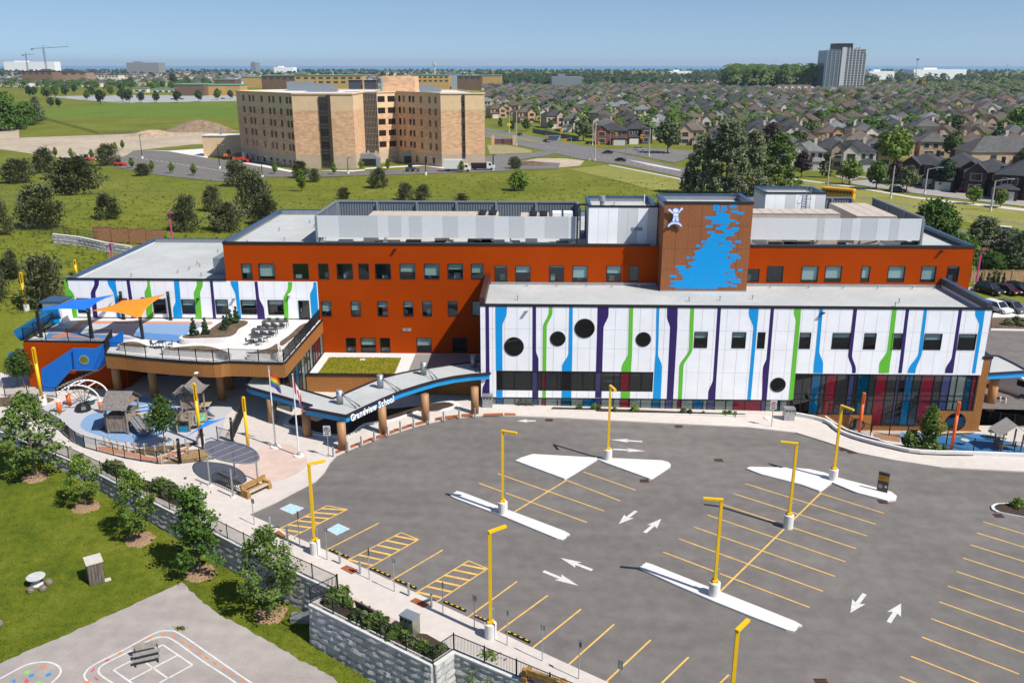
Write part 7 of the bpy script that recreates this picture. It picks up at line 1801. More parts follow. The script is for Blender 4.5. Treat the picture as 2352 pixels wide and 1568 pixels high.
def car(loc,rz,colour,kind,label,group=None,sc=1.0):
 body,cab,roof,pil,wh,Lc,Wc,hb=CARS[kind];pm=paint(colour,CARC[colour])
 t=thing('car',label,'car',loc,group);t.rotation_euler=(0,0,rz);t.scale=(sc,sc,sc)
 def add(nm,me,l=(0,0,0),par=None):
  o=bpy.data.objects.new(nm,me);COL.objects.link(o);o.parent=par or t;o.location=l;return o
 key='carbody_'+kind+colour
 if key not in MATS:
  b2=body.copy();b2 .materials.clear();b2 .materials.append(pm);MATS[key]=(b2,roof.mesh('roof',pm),pil.mesh('pillar',pm))
 b2,rf,pl=MATS[key]
 add('body',b2);add('glass_house',cab);add('roof',rf);add('pillar_frame',pl)
 for x,y in wh:w_=add('wheel',TY_,(x,y,.34));add('rim',RM_,(0,0,0),w_)
 for y in(-Wc/2+.3,Wc/2-.3):
  if 'hl' not in MATS:MATS['hl']=MB().box(-.03,-.2,-.07,.03,.2,.07).mesh('headlight',m_hl);MATS['tl']=MB().box(-.03,-.18,-.1,.03,.18,.1).mesh('tail_light',m_tl)
  add('headlight',MATS['hl'],(Lc/2+.0,y,hb-.36));add('tail_light',MATS['tl'],(-Lc/2+.0,y,hb-.18))
 return t
def van(loc,rz,label,sc=1.0,boxy=True,colour='white'):
 t=thing('van',label,'van',loc);t.rotation_euler=(0,0,rz);t.scale=(sc,sc,sc);pm=paint(colour,CARC[colour])
 P_=[(-2.9,.45),(-2.9,2.45),(-2.7,2.6),(1.2,2.6),(1.9,2.3),(2.35,1.55),(2.95,1.3),(3.0,.5),(2.8,.35),(-2.7,.35)]
 def loc_(o):o.location=(0,0,0);return o
 loc_(MB().prismY(P_,-1.0,1.0).build('body',pm,t));ws=MB();ws.obox((2.14,0,1.93),(0,.88,0),(.225,0,-.375),(.012,0,.008));loc_(ws.build('windscreen',m_cglass,t))
 for sy in(-1,1):loc_(MB().prismY([(1.1,1.5),(2.2,1.5),(1.85,2.15),(1.1,2.2)],sy*1.012-.008,sy*1.012+.008).build('side_window',m_cglass,t))
 for x in(-1.9,1.95):
  for y in(-.92,.92):w_=bpy.data.objects.new('wheel',TY_);COL.objects.link(w_);w_.parent=t;w_.location=(x,y,.36);r_=bpy.data.objects.new('rim',RM_);COL.objects.link(r_);r_.parent=w_
 for y in(-.75,.75):loc_(MB().box(2.96,y-.18,.85,3.03,y+.18,1.1).build('headlight',m_hl,t))
 return t
# east side of the school
def Te(x,y,S=S8):return T(*S(x,y))
east=[(49.3,92.5),(85,92.5),(120,95),(140,150),(52,150),(51.2,127)]
es=MB();es.v=[(x,y,terr(x,y)+.02)for x,y in east]
gx,gy_=24,16;es=MB();gi={}
for i in range(gx+1):
 for j in range(gy_+1):
  x,y=49.3+(125-49.3)*i/gx,92.2+(139-92.2)*j/gy_;gi[i,j]=len(es.v);es.v.append((x,y,terr(x,y)+.14))
for i in range(gx):
 for j in range(gy_):es.f.append((gi[i,j],gi[i+1,j],gi[i+1,j+1],gi[i,j+1]))
struct(es.build('east_parking',m_asph))
for i,(x,y,rz,c,k,lab)in enumerate([(2048,1020,-1.15,'black','suv','black car parked by the timber fence right of the school, nearest the pink lamp'),(2200,1018,-1.15,'maroon','sedan','dark red car parked by the timber fence at the right edge'),(2310,1018,-1.15,'black','suv','black car parked by the timber fence, cut by the right edge'),(2110,1188,-1.15,'white','suv','white car with dark windows parked beside the striped wall corner'),(2240,1188,-1.15,'grey','suv','dark grey car parked right of the white one, right edge')]):
 p=Te(x,y);car((p.x,p.y+.9,terr(p.x,p.y)+.14),rz,c,k,lab)
a,b=Te(1855,905),Te(2700,905)
def plank_fence(a,b,label,h=1.9,n=None,mat=None,step=2.4):
 mat=mat or M('cedar_fence',(.40,.26,.14),.85,var=.2,scale=3);t=thing('timber_fence',label,'fence',a);ln=(b-a).length;n=n or max(1,int(ln/step))
 for k in range(n):
  p,q=a.lerp(b,k/n),a.lerp(b,(k+1)/n);zp=terr(p.x,p.y);d=(q-p);d.z=0;m_=8
  for j in range(m_):
   c=p+d*((j+.5)/m_);MB().obox((c.x,c.y,zp+h/2),d*(.47/m_),Vector((-d.y,d.x,0)).normalized()*.02,Vector((0,0,h/2))).build('board',mat,t)
  MB().bar((p.x,p.y,zp+h+.05),(q.x,q.y,zp+h+.05),.16,.08).build('cap_rail',mat,t);MB().box(p.x-.08,p.y-.1,zp-.2,p.x+.08,p.y+.06,zp+h+.2).build('post',mat,t)
 return t
plank_fence(a,b,'tan timber fence behind the parked cars right of the school',2.0)
for i,x in enumerate((1940,2003,2055,2095,2142)):
 p=Te(x,945);place_tree(P_cone,'cedar',(p.x,p.y,terr(p.x,p.y)),'narrow dark cedar before the tan fence, %s from the left'%ORD[i],'narrow cedars before the tan fence',sc=(1.0,1.0,1.35),cat='shrub')
for c,nm in([(1840,968),(2900,968),(2900,978),(1838,978)],'kerb'),([(2060,1196),(2900,1196),(2900,1230),(2050,1232)],'kerb_strip'),([(2040,1335),(2900,1352),(2900,1362),(2035,1346)],'kerb'):
 q=[Te(x,y)for x,y in c];struct(MB().prism([(v.x,v.y)for v in q],lambda x,y:terr(x,y)-.1,lambda x,y:terr(x,y)+.27).build(nm,m_kerb))
q=[Te(x,y)for x,y in[(2050,1236),(2900,1236),(2900,1340),(2040,1330)]];struct(MB().prism([(v.x,v.y)for v in q],lambda x,y:terr(x,y)-.1,lambda x,y:terr(x,y)+.22).build('bare_soil_bed',m_soil))
for i,(x,y)in enumerate([(2180,1300),(2260,1280),(2320,1310)]):
 p=Te(x,y);place_tree(P_bush[2],'shrub',(p.x,p.y,terr(p.x,p.y)+.1),'dry shrub in the bare bed right of the school, %s from the left'%ORD[i],'dry shrubs right of the school',sc=1.2,cat='shrub')
KZ2=3.3
c2=[A(*S4(x,y),KZ2)for x,y in[(2012,408),(2040,245),(2110,252),(2230,300),(2334,365),(2600,470),(2600,350+25),(2334,385)]]
c2=[A(*S4(x,y),KZ2)for x,y in[(2012,410),(2045,250),(2110,255),(2225,310),(2345,375),(2500,378),(2334,390),(2180,400)]]
t=thing('side_canopy','blue-edged canopy on a round wooden column at the right end of the school','canopy',(c2[0].x,c2[0].y,0))
MB().prism([(v.x,v.y)for v in c2],KZ2-.65,KZ2-.1).build('fascia',m_blue,t);MB().prism([(v.x,v.y)for v in c2],KZ2-.098,KZ2-.03).build('deck',m_roof,t)
for a,b in zip(c2,c2[1:]+c2[:1]):MB().bar(a,b,.25,.2).build('rim',M('navy_rim',(.01,.02,.06),.5),t)
p=A(*S4(2048,688),-.9);MB().tube((p.x,p.y+.3,-1.6),(p.x,p.y+.3,KZ2-.65),.5,.5,20).build('column',MATS['round_wood'],t,True)
p=A(*S4(2200,640),-1.1);van((p.x+1.2,p.y+2.2,-1.1),-1.0,'white delivery van under the blue canopy at the right edge',1.05)
for i,(x,y)in enumerate([(2112,690),(2160,705)]):
 p=A(*S4(x,y),-1.2);t=thing('bollard','pale bollard before the white van, '+('left' if i==0 else 'right')+' one','bollard',p);MB().tube(p,p+Vector((0,0,1)),.1,.1,10).build('shaft',m_kerb,t);MB().lathe(p+Vector((0,0,1)),[(.1,0),(.07,.06),(.02,.08)],10).build('cap',m_kerb,t)
# WIDER GROUND
m_meadow=M_grass('meadow',(.080,.098,.008),(.125,.140,.013),(.185,.182,.030),.09,2.2,.6)
def axis(lo,hi,knots):
 out=[lo];
 while out[-1]<hi:
  v=out[-1];st=next(s for lim,s in knots if v<lim);out.append(min(hi,v+st))
 return out
gx=axis(-9000,9000,[(-1500,700),(-400,110),(-190,18),(-60,5),(160,8),(420,26),(1500,120),(1e9,700)])
gyy=axis(-120,6200,[(60,30),(300,6),(480,16),(1200,60),(1e9,500)])
mb=MB();idx={}
for i,x in enumerate(gx):
 for j,y in enumerate(gyy):idx[i,j]=len(mb.v);mb.v.append((x,y,terr(x,y)-.03))
for i in range(len(gx)-1):
 for j in range(len(gyy)-1):
  x0,x1,y0,y1=gx[i],gx[i+1],gyy[j],gyy[j+1]
  if x0>-77 and y1<98 and x1<130:continue
  if x0>-57 and x1<126 and y1<126:continue
  if x0>48 and x1<126 and y1<139:continue
  mb.f.append((idx[i,j],idx[i+1,j],idx[i+1,j+1],idx[i,j+1]))
struct(mb.build('ground',m_meadow,None,True))
m_lake=M('lake_water',(.07,.24,.42),.35,var=.05,scale=.002)
struct(MB().quad((-25500,5600,-.5),(25500,5600,-.5),(25500,25500,-.5),(-25500,25500,-.5)).build('lake',m_lake))
def drape(name,lst,mat,dz,S=Sf,world=False,sub=None):
 q=[(p[0],p[1])for p in lst]if world else[tuple(T(*S(x,y)).xy)for x,y in lst]
 area=sum(a[0]*b[1]-b[0]*a[1]for a,b in zip(q,q[1:]+q[:1]))
 if area<0:q=q[::-1]
 mb=MB();mb.v=[(x,y,terr(x,y)+dz)for x,y in q];mb.f=[tuple(range(len(q)))]
 return struct(mb.build(name,mat))
def Za(x,y):return Zc(0,0,x,y)
def Zb(x,y):return Zc(600,100,x,y)
def Zd(x,y):return Zc(1180,80,x,y)
def Ze(x,y):return Zc(1860,80,x,y)
m_sand=M('sandy_ground',(.42,.34,.25),.95,var=.12,scale=.25,var2=.12,scale2=.04,bump=.3,bscale=1)
m_mown=M_grass('mown_grass',(.15,.165,.03),(.20,.20,.045),(.25,.24,.07),.06,1.5,.4)
m_fieldg=M_grass('field_grass',(.075,.125,.012),(.105,.155,.015),(.13,.175,.02),.02,.4,.3)
m_road=M_asphalt('road_asphalt',(.17,.16,.155),(.145,.135,.13))
drape('far_field',[(-420,640),(-420,1500),(900,1500),(-60,640)],m_fieldg,.02,world=True)
drape('construction_sand',[(-250,1145),(0,1140),(168,1130),(172,1228),(1150,1195),(1400,1168),(1700,1180),(2260,1195),(2400,1230),(2400,1270),(1700,1290),(1190,1345),(1060,1425),(700,1430),(480,1400),(0,1330),(-250,1330)],m_sand,.05,Za)
drape('block_parking',[(930,1470),(1060,1408),(1225,1345),(1500,1350),(1850,1412),(2120,1440),(2340,1440),(2334,1640),(1900,1615),(1400,1560)],m_asph,.08,Za)
drape('block_forecourt',[(-160,1075),(100,1110),(420,1165),(1000,1170),(1700,1125),(2140,1110),(2200,1080),(2334,1060),(2800,1090),(2780,1140),(2400,1150),(2250,1165),(1500,1190),(600,1215),(100,1215),(-260,1180)],m_asph,.10,Zb)
drape('block_kerb',[(1190,1338),(1500,1350),(1850,1410),(1830,1325),(1500,1345)],m_conc2,.09,Za)
drape('block_kerb',[(-40,1090),(60,1085),(420,1160),(400,1172)],m_conc2,.14,Zb)
drape('block_kerb',[(640,1160),(960,1168),(1060,1158),(1060,1148),(960,1155)],m_conc2,.14,Zb)
drape('block_kerb',[(1060,1136),(1600,1105),(1780,1130),(1760,1140),(1590,1118),(1060,1146)],m_conc2,.14,Zb)
drape('court_grass',[(1080,1075),(1180,1050),(1330,1045),(1460,1080),(1100,1118)],m_mown,.16,Zb)
for k in range(26):
 a,b=T(*Za(1150+k*46,1395+k*7)),T(*Za(1090+k*46+200,1395+k*7+50));
 d=(b-a).normalized()*5.5;e=a+d;mid=T(*Za(1150+k*46,1400+k*8));drape('bay_line',[(a.x,a.y),(e.x,e.y),(e.x+.1,e.y+.25),(a.x+.1,a.y+.25)],m_wht,.12,world=True)
drape('mown_verge',[(760,1215),(1080,1180),(1440,1240),(1760,1310),(1780,1400),(1500,1400),(1250,1330),(1000,1270)],m_mown,.04,Zd)
drape('mown_verge',[(215,1300),(800,1380),(1350,1480),(2500,1600),(2500,1800),(1000,1560),(600,1500),(100,1400)],m_mown,.05,Ze)
drape('bare_plot',[(330,1150),(480,1120),(720,1120),(900,1140),(860,1185),(640,1205),(480,1200)],m_sand,.05,Zd)
drape('bare_plot',[(30,1000),(160,990),(420,1045),(440,1070),(60,1085)],M('dry_grass',(.30,.25,.12),.95,var=.15,scale=.4),.06,Zd)
drape('road',[(-60,838),(20,850),(640,958),(1060,1040),(1740,1200),(2400,1350),(2400,1440),(1740,1285),(1250,1178),(880,1130),(540,1055),(20,935),(-60,915)],m_road,.09,Zd)
drape('side_road',[(1060,1040),(1390,1030),(1700,1040),(1900,1060),(1840,1120),(1700,1160),(1380,1100)],m_road,.11,Zd)
drape('side_road',[(0,1110),(120,1090),(440,1075),(530,1055),(640,1075),(560,1100),(330,1130),(300,1190),(100,1215),(-20,1190)],m_road,.12,Zd)
drape('median',[(1270,1130),(1500,1170),(1760,1225),(1750,1235),(1480,1185)],m_conc,.14,Zd)
drape('median',[(20,888),(300,930),(560,985),(540,990),(20,897)],m_mown,.14,Zd)
drape('sidewalk',[(1110,1182),(1130,1178),(1740,1297),(2300,1430),(2300,1445),(1720,1303)],m_conc,.10,Zd)
drape('sidewalk',[(215,1292),(800,1368),(1350,1462),(2500,1588),(2500,1612),(1350,1478),(800,1380),(215,1302)],m_conc,.12,Ze)
drape('bus_road',[(-60,1600),(300,1600),(600,1560),(1100,1640),(2600,1900),(2600,2060),(1000,1720),(400,1640)],m_road,.07,Ze)
drape('bus_road',[(1700,460),(2500,640),(2500,540),(1990,455),(1830,435),(1700,420)],m_road,.075,Sf)
drape('residential_road',[(700,1270),(840,1280),(1100,1295),(1350,1310),(1400,1345),(1600,1420),(2500,1520),(2500,1570),(1400,1440),(1000,1380),(800,1350),(790,1325),(1000,1310)],M_asphalt('road_pale',(.33,.31,.30),(.29,.27,.26)),.13,Ze)
drape('grass_oval',[(1050,1345),(1150,1325),(1270,1340),(1250,1355),(1120,1368)],m_lawn,.18,Ze)
for c in([(640,1280),(800,1262),(860,1300),(780,1325)],[(1270,1345),(1390,1350),(1330,1400),(1230,1380)],[(1700,1390),(1960,1400),(1940,1460),(1750,1470)],[(2200,1460),(2400,1480),(2400,1540),(2250,1520)]):drape('driveway',c,M('driveway_pale',(.36,.28,.22),.9,var=.1,scale=1),.15,Ze)
for a,b,n in[((560,1020),(1260,1150),14),((100,905),(560,995),9),((1270,1150),(1740,1255),8)]:
 for k in range(n):
  p,q=T(*Zd(a[0]+(b[0]-a[0])*k/n,a[1]+(b[1]-a[1])*k/n)),T(*Zd(a[0]+(b[0]-a[0])*(k+.45)/n,a[1]+(b[1]-a[1])*(k+.45)/n));drape('lane_mark',[(p.x,p.y),(q.x,q.y),(q.x+.3,q.y),(p.x+.3,p.y)],m_wht,.13,world=True)
for i,(S,x,y,r,h,lab)in enumerate([(Za,1780,1170,17,6.5,'large brown earth mound at the edge of the sandy ground'),(Za,1370,1215,13,3.5,'pale sand heap left of the brown earth mound'),(Zd,440,1180,5.5,1.6,'small dark earth heap on the bare plot by the junction')]):
 p=T(*S(x,y));mb=MB();n=22;rings=7;i0=0
 for j in range(rings):
  f_=j/(rings-1)
  for k in range(n):
   a=2*PI*k/n;rr=r*(1-f_)*(1+.3*noise.noise(Vector((math.cos(a)*2,math.sin(a)*2,i*9))));mb.v.append((p.x+rr*math.cos(a)*1.5,p.y+rr*math.sin(a)*.7,terr(p.x,p.y)-.2+h*smooth(f_)+.5*noise.noise(Vector((rr*.5,a*3,i+f_*4)))))
 for j in range(rings-1):
  for k in range(n):a=j*n+k;b=j*n+(k+1)%n;mb.f.append((a,b,b+n,a+n))
 tag(mb.build('earth_mound',M('earth_brown%d'%i,[(.24,.17,.11),(.40,.30,.2),(.12,.085,.06)][i],.95,var=.25,scale=.5,bump=.6,bscale=2),None,True),lab,'earth mound')
# BRICK BLOCK
brick=thing('brick_apartment_block','six-storey tan brick block with two wings and a dark glass stair tower','building',(-60,330,0))
AX=B(*Zb(1175,700),338).x;IX=B(*Zb(1345,700),343).x
FP=[(-87.3,319.6),(-65.2,318.4),(-65.3,338.3),(AX,338.2),(IX,343),(-34.7,323.6),(-19,325.2),(-32,365),(-95,376),(-117,349)]
m_brk=M('tan_brick',(.70,.43,.25),.9,var=.20,scale=.55,var2=.05,scale2=.1,bump=.3,bscale=6,stretch=(1,1,2.6));m_bst=M('beige_stone',(.74,.53,.32),.9,var=.05,scale=.4);m_base=M('pale_stone',(.52,.41,.30),.9,var=.06,scale=.6)
def fpo(o):
 cx_=sum(p[0]for p in FP)/len(FP);cy_=sum(p[1]for p in FP)/len(FP);return[(x+(x-cx_)*o,y+(y-cy_)*o)for x,y in FP]
MB().prism(FP,-.3,4.7).build('base_wall',m_base,brick);MB().prism(FP,4.702,20.4).build('brick_wall',m_brk,brick);MB().prism(FP,20.402,25.9).build('top_wall',m_bst,brick)
for a,b in zip(FP,FP[1:]+FP[:1]):MB().bar((*a,26.15),(*b,26.15),.5,.5).build('parapet',m_bst,brick)
MB().prism(FP,25.902,25.95,False).build('roof',m_conc2,brick)
m_bw=M('bronze_window',(.020,.018,.017),.12,spec=.7);m_brz=M('bronze_panel',(.055,.042,.033),.5)
def wseg(i,f0,f1,z0,z1,name='window',mat=None,proud=.06,parent=None):
 a,b=Vector(FP[i]),Vector(FP[(i+1)%len(FP)]);d=b-a;n=Vector((d.y,-d.x)).normalized();p,q=a+d*f0+n*proud*.5,a+d*f1+n*proud*.5
 return MB().bar((p.x,p.y,(z0+z1)/2),(q.x,q.y,(z0+z1)/2),proud,z1-z0).build(name,mat or m_bw,parent or brick)
fl=[1.2+k*4.15 for k in range(6)]
LWs=len(FP)-1
for z in fl[1:]:
 for f_ in(.12,.24,.31,.46,.60,.67,.79,.90,.955):wseg(LWs,f_,f_+.032,z+.7,z+3.0)
for f_ in(.1,.2,.3,.42,.55,.66,.78,.88,.95):wseg(LWs,f_,f_+.035,.6,2.6)
for z in fl[1:]:
 for f_ in(.06,.16,.30,.38,.55,.74,.87):wseg(4,f_,f_+.045,z+.6,z+2.9)
 for f_ in(.0,.52):wseg(3,f_+.03,f_+.40,z+.6,z+2.7)
for f_ in(.1,.25,.42,.62,.8):wseg(4,f_,f_+.05,.8,3.2)
def slot(i,f0,f1,z0,z1):
 s_=wseg(i,f0,f1,z0,z1,'stair_slot',m_bw,.3)
 n=22
 for k in range(n):wseg(i,f0-.002,f1+.002,z0+(z1-z0)*k/n,z0+(z1-z0)*k/n+(.85 if k%4<2 else.12),'spandrel',m_brz,.36,s_)
slot(0,.44,.575,.6,25.2);slot(5,.49,.55,3.6,25.6)
wseg(0,.578,.63,.3,25.9,'stair_fin',m_brz,.5)
ga,gb=Vector((-65.0,320.5)),Vector((-57.5,352.0));ga=Vector((-65.2,337.6));gb=Vector((AX,337.6))
def gp_(f_):return ga.lerp(gb,f_)
MB().prism([tuple(ga),tuple(gb),(AX,338.1),(-65.2,338.1)],4.6,26.0).build('stair_tower',m_brz,brick)
d=(gb-ga);nrm=Vector((d.y,-d.x)).normalized()
for k in range(5):
 z=fl[k+1]+.6
 for j in range(9):
  p,q=gp_(j/9+.008)+nrm*.06,gp_((j+1)/9-.008)+nrm*.06;MB().bar((p.x,p.y,z+1.1),(q.x,q.y,z+1.1),.08,2.2).build('pane',m_bw,brick)
mm=M('bronze_mullion',(.30,.26,.22),.5)
for j in range(10):p=gp_(j/9)+nrm*.1;MB().bar((p.x,p.y,4.7),(p.x,p.y,26),.12).build('mullion',mm,brick)
for k in range(11):z=4.8+k*2.08;p,q=gp_(0)+nrm*.1,gp_(1)+nrm*.1;MB().bar((p.x,p.y,z),(q.x,q.y,z),.12).build('mullion',mm,brick)
MB().bar((AX-1,337,0),(AX-1,337,4.6),.8).bar((AX-4,337,0),(AX-4,337,4.6),.8).build('tower_column',m_base,brick)
MB().box(B(*Zb(1200,400),350).x,350,25.95,B(*Zb(1505,400),350).x,362,31.6).build('roof_penthouse',m_brk,brick)
for x,y,w_,h in[(-100,360,10,3.6),(-88,345,9,3.0),(-45,345,6,2.4)]:MB().box(x,y,25.95,x+w_,y+5,25.95+h).box(x+w_,y+.5,25.95,x+w_+2,y+4.5,25.95+h*.5).build('roof_unit',m_grey,brick)
for x in(-72,-66):MB().box(x,345,27,x+4.6,349,30.0).build('chiller',M('chiller_dark',(.05,.06,.08),.5),brick);MB().box(x-.1,344.8,30.0,x+4.7,349.2,30.3).build('chiller_top',m_dark,brick)
MB().tube((-59.5,346,26),(-59.5,346,31),.5,.5,10).build('flue',m_galv,brick)
p=T(*Za(2000,1395));t=thing('service_building','small yellow brick service building left of the brick block','building',p);MB().box(p.x-8.5,p.y,-.2,p.x+10,p.y+8,8.2).build('wall',m_bst,t);MB().box(p.x-8.8,p.y-.3,8.2,p.x+10.3,p.y+8.3,8.5).build('roof',m_conc2,t);MB().tube((p.x-2,p.y+4,8.5),(p.x-2,p.y+4,11),.4,.4,8).build('flue',m_grey,t)
for i,(x,y)in enumerate([(1030,1118),(1540,1092)]):
 p=T(*Zb(x,y));t=thing('bin_shelter','grey domed shelter in front of the brick block, '+('left' if i==0 else 'right')+' one','shelter',p)
 P_=[(-6.5,0),(-6.5,3.0),(-4.5,4.6),(4.5,4.6),(6.5,3.0),(6.5,0)]
 MB().prismY([(p.x+a,b)for a,b in P_],p.y,p.y+4).build('shell',m_grey,t);MB().box(p.x-5.5,p.y-.05,.2,p.x+5.5,p.y-.005,2.8).build('opening',m_dark,t)
def pole_lamp(S,base,top,label,arm=1.6,dark=True,group='slender dark lamp posts round the brick block'):
 b=T(*S(*base));tp=B(*S(*top),b.y);t=thing('lamp_post',label,'street lamp',b,group);mt=m_dark if dark else M('concrete_pole',(.42,.40,.37),.8)
 MB().tube(b,(b.x,b.y,tp.z),.16 if dark else.26,.1 if dark else.16,8).build('post',mt,t)
 if arm:MB().bar((b.x,b.y,tp.z),(b.x+arm,b.y,tp.z+(.0 if dark else.5)),.18,.14).build('arm',m_dark if dark else m_galv,t);MB().box(b.x+arm*.8,b.y-.2,tp.z+(-.12 if dark else.4),b.x+arm*1.35,b.y+.2,tp.z+(.06 if dark else.62)).build('lamp_head',m_galv,t)
 MB().tube(b,b+Vector((0,0,1.0)),.45 if dark else.3,.42 if dark else.3,10).build('base',m_kerb,t)
for i,(S,b,tp)in enumerate([(Za,(1268,1415),(1242,1200)),(Za,(1957,1505),(1940,1290)),(Zb,(148,1212),(140,1030)),(Zb,(912,1185),(893,1042)),(Zb,(1602,1195),(1590,1030)),(Zb,(2205,1150),(2195,1010)),(Zd,(85,1225),(85,1085)),(Zb,(1300,1080),(1300,1035))]):
 pole_lamp(S,b,tp,'slender dark lamp post near the brick block, %s from the left'%ORD[i])
for i,(b,tp,arm,S)in enumerate([((295,1008),(297,695),3.2,Zd),((993,1143),(1003,790),3.4,Zd),((1475,1100),(1480,850),-2.5,Zd),((972,1005),(975,800),0,Zd),((945,1140),(950,980),0,Zd),((230,890),(228,700),-2.8,Zd),((578,1400),(604,1105),2.5,Ze),((1145,1480),(1190,1185),0,Ze),((1447,1440),(1475,1215),3.2,Ze),((2035,1590),(2080,1320),3.5,Ze),((718,1340),(735,1150),0,Ze)]):
 pole_lamp(S,b,tp,'concrete street pole along the road beyond the school, %s counting from the left'%ORD[[0,3,5,2,4,1,6,8,9,10,7][i]],arm,False,'concrete street poles along the road')
def chain(S,lst,label,h=2.0):
 q=[T(*S(x,y))for x,y in lst];t=thing('chain_fence',label,'fence',q[0]);mt=m_black
 for a,b in zip(q,q[1:]):
  n=max(1,int((b-a).length/3.5))
  for k in range(n):p=a.lerp(b,k/n);z=terr(p.x,p.y);MB().tube((p.x,p.y,z-.2),(p.x,p.y,z+h),.05,.05,6).build('post',mt,t)
  MB().bar((a.x,a.y,terr(a.x,a.y)+h),(b.x,b.y,terr(b.x,b.y)+h),.05).build('top_rail',mt,t)
  za,zb=terr(a.x,a.y),terr(b.x,b.y);MB().quad((a.x,a.y,za+.1),(b.x,b.y,zb+.1),(b.x,b.y,zb+h),(a.x,a.y,za+h)).build('wire_mesh',M_mesh('chain_mesh',(.10,.11,.10),.3)if 'chain_mesh' not in MATS else MATS['chain_mesh'],t)
chain(S5,[(30,640),(350,690),(700,760),(880,780)],'chain link fence running down to the timber fence on the left slope');chain(Za,[(410,1070),(880,1200),(1160,1190),(1640,1165)],'dark wire fence between the field and the sandy ground',1.6)
a,b=T(*S5(845,770)),T(*S5(1470,800));plank_fence(a,b,'brown timber fence behind the left wing roof',2.6,mat=M('brown_fence',(.24,.12,.06),.85,var=.2,scale=3))
rw=[tuple(T(*S5(x,y)).xy)for x,y in[(480,775),(700,800),(930,850),(1180,890)]]
stone_wall(rw,'stepped pale stone retaining wall behind the left wing',lambda x,y:terr(x,y)+1.6,lambda x,y:terr(x,y)-.3,course=.55,seed=9,lim=150)
drape('rear_path',[(-30,1150),(200,1000),(420,1010),(560,1100),(300,1300),(-30,1500)],m_soil,.05,S5)if False else None
# HOUSES
RF={'brown':(.098,.074,.060),'grey':(.095,.092,.092),'charcoal':(.042,.044,.049),'tan':(.135,.108,.085),'rust':(.17,.095,.055),'pale grey':(.17,.175,.175)}
WL={'beige brick':(.42,.30,.205),'pale stone':(.52,.46,.39),'red brick':(.20,.065,.045),'tan brick':(.42,.25,.13),'dark brick':(.055,.035,.033),'cream':(.58,.52,.43)}
def roofm(n):return M('shingle_'+n,RF[n],.9,var=.16,scale=.8,var2=.1,scale2=.1,bump=.3,bscale=3)
def wallm(n):return M('house_'+n,tuple(x*1.25 for x in WL[n]),.9,var=.14,scale=1.2)
m_hw=M('house_window',(.04,.045,.05),.1,spec=.7);m_trim=M('house_trim',(.66,.64,.60),.8);m_gar=M('garage_door',(.62,.60,.56),.7)
def hip(mb,x0,y0,x1,y1,z0,h,ov=.45):
 x0-=ov;y0-=ov;x1+=ov;y1+=ov;w_,d=x1-x0,y1-y0;i=len(mb.v)
 if w_<d:r=[((x0+x1)/2,y0+w_/2,z0+h),((x0+x1)/2,y1-w_/2,z0+h)]
 else:r=[(x0+d/2,(y0+y1)/2,z0+h),(x1-d/2,(y0+y1)/2,z0+h)]
 mb.v+=[(x0,y0,z0),(x1,y0,z0),(x1,y1,z0),(x0,y1,z0)]+r
 if w_<d:mb.f+=[(i,i+1,i+4),(i+1,i+2,i+5,i+4),(i+2,i+3,i+5),(i+3,i,i+4,i+5),(i+3,i+2,i+1,i)]
 else:mb.f+=[(i,i+1,i+5,i+4),(i+1,i+2,i+5),(i+2,i+3,i+4,i+5),(i+3,i,i+4),(i+3,i+2,i+1,i)]
def gable(mb,x0,x1,y0,y1,z0,h,ov=.3):
 xm=(x0+x1)/2;i=len(mb.v);x0-=ov;x1+=ov;y0-=ov;s_=.14
 mb.v+=[(x0,y0,z0),(xm,y0,z0+h),(x1,y0,z0),(x0,y1,z0),(xm,y1,z0+h),(x1,y1,z0),(x0,y0,z0-s_),(xm,y0,z0+h-s_),(x1,y0,z0-s_),(x0,y1,z0-s_),(xm,y1,z0+h-s_),(x1,y1,z0-s_)]
 mb.f+=[(i,i+1,i+4,i+3),(i+1,i+2,i+5,i+4),(i+6,i+9,i+10,i+7),(i+7,i+10,i+11,i+8),(i,i+6,i+7,i+1),(i+1,i+7,i+8,i+2)]
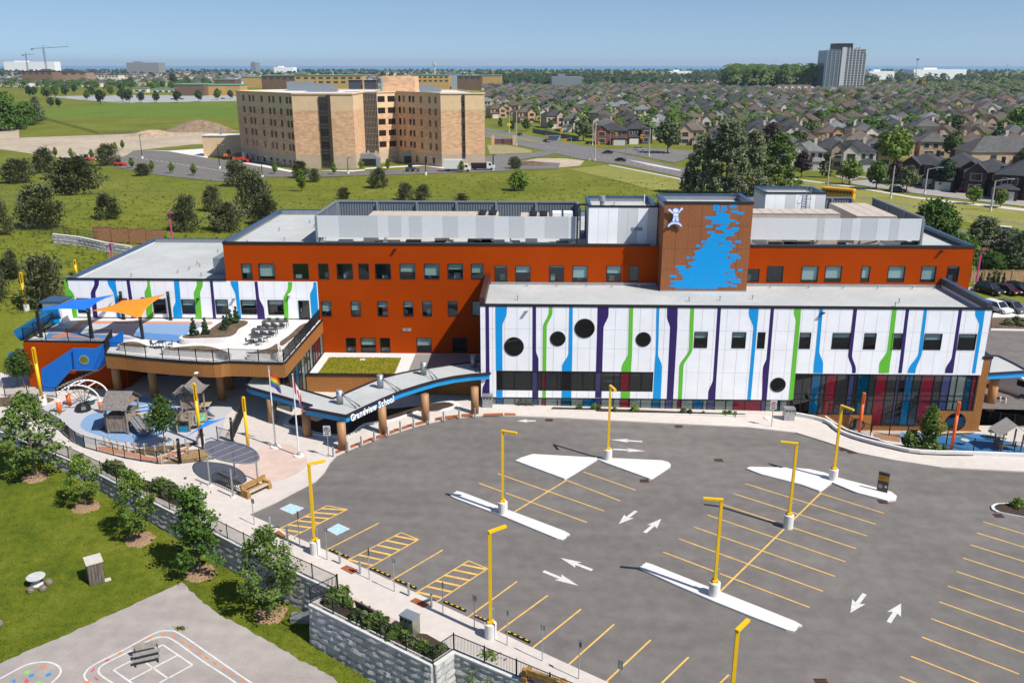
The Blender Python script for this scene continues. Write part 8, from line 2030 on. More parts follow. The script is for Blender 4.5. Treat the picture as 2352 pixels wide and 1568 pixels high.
def house_proto(key,roof,wallc,seed,detail,flip=False,w_=8.6,d=11.5):
 rnd=random.Random(seed);t=thing('house','x','house',(0,0,-400));H_=rnd.choice([5.4,5.7,6.0]);rh=rnd.uniform(2.6,3.2);rm,wm=roofm(roof),wallm(wallc);k=-1 if flip else 1
 def add(mb,nm,mat,par=None):
  if k<0:
   mb.v=[(-x,y,z)for x,y,z in mb.v];mb.f=[f[::-1]for f in mb.f]
  o=bpy.data.objects.new(nm,mb.mesh(nm,mat));COL.objects.link(o);o.parent=par or t;return o
 gx0,gx1=-w_/2+.3,-w_/2+4.2
 mb=MB().box(-w_/2,-d/2,-.4,w_/2,d/2,H_).box(gx0,-d/2-1.3,-.4,gx1,-d/2-.002,H_);
 gh=rnd.uniform(1.9,2.5);xm=(gx0+gx1)/2;i=len(mb.v);mb.v+=[(gx0,-d/2-1.3,H_),(gx1,-d/2-1.3,H_),(xm,-d/2-1.3,H_+gh)];mb.f.append((i,i+1,i+2));add(mb,'wall',wm)
 mb=MB();hip(mb,-w_/2,-d/2,w_/2,d/2,H_,rh);r=add(mb,'roof',rm)
 mb=MB();gable(mb,gx0,gx1,-d/2-1.3,-d/2+3,H_,gh);add(mb,'gable_roof',rm)
 mb=MB();gy0=-d/2-3.2;mb.box(.3,gy0,-.3,w_/2,-d/2-.003,2.7);add(mb,'garage',wm);mb=MB();hip(mb,.3,gy0,w_/2,-d/2+.1,2.7,1.1,.3);add(mb,'garage_roof',rm)
 wn=[(gx0+.9,gx1-.9,3.4,5.0,-d/2-1.3),(gx0+.8,gx1-.8,.8,2.3,-d/2-1.3),(.7,1.7,3.5,4.9,-d/2),(2.6,3.6,3.5,4.9,-d/2)]
 bk=[(-3.2,-1.8,3.4,4.8),(-.6,.8,3.4,4.8),(2.0,3.3,3.4,4.8),(-2.8,-.4,.3,2.3),(1.2,2.8,.9,2.3)]
 if detail:
  for a,b,c,e,y in wn:o=add(MB().box(a-.1,y-.05,c-.1,b+.1,y-.002,e+.1),'window',m_trim);add(MB().box(a,y-.07,c,b,y-.051,e),'pane',m_hw,o)
  for a,b,c,e in bk:o=add(MB().box(a-.1,d/2+.002,c-.1,b+.1,d/2+.05,e+.1),'window',m_trim);add(MB().box(a,d/2+.051,c,b,d/2+.07,e),'pane',m_hw,o)
  for y in(-2.5,1.5):o=add(MB().box(w_/2+.002,y-.6,3.5,w_/2+.05,y+.6,4.9),'window',m_hw);o=add(MB().box(-w_/2-.05,y-.6,3.5,-w_/2-.002,y+.6,4.9),'window',m_hw)
  add(MB().box(.9,gy0-.05,-.1,w_/2-.6,gy0-.002,2.2),'garage_door',m_gar);add(MB().box(-.3,-d/2-.06,0,.25,-d/2-.005,2.1),'door',m_dark)
  add(MB().box(gx0-.3,-d/2-1.5,H_-.12,gx0-.05,-d/2-1.31,H_+.05).box(gx1+.05,-d/2-1.5,H_-.12,gx1+.3,-d/2-1.31,H_+.05),'trim',m_trim)
  add(MB().box(1.6,1.5,H_+1,2.4,2.3,H_+rh+.5),'chimney',wm,r)
 else:
  mb=MB()
  for a,b,c,e,y in wn:mb.box(a,y-.06,c,b,y-.003,e)
  for a,b,c,e in bk:mb.box(a,d/2+.003,c,b,d/2+.06,e)
  struct(add(mb,'windows',m_hw),'stuff');add(MB().box(.9,gy0-.05,-.1,w_/2-.6,gy0-.002,2.2),'garage_door',m_gar)
 t['_r']=roof;t['_w']=wallc
 return t
combos=[('brown','beige brick'),('grey','beige brick'),('charcoal','pale stone'),('brown','tan brick'),('tan','beige brick'),('rust','tan brick'),('pale grey','cream'),('charcoal','beige brick'),('brown','pale stone'),('grey','cream')]
PH={True:[house_proto(i,r,w_,200+i,True,i%2)for i,(r,w_)in enumerate(combos)],False:[house_proto(i,r,w_,220+i,False,i%2)for i,(r,w_)in enumerate(combos)]}
PDB=[house_proto('db%d'%i,'charcoal','dark brick',260+i,True,i%2,9.4,12.5)for i in range(2)];PRB=[house_proto('rb','charcoal','red brick',270,True,False,11.0,12)]
def proj(p):
 q=Vector(p)-_O;zc=q.dot(_F);return CX+FPX*q.dot(_R)/zc,CY-FPX*q.dot(_U)/zc
def place_house(pr,x,y,rz,label,group):
 return dup(pr,(x,y,0),rz,label,group,(1.34,1.22,1.18))
used=[]
def free(x,y,r):
 return all((x-a)**2+(y-b)**2>r*r for a,b in used)
near=[]
for i,(S,x,y,pr,rz,lab)in enumerate([(Ze,1520,1360,PDB[0],-.55,'dark brick house with charcoal roof nearest the crescent, leftmost of four by the right edge'),(Ze,1830,1400,PDB[1],-.5,'dark brick house with charcoal roof, second of four by the right edge'),(Ze,2110,1440,PDB[0],-.5,'dark brick house with charcoal roof, third of four by the right edge'),(Ze,2400,1490,PDB[1],-.5,'dark brick house with charcoal roof, cut by the right edge'),(Zd,1150,995,PRB[0],-.1,'red brick corner house with white gable beside the traffic lights'),(Zd,1370,985,PDB[1],.1,'dark brick house right of the red corner house'),(Ze,440,1215,PH[True][6],-.25,'pale roofed house with bay window behind the poplars'),(Ze,640,1210,PH[True][7],-.25,'charcoal roofed house with arched window beside the pale roofed one'),(Ze,880,1225,PH[True][2],-.2,'charcoal roofed house with twin gables behind the crescent tree'),(Ze,1040,1190,PH[True][1],-.2,'grey roofed house with porch left of the crescent'),(Zd,620,850,PH[True][7],.25,'charcoal hip-roofed house behind the bus shelter, left of two'),(Zd,780,850,PH[True][4],.25,'tan hip-roofed house behind the bus shelter, right of two'),(Zd,360,800,PH[True][3],.3,'brown roofed brick house with two gables behind the road'),(Zd,110,760,PH[True][3],.3,'brown roofed brick house at the left start of the housing')]):
 p=T(*S(x,y));q=p+Vector((0,6.5,0));place_house(pr,q.x,q.y,rz,lab,None);used.append((q.x,q.y))
bnd=[(1112,258),(1250,288),(1330,318),(1420,336),(1500,338),(1560,330),(1640,352),(1700,372),(1850,395),(2000,388),(2130,372),(2400,395)]
def bnd_v(u):
 for(a,va),(b,vb)in zip(bnd,bnd[1:]):
  if a<=u<=b:return va+(vb-va)*(u-a)/(b-a)
 return-1
random.seed(31);rowY=[300];st_=[33,46]
while rowY[-1]<1500:rowY.append(rowY[-1]+st_[len(rowY)%2])
nh=0;far={};treespots=[];rowi=0
for ri,Yr in enumerate(rowY):
 cnt=0;x=-90+random.uniform(0,9);placed=[]
 while x<.62*Yr+60:
  y=Yr-.11*(x-120)+5*math.sin(x*.021+ri*.7)+random.uniform(-.8,.8);u,v=proj((x,y,0));step=random.choice([13.0,14.2,15.4,16.2])if random.random()<.9 else 22
  if u>2420:break
  if 1112<u and v<bnd_v(min(u,2399))-4 and free(x,y,13.5):
   rz=(0 if ri%2 else PI)-.11+random.uniform(-.04,.04)
   if nh<286:placed.append((x,y,rz,Yr<470));nh+=1;used.append((x,y))
   else:
    c=random.choices(range(len(combos)),[4,4,3,2,3,.5,1,3,2,2])[0];far.setdefault(c,[]).append((x,y,rz))
   for _ in range(random.choice([0,1,1,2])):treespots.append((x+random.uniform(-7,7),y+random.choice([13,-15,18])*random.uniform(.85,1.2),ri))
  x+=step
 if placed:
  for k,(x,y,rz,det)in enumerate(placed):
   pr=random.choices(PH[det],[4,4,3,2,3,.7,1.2,3,2,2])[0];place_house(pr,x,y,rz,'%s roofed %s house, %s from left in %s row beyond road'%(pr['_r'],pr['_w'],ordn(k),ordn(rowi)),'houses of the suburb beyond the road')
  rowi+=1
for lst in list(PH.values())+[PDB,PRB]:
 for pr in lst:
  for ch in list(pr.children):
   for g in list(ch.children):bpy.data.objects.remove(g)
   bpy.data.objects.remove(ch)
  bpy.data.objects.remove(pr)
def simple_house(mw,mr,x,y,rz,w_=9,d=11.5,H_=5.6,rh=2.8,z=0):
 c,s_=math.cos(rz),math.sin(rz);a=MB().box(-w_/2,-d/2,-.4,w_/2,d/2,H_);b=MB();hip(b,-w_/2,-d/2,w_/2,d/2,H_,rh)
 R_=lambda p:(x+p[0]*c-p[1]*s_,y+p[0]*s_+p[1]*c,p[2]+z)
 for src,dst in((a,mw),(b,mr)):
  i=len(dst.v);dst.v+=[R_(p)for p in src.v];dst.f+=[tuple(i+k for k in f)for f in src.f]
def far_houses(name,lst,roof,wallc,label):
 mw,mr=MB(),MB()
 for x,y,rz in lst:simple_house(mw,mr,x,y,rz,11.5,13.5,6.4,3.3)
 t=thing(name,label,'houses',(lst[0][0],lst[0][1],0));t['kind']='stuff'
 struct(mw.build('walls',wallm(wallc),t),'stuff');struct(mr.build('roofs',roofm(roof),t),'stuff')
for c,lst in far.items():far_houses('distant_houses',lst,combos[c][0],combos[c][1],'far rows of small %s roofed %s houses fading toward the lake'%combos[c])
for c in range(4):
 lst=[]
 for _ in range(420):
  y=random.uniform(1500,4200);u=random.uniform(-40,1150);x=(u-CX)/FPX*y*1.04-.028*y;lst.append((x,y,random.uniform(-.4,.4)))
 far_houses('distant_houses',lst,['grey','brown','pale grey','charcoal'][c],['cream','beige brick','pale stone','cream'][c],'distant %s roofed town houses along the left horizon'%['grey','brown','pale grey','charcoal'][c])
for i,(S,x0,x1,y)in enumerate([(Zd,1560,1720,470),(Zd,1740,2110,480),(Zd,2060,2334,495),(Ze,0,150,470),(Zd,600,900,445),(Ze,120,470,560)]):
 a,b=T(*S(x0,y)),T(*S(x1,y));t=thing('terrace_row','dark roofed terrace of white gabled townhouses, %s from the left'%ORD[[1,2,3,4,0,5][i]],'terrace',a);
 MB().box(a.x,a.y,-.3,b.x,a.y+13,8.4).build('wall',wallm('cream' if i!=4 else 'pale stone'),t);mb=MB();hip(mb,a.x,a.y,b.x,a.y+13,8.4,4.2);mb.build('roof',roofm('charcoal' if i!=5 else 'brown'),t)
 n=max(2,int((b.x-a.x)/7))
 for k in range(n):
  xx=a.x+(b.x-a.x)*(k+.5)/n;MB().prismY([(xx-1.8,6.5),(xx+1.8,6.5),(xx+1.8,9.4),(xx,11.0),(xx-1.8,9.4)],a.y-.8,a.y+3).build('gable',wallm('cream'),t);MB().box(xx-.8,a.y-.9,7.2,xx+.8,a.y-.81,8.9).build('window',m_hw,t);MB().box(xx-1.4,a.y-.06,1.0,xx+1.4,a.y-.01,5.4).build('window',m_hw,t)
random.seed(77);k={}
spots=[]
for x,y,ri in treespots:
 u,v=proj((x,y,0))
 if free(x,y,7.5)and 1112<u<2400 and v<bnd_v(min(2399,u))+2 and len(spots)<296:spots.append((x,y,ri));used.append((x,y))
spots.sort(key=lambda s:(s[2],s[0]))
for x,y,ri in spots:
 pi=random.choices(range(6),[5,4,3,2,3,.6])[0];k[ri]=k.get(ri,0)+1;s_=random.uniform(.6,1.3)
 nm=['green','green','lime green','dark green','olive','plum'][pi]
 place_tree(P_far[pi],'suburb_tree',(x,y,0),'%s tree among the houses, %s from the left in the %s tree line'%(nm,ordn(k[ri]-1),ordn(ri)),'trees among the suburb houses',sc=(s_*random.uniform(.85,1.2),s_*random.uniform(.85,1.2),s_))
for i,(S,x,y,h,pi,lab)in enumerate([(Zd,1640,1075,15,4,'big olive tree on the junction corner'),(Zd,890,965,12,4,'olive tree beside the junction hedge'),(Zd,380,880,8,0,'green tree by the yellow warning sign'),(Zd,600,870,6,0,'dense green tree along the road hedge'),(Zd,150,840,6,3,'dark spruce-like tree at the road left of the houses'),(Zd,250,880,6,3,'dark green tree left of the warning sign'),(Ze,1170,1200,15,2,'tall lime green tree on the crescent'),(Ze,1015,1395,9,0,'slim green tree on the crescent verge'),(Ze,775,1355,8.5,2,'light green tree beside the crescent driveway'),(Ze,1185,1350,8,5,'dark plum tree on the grass oval'),(Ze,1285,1420,8,4,'olive tree left of the dark brick houses'),(Ze,1610,1400,9.5,3,'narrow green tree before the dark brick houses'),(Ze,350,1290,9,5,'dark plum tree behind the penthouse ladder'),(Ze,560,1290,9,3,'dark spruce beside the lamp pole'),(Ze,1880,1530,5,2,'small verge tree by the red car drive'),(Ze,2120,1560,5,2,'small thin verge tree at the right edge'),(Ze,1500,930,10,5,'plum coloured tree among the houses upper right'),(Ze,1720,1090,10,5,'dark plum tree right of the tan roofs'),(Ze,2250,930,16,2,'large lime green tree group at the right edge, left'),(Ze,2330,950,15,2,'large lime green tree group at the right edge, right'),(Ze,1960,1110,10,2,'lime green tree left of the big grey roof'),(Ze,1415,510,18,2,'golden yellow tree beyond the brown roofs')]):
 p=T(*S(x,y));s_=h/9.2;pr=P_far[pi]if 'golden' not in lab else tree_proto('gold',seed=55,h0=2.2,h1=9,rad=3.6,tr=.22,n=900,leaf=.62,mat=l_gold,lobes=13)
 place_tree(pr if 'spruce' not in lab else P_spruce[0],'street_tree',(p.x,p.y,0),lab,None,sc=s_ if 'spruce' not in lab else h/10.5)
p=T(*Ze(2250,1240));t=thing('house','large grey roofed house behind the dark brick row at the right edge','house',p)
MB().box(p.x-12,p.y+8,-.2,p.x+22,p.y+22,6).build('wall',wallm('beige brick'),t);mb=MB();hip(mb,p.x-12,p.y+8,p.x+22,p.y+22,6,5.2);mb.build('roof',roofm('grey'),t);MB().box(p.x-5,p.y+7.9,3.2,p.x-3,p.y+7.99,5).build('window',m_hw,t)
# NEAR BACKGROUND VEGETATION
PL=[tree2('poplar%d'%i,110+i,1.0,13,4.2,.25,6500,.30,[l_silver,l_mid][i],[85,70][i],lambda t:(1-t)**.4*(.78+.3*math.sin(t*3+.2)),.2,14)for i in range(2)]
PB=tree2('bigbush',120,.4,7,4.0,.2,6000,.26,l_fresh,70,lambda t:math.sqrt(max(.02,1-t*t)),.2,10)
for i,(u,v,h,wsc,lab)in enumerate([(1610,447,17,.9,'tall silvery poplar behind the school roof, leftmost of the clump'),(1665,452,21,1.0,'tallest silvery poplar of the clump behind the tower'),(1725,450,18,1.0,'silvery poplar behind the tower, third of the clump'),(1785,446,17,1.15,'broad green poplar at the right of the clump'),(1580,446,9,.9,'low silvery poplar shoot at the left foot of the clump')]):
 p=T(u,v);place_tree(PL[1 if i==3 else 0],'poplar',(p.x,p.y,terr(p.x,p.y)),lab,'poplars behind the school tower',sc=(h/13*wsc,h/13*wsc,h/13))
for i,(u,v,h,lab,pr)in enumerate([(2140,575,9.5,'big dense green tree behind the right roof corner',PB),(2250,600,8.5,'green bushy tree right of the big one by the roof corner',PL[0]),(2310,610,7,'olive bushy tree above the tan fence',PL[0]),(2200,615,6,'green bush between the roof corner and the pink lamp',PB),(2345,625,7.5,'olive bush at the right edge above the tan fence',PL[0]),(2275,640,4.5,'low green bush behind the tan fence',PB)]):
 p=T(u,v);hh=7 if pr is PB else 13;place_tree(pr,'roadside_tree',(p.x,p.y,terr(p.x,p.y)),lab,'trees between the school and the bus road',sc=(h/hh*(1 if pr is PB else 1.5),h/hh*(1 if pr is PB else 1.5),h/hh))
pines=[(178,447,78,122),(105,397,50,56),(45,420,48,74),(-5,540,75,80),(100,523,88,105),(248,503,54,62),(430,532,78,72),(522,532,66,88),(585,500,105,95),(610,520,70,70),(490,487,58,46),(545,428,58,66),(250,380,44,54),(328,404,26,40),(690,409,38,42),(722,418,30,34),(870,432,46,54),(932,460,40,48),(972,460,36,44),(790,457,26,34),(1060,462,18,34),(1182,388,28,36),(110,705,110,105),(30,640,60,40),(-5,690,70,60),(20,640,40,50)]
for i,(u,v,hp,wp)in enumerate(sorted(pines)):
 p=T(u,v);dist=(p-_O).length;h=hp*dist/FPX*1.03;w_=wp*dist/FPX
 place_tree(P_pine[i%3],'meadow_pine',(p.x,p.y,terr(p.x,p.y)),'ragged dark pine in the hill meadow, %s from the left'%ordn(i),'scattered pines of the meadow',sc=(w_/6.4,w_/6.4,h/5.2))
p=T(1190,438);place_tree(tree_proto('limeb',seed=130,h0=.3,h1=6,rad=3.0,tr=.2,n=2600,leaf=.3,mat=l_lime,lobes=26),'lime_tree',p,'bright lime green round tree alone in the meadow',sc=1.05)
p=T(693,440);place_tree(NT2,'young_tree',p,'thin lime green young tree in the meadow before the brick block',sc=1.7)
for i,(S,x,y)in enumerate([(Za,497,1400),(Za,637,1410),(Za,820,1420),(Za,1095,1330),(Za,1030,1350),(Za,1175,1500),(Za,1357,1530),(Za,1530,1545),(Za,1727,1565),(Zb,260,1185),(Zb,787,1190),(Zb,1028,1150),(Zb,1265,1150),(Zb,1925,1170),(Zb,2070,1120),(Zb,1160,1080),(Zb,1445,1050)]):
 p=T(*S(x,y));place_tree(NT2,'sapling',(p.x,p.y,terr(p.x,p.y)),'thin staked sapling round the brick block parking, %s'%ordn(i),'thin saplings round the brick block',sc=1.05)
random.seed(41);mb=MB()
def clump(p,s_):
 for _ in range(3):
  a=random.uniform(0,PI);dx,dy=s_*math.cos(a),s_*math.sin(a);ox,oy=random.uniform(-s_,s_),random.uniform(-s_,s_)
  mb.quad((p.x+ox-dx,p.y+oy-dy,p.z-.05),(p.x+ox+dx,p.y+oy+dy,p.z-.05),(p.x+ox+dx*.7,p.y+oy+dy*.7,p.z+s_*random.uniform(.5,1.1)),(p.x+ox-dx*.5,p.y+oy-dy*.5,p.z+s_*random.uniform(.4,.9)))
n=0
while n<7000:
 u,v=random.uniform(-20,1640),random.uniform(345,720)
 if v>560 and u>250:continue
 p=T(u,v)
 if-58<p.x<52 and p.y<128:n+=1;continue
 if p.y>300 or(u>700 and v<400)or(u>1300 and v<408)or(p.y<100 and p.x>-77):n+=1;continue
 clump(p,random.uniform(.10,.30));n+=1
tag(struct(mb.build('meadow_tufts',M_leaf('meadow_leaf',(.10,.135,.02),(.19,.215,.045),.3)),'stuff'),'rough grass and weed tufts covering the hill meadow','grass')
random.seed(51)
for i,(u,v,h,pi)in enumerate([(68,222,13,3),(80,222,12,3),(108,228,15,0),(128,224,14,0),(150,222,13,3),(172,214,11,3),(212,222,13,0),(232,240,14,3),(255,220,12,0),(283,234,14,3),(297,236,13,3),(325,236,11,3),(360,236,11,3),(408,236,12,3),(457,234,12,3),(500,230,12,0),(530,228,10,3),(350,210,13,2),(400,198,22,3),(430,200,18,0),(470,200,16,0),(300,206,18,3),(275,208,15,0),(222,206,14,0),(200,230,10,0),(375,205,14,2),(395,207,13,2),(118,247,9,3),(135,247,8,3)]):
 p=T(u,v);place_tree(P_far[pi],'field_tree',(p.x,p.y,0),'round tree round the far left field, %s'%ordn(i),'trees round the far left field',sc=h/9.2)
for i,(u,v,h,lab)in enumerate([(12,300,21,'large leafy tree at the left edge by the field'),(-15,300,18,'leafy tree cut by the left edge by the field'),(62,288,14,'bushy tree right of the big left edge tree'),(88,285,17,'pale bushy tree beside the left field edge'),(45,296,8,'low bush under the big left edge tree')]):
 p=T(u,v);place_tree(PB if i!=3 else PL[0],'edge_tree',(p.x,p.y,terr(p.x,p.y)),lab,sc=h/(7.5 if i!=3 else 13.5))
# COLLEGE BUILDINGS, TOWER, CRANES
m_ylb=M('yellow_brick',(.50,.31,.115),.9,var=.06,scale=.2);m_dkb=M('shaded_brown_brick',(.16,.10,.065),.9,var=.08,scale=.2);m_cop=M('copper_green',(.16,.33,.26),.7)  # shaded brown brick: darker college brick with the shade put into its colour
def college(S,xl,xr,yt,yb,label,depth=30,mat=m_ylb,wins=0,roof=None,skew=0,lower=0):
 a,b=T(*S(xl,yb)),T(*S(xr,yb));Y=a.y;x0,x1=a.x,B(*S(xr,yb),Y).x;z1=B(*S(xl,yt),Y).z;t=thing('college_building',label,'building',(x0,Y,0))
 MB().box(x0,Y,-1,x1,Y+depth,z1).build('wall',mat,t);MB().box(x0-.6,Y-.6,z1,x1+.6,Y+depth,z1+.9).build('roof_edge',roof or m_cop,t)
 for k in range(wins):
  xx=x0+(x1-x0)*(k+.5)/wins;MB().box(xx-(x1-x0)/wins*.28,Y-.12,z1-4.2,xx+(x1-x0)/wins*.28,Y-.01,z1-1.9).build('window',m_hw,t)
  if lower:MB().box(xx-(x1-x0)/wins*.28,Y-.12,z1-9.4,xx+(x1-x0)/wins*.28,Y-.01,z1-7.0).build('window',m_hw,t)
 return t
college(Za,1825,2140,760,852,'low yellow brick college block left of the brick apartment block');college(Za,1560,1824,755,855,'low shaded brown college block beyond the car park',mat=m_dkb);college(Za,1910,2100,712,780,'dark college block behind the low yellow one',mat=m_dkb);college(Za,2170,2400,690,780,'yellow college block above the left corner of the apartment block')
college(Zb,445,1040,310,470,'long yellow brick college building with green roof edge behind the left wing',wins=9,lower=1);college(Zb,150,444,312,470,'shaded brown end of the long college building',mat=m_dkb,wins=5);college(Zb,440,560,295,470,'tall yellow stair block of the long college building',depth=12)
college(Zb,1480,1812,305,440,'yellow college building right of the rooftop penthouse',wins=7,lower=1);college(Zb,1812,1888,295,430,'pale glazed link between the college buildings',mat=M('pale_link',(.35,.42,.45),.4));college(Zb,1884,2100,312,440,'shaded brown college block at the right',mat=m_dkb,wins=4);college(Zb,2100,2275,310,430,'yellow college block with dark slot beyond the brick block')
college(Za,205,480,640,760,'brown brick residence with dark roof by the left field',mat=M('residence_brick',(.22,.13,.09),.9),wins=5,roof=roofm('charcoal'));college(Za,480,780,645,755,'pale brown residence wing with dark gabled roof',mat=M('residence_tan',(.33,.23,.17),.9),wins=4,roof=roofm('charcoal'));college(Za,880,1060,670,740,'grey roofed terrace with white front in the left distance',mat=wallm('cream'),wins=6,roof=roofm('grey'));college(Za,1190,1310,790,826,'small flat cream hut by the college car park',mat=wallm('cream'),wins=2,depth=10);college(Za,1350,1560,795,822,'low cream hut row beyond the car park trees',mat=wallm('cream'),wins=4,depth=10);college(Za,-60,205,725,752,'long low white wall at the far left edge',mat=m_white,depth=4,roof=m_conc2)
for i,(xl,xr,yt)in enumerate([(290,500,628),(500,690,630),(770,880,655)]):
 a,b=T(*Za(xl,752)),T(*Za(xr,752));z=B(*Za(xl,660),a.y).z;mb=MB();hip(mb,a.x,a.y,b.x,a.y+30,z,9);tag(mb.build('residence_roof',roofm('charcoal')),'steep dark roof of the left residence, %s from the left'%ORD[i],'roof')
drape('college_parking',[(420,860),(1000,850),(2000,850),(2340,880),(2200,900),(1100,918),(700,890)],M('far_asphalt',(.34,.33,.33),.9),.06,Za)
p=T(*Ze(730,520));Yt=1250.0;xl,xm,xr=B(*Ze(560,300),Yt).x,B(*Ze(745,300),Yt).x,B(*Ze(925,300),Yt).x;ztop=B(*Ze(740,130),Yt).z
t=thing('residential_tower','tall glass and white balcony tower above the suburb','tower block',(xm,Yt,0));m_tg=M('tower_glass',(.09,.15,.19),.2,spec=.8);m_tw=M('tower_white',(.52,.53,.54),.7);m_tgr=M('tower_grey',(.22,.24,.26),.6)
MB().box(xl,Yt+2,0,xm,Yt+34,ztop-4).build('glass_block',m_tg,t);MB().box(xm,Yt+6,0,xr,Yt+34,ztop-2).build('balcony_block',m_tgr,t);MB().box(xl+14,Yt+6,ztop-4,xr-18,Yt+30,ztop+5).build('crown_block',m_dark,t);MB().box(xm-6,Yt+1,0,xm,Yt+2,ztop).build('fin',m_tw,t)
nf=18
for k in range(nf):
 z=ztop*k/nf
 MB().box(xm,Yt+2.5,z,xr+1,Yt+6,z+.9).build('balcony',m_tw,t);MB().box(xl,Yt+1.7,z,xm-6,Yt+1.99,z+.5).build('floor_band',m_tgr,t)
for k in range(7):x=xm+(xr-xm)*k/6;MB().box(x-.5,Yt+2.2,0,x+.5,Yt+6,ztop-(0 if k<5 else 8)).build('balcony_fin',m_tw,t)
for k in range(4):x=xl+(xm-6-xl)*(k+.5)/4;MB().box(x-.7,Yt+1.5,0,x+.7,Yt+1.99,ztop-5).build('mullion_fin',m_tgr,t)
def crane(S,base,top,jibL,jibR,label,Y=2600):
 b=B(*S(*base),Y);tp=B(*S(*top),Y);l_,r_=B(*S(*jibL),Y),B(*S(*jibR),Y);t=thing('tower_crane',label,'crane',(b.x,Y,0));mt=M('crane_grey',(.20,.22,.27),.6)
 mb=MB()
 for dx in(-1.6,1.6):
  for dy in(-1.6,1.6):mb.bar((b.x+dx,Y+dy,0),(tp.x+dx,Y+dy,tp.z),.7)
 n=16
 for k in range(n):z0,z1=tp.z*k/n,tp.z*(k+1)/n;s_=1 if k%2 else-1;mb.bar((b.x-1.6*s_+(tp.x-b.x)*k/n,Y-1.6,z0),(b.x+1.6*s_+(tp.x-b.x)*(k+1)/n,Y-1.6,z1),.4)
 mb.build('mast',mt,t);MB().bar((l_.x,Y,tp.z),(r_.x,Y,tp.z+(r_.x-l_.x)*.05),1.6,1.6).build('jib',mt,t);MB().bar((tp.x,Y,tp.z),(tp.x,Y,tp.z+9),1.2).bar((tp.x,Y,tp.z+9),((tp.x+r_.x)/2,Y,tp.z+2),.4).build('apex',mt,t);MB().box(l_.x,Y-1.5,tp.z-4,l_.x+6,Y+1.5,tp.z).build('counterweight',mt,t)
crane(Za,(412,605),(385,435),(275,435),(610,418),'tall tower crane on the left horizon, larger of two');crane(Za,(242,610),(230,490),(195,492),(312,486),'smaller tower crane on the far left horizon',3000)
def mast(S,x,yb,yt,label,Y=1800,r=1.0,head=0):
 b=B(*S(x,yb),Y);tp=B(*S(x,yt),Y);t=thing('mast',label,'mast',(b.x,Y,0));MB().tube((b.x,Y,0),(b.x,Y,tp.z),r,r*.5,6).build('shaft',m_tw,t)
 if head:MB().lathe((b.x,Y,tp.z-3),[(1,0),(head,1),(head,3),(1,4)],10).build('tank',m_grey,t)
 else:MB().tube((b.x,Y,tp.z*.8),(b.x,Y,tp.z*.8+2),r*1.8,r*1.8,8).build('antenna',m_tw,t)
mast(Zb,1682,300,165,'white telecom mast above the college buildings',1500,1.8);mast(Ze,1378,330,235,'slim water tower above the right suburb',2200,1.3,4);mast(Ze,2185,330,270,'thin pale mast on the right horizon',3000,1.2);mast(Ze,1868,330,285,'thin grey mast left of the pale one on the right horizon',3000,1.2);mast(Zb,1968,270,212,'thin grey mast on the centre horizon',2500,1.0)
for i,(S,x0,x1,yt,yb,Y,m_)in enumerate([(Ze,955,1180,345,372,2300,m_white),(Ze,1350,1820,328,362,2400,m_white),(Zd,1660,1850,345,362,2600,m_white),(Za,2235,2275,560,612,3600,m_grey),(Za,1125,1410,560,590,3200,M('far_slab_grey',(.25,.25,.27),.8)),(Zd,610,880,395,430,1300,m_grey),(Zb,250,420,235,250,3800,m_white),(Za,30,480,551,556,4500,m_white)]):
 a,b=B(*S(x0,yb),Y),B(*S(x1,yb),Y);z=B(*S(x0,yt),Y).z;t=thing('distant_building',['white warehouse right of the high-rise','long white factory on the right horizon','pale shed left of the wood','dark pair of far towers on the left horizon','grey apartment slab on the left horizon','grey roofed hall before the tree belt','white far shed by the lake, left of the telecom mast','long white far shed at the left horizon'][i],'building',(a.x,Y,0))
 MB().box(a.x,Y,0,b.x,Y+60,max(z,4)).build('wall',m_,t);MB().box(a.x+(b.x-a.x)*.2,Y+5,max(z,4),a.x+(b.x-a.x)*.45,Y+30,max(z,4)+4).build('roof_box',m_,t)
random.seed(61)
def wood(name,spots_,mat,label,leaf=3.0,n=26,h=14):
 mb=MB();rnd=random
 for x,y,s_ in spots_:
  H_=h*s_
  for _ in range(n):
   d=Vector((rnd.gauss(0,1),rnd.gauss(0,1),abs(rnd.gauss(0,1)))).normalized();p=Vector((x,y,H_*.35))+Vector((d.x*H_*.38,d.y*H_*.38,d.z*H_*.62));card(mb,p,(d+Vector((0,-.3,.5))).normalized(),leaf*s_*rnd.uniform(.7,1.3),.8,rnd)
 tag(struct(mb.build(name,mat),'stuff'),label,'woodland')
sp_=[]
for _ in range(900):
 y=random.uniform(1350,2600);u=random.uniform(1130,1640)if random.random()<.6 else random.uniform(1700,2400);x=(u-CX)/FPX*y*1.04-.028*y;sp_.append((x,y,random.uniform(.6,1.2)))
wood('tree_belt',sp_,l_dark,'dark green tree belt between the suburb and the lake',2.6,26,15)
sp_=[((u-CX)/FPX*y*1.04-.028*y,y,random.uniform(.8,1.25))for u,y in[(random.uniform(1630,1862),random.uniform(1280,1560))for _ in range(300)]]
sp_=[(x,y,s_*(1.25 if True else 1))for x,y,s_ in sp_]
wood('hill_wood',sp_,l_mid,'bright green wood rising left of the high-rise',1.7,90,25)
sp_=[]
for _ in range(1700):
 y=random.uniform(2500,5500);u=random.uniform(-60,2420);sp_.append(((u-CX)/FPX*y*1.04-.028*y,y,random.uniform(.6,1.1)))
wood('lake_shore_trees',sp_,l_dark,'hazy tree line along the lake shore',6.0,12,13)
sp_=[]
for _ in range(420):
 y=random.uniform(950,1500);u=random.uniform(2050,2420);sp_.append(((u-CX)/FPX*y*1.04-.028*y,y,random.uniform(.5,1.1)))
sp_=[]
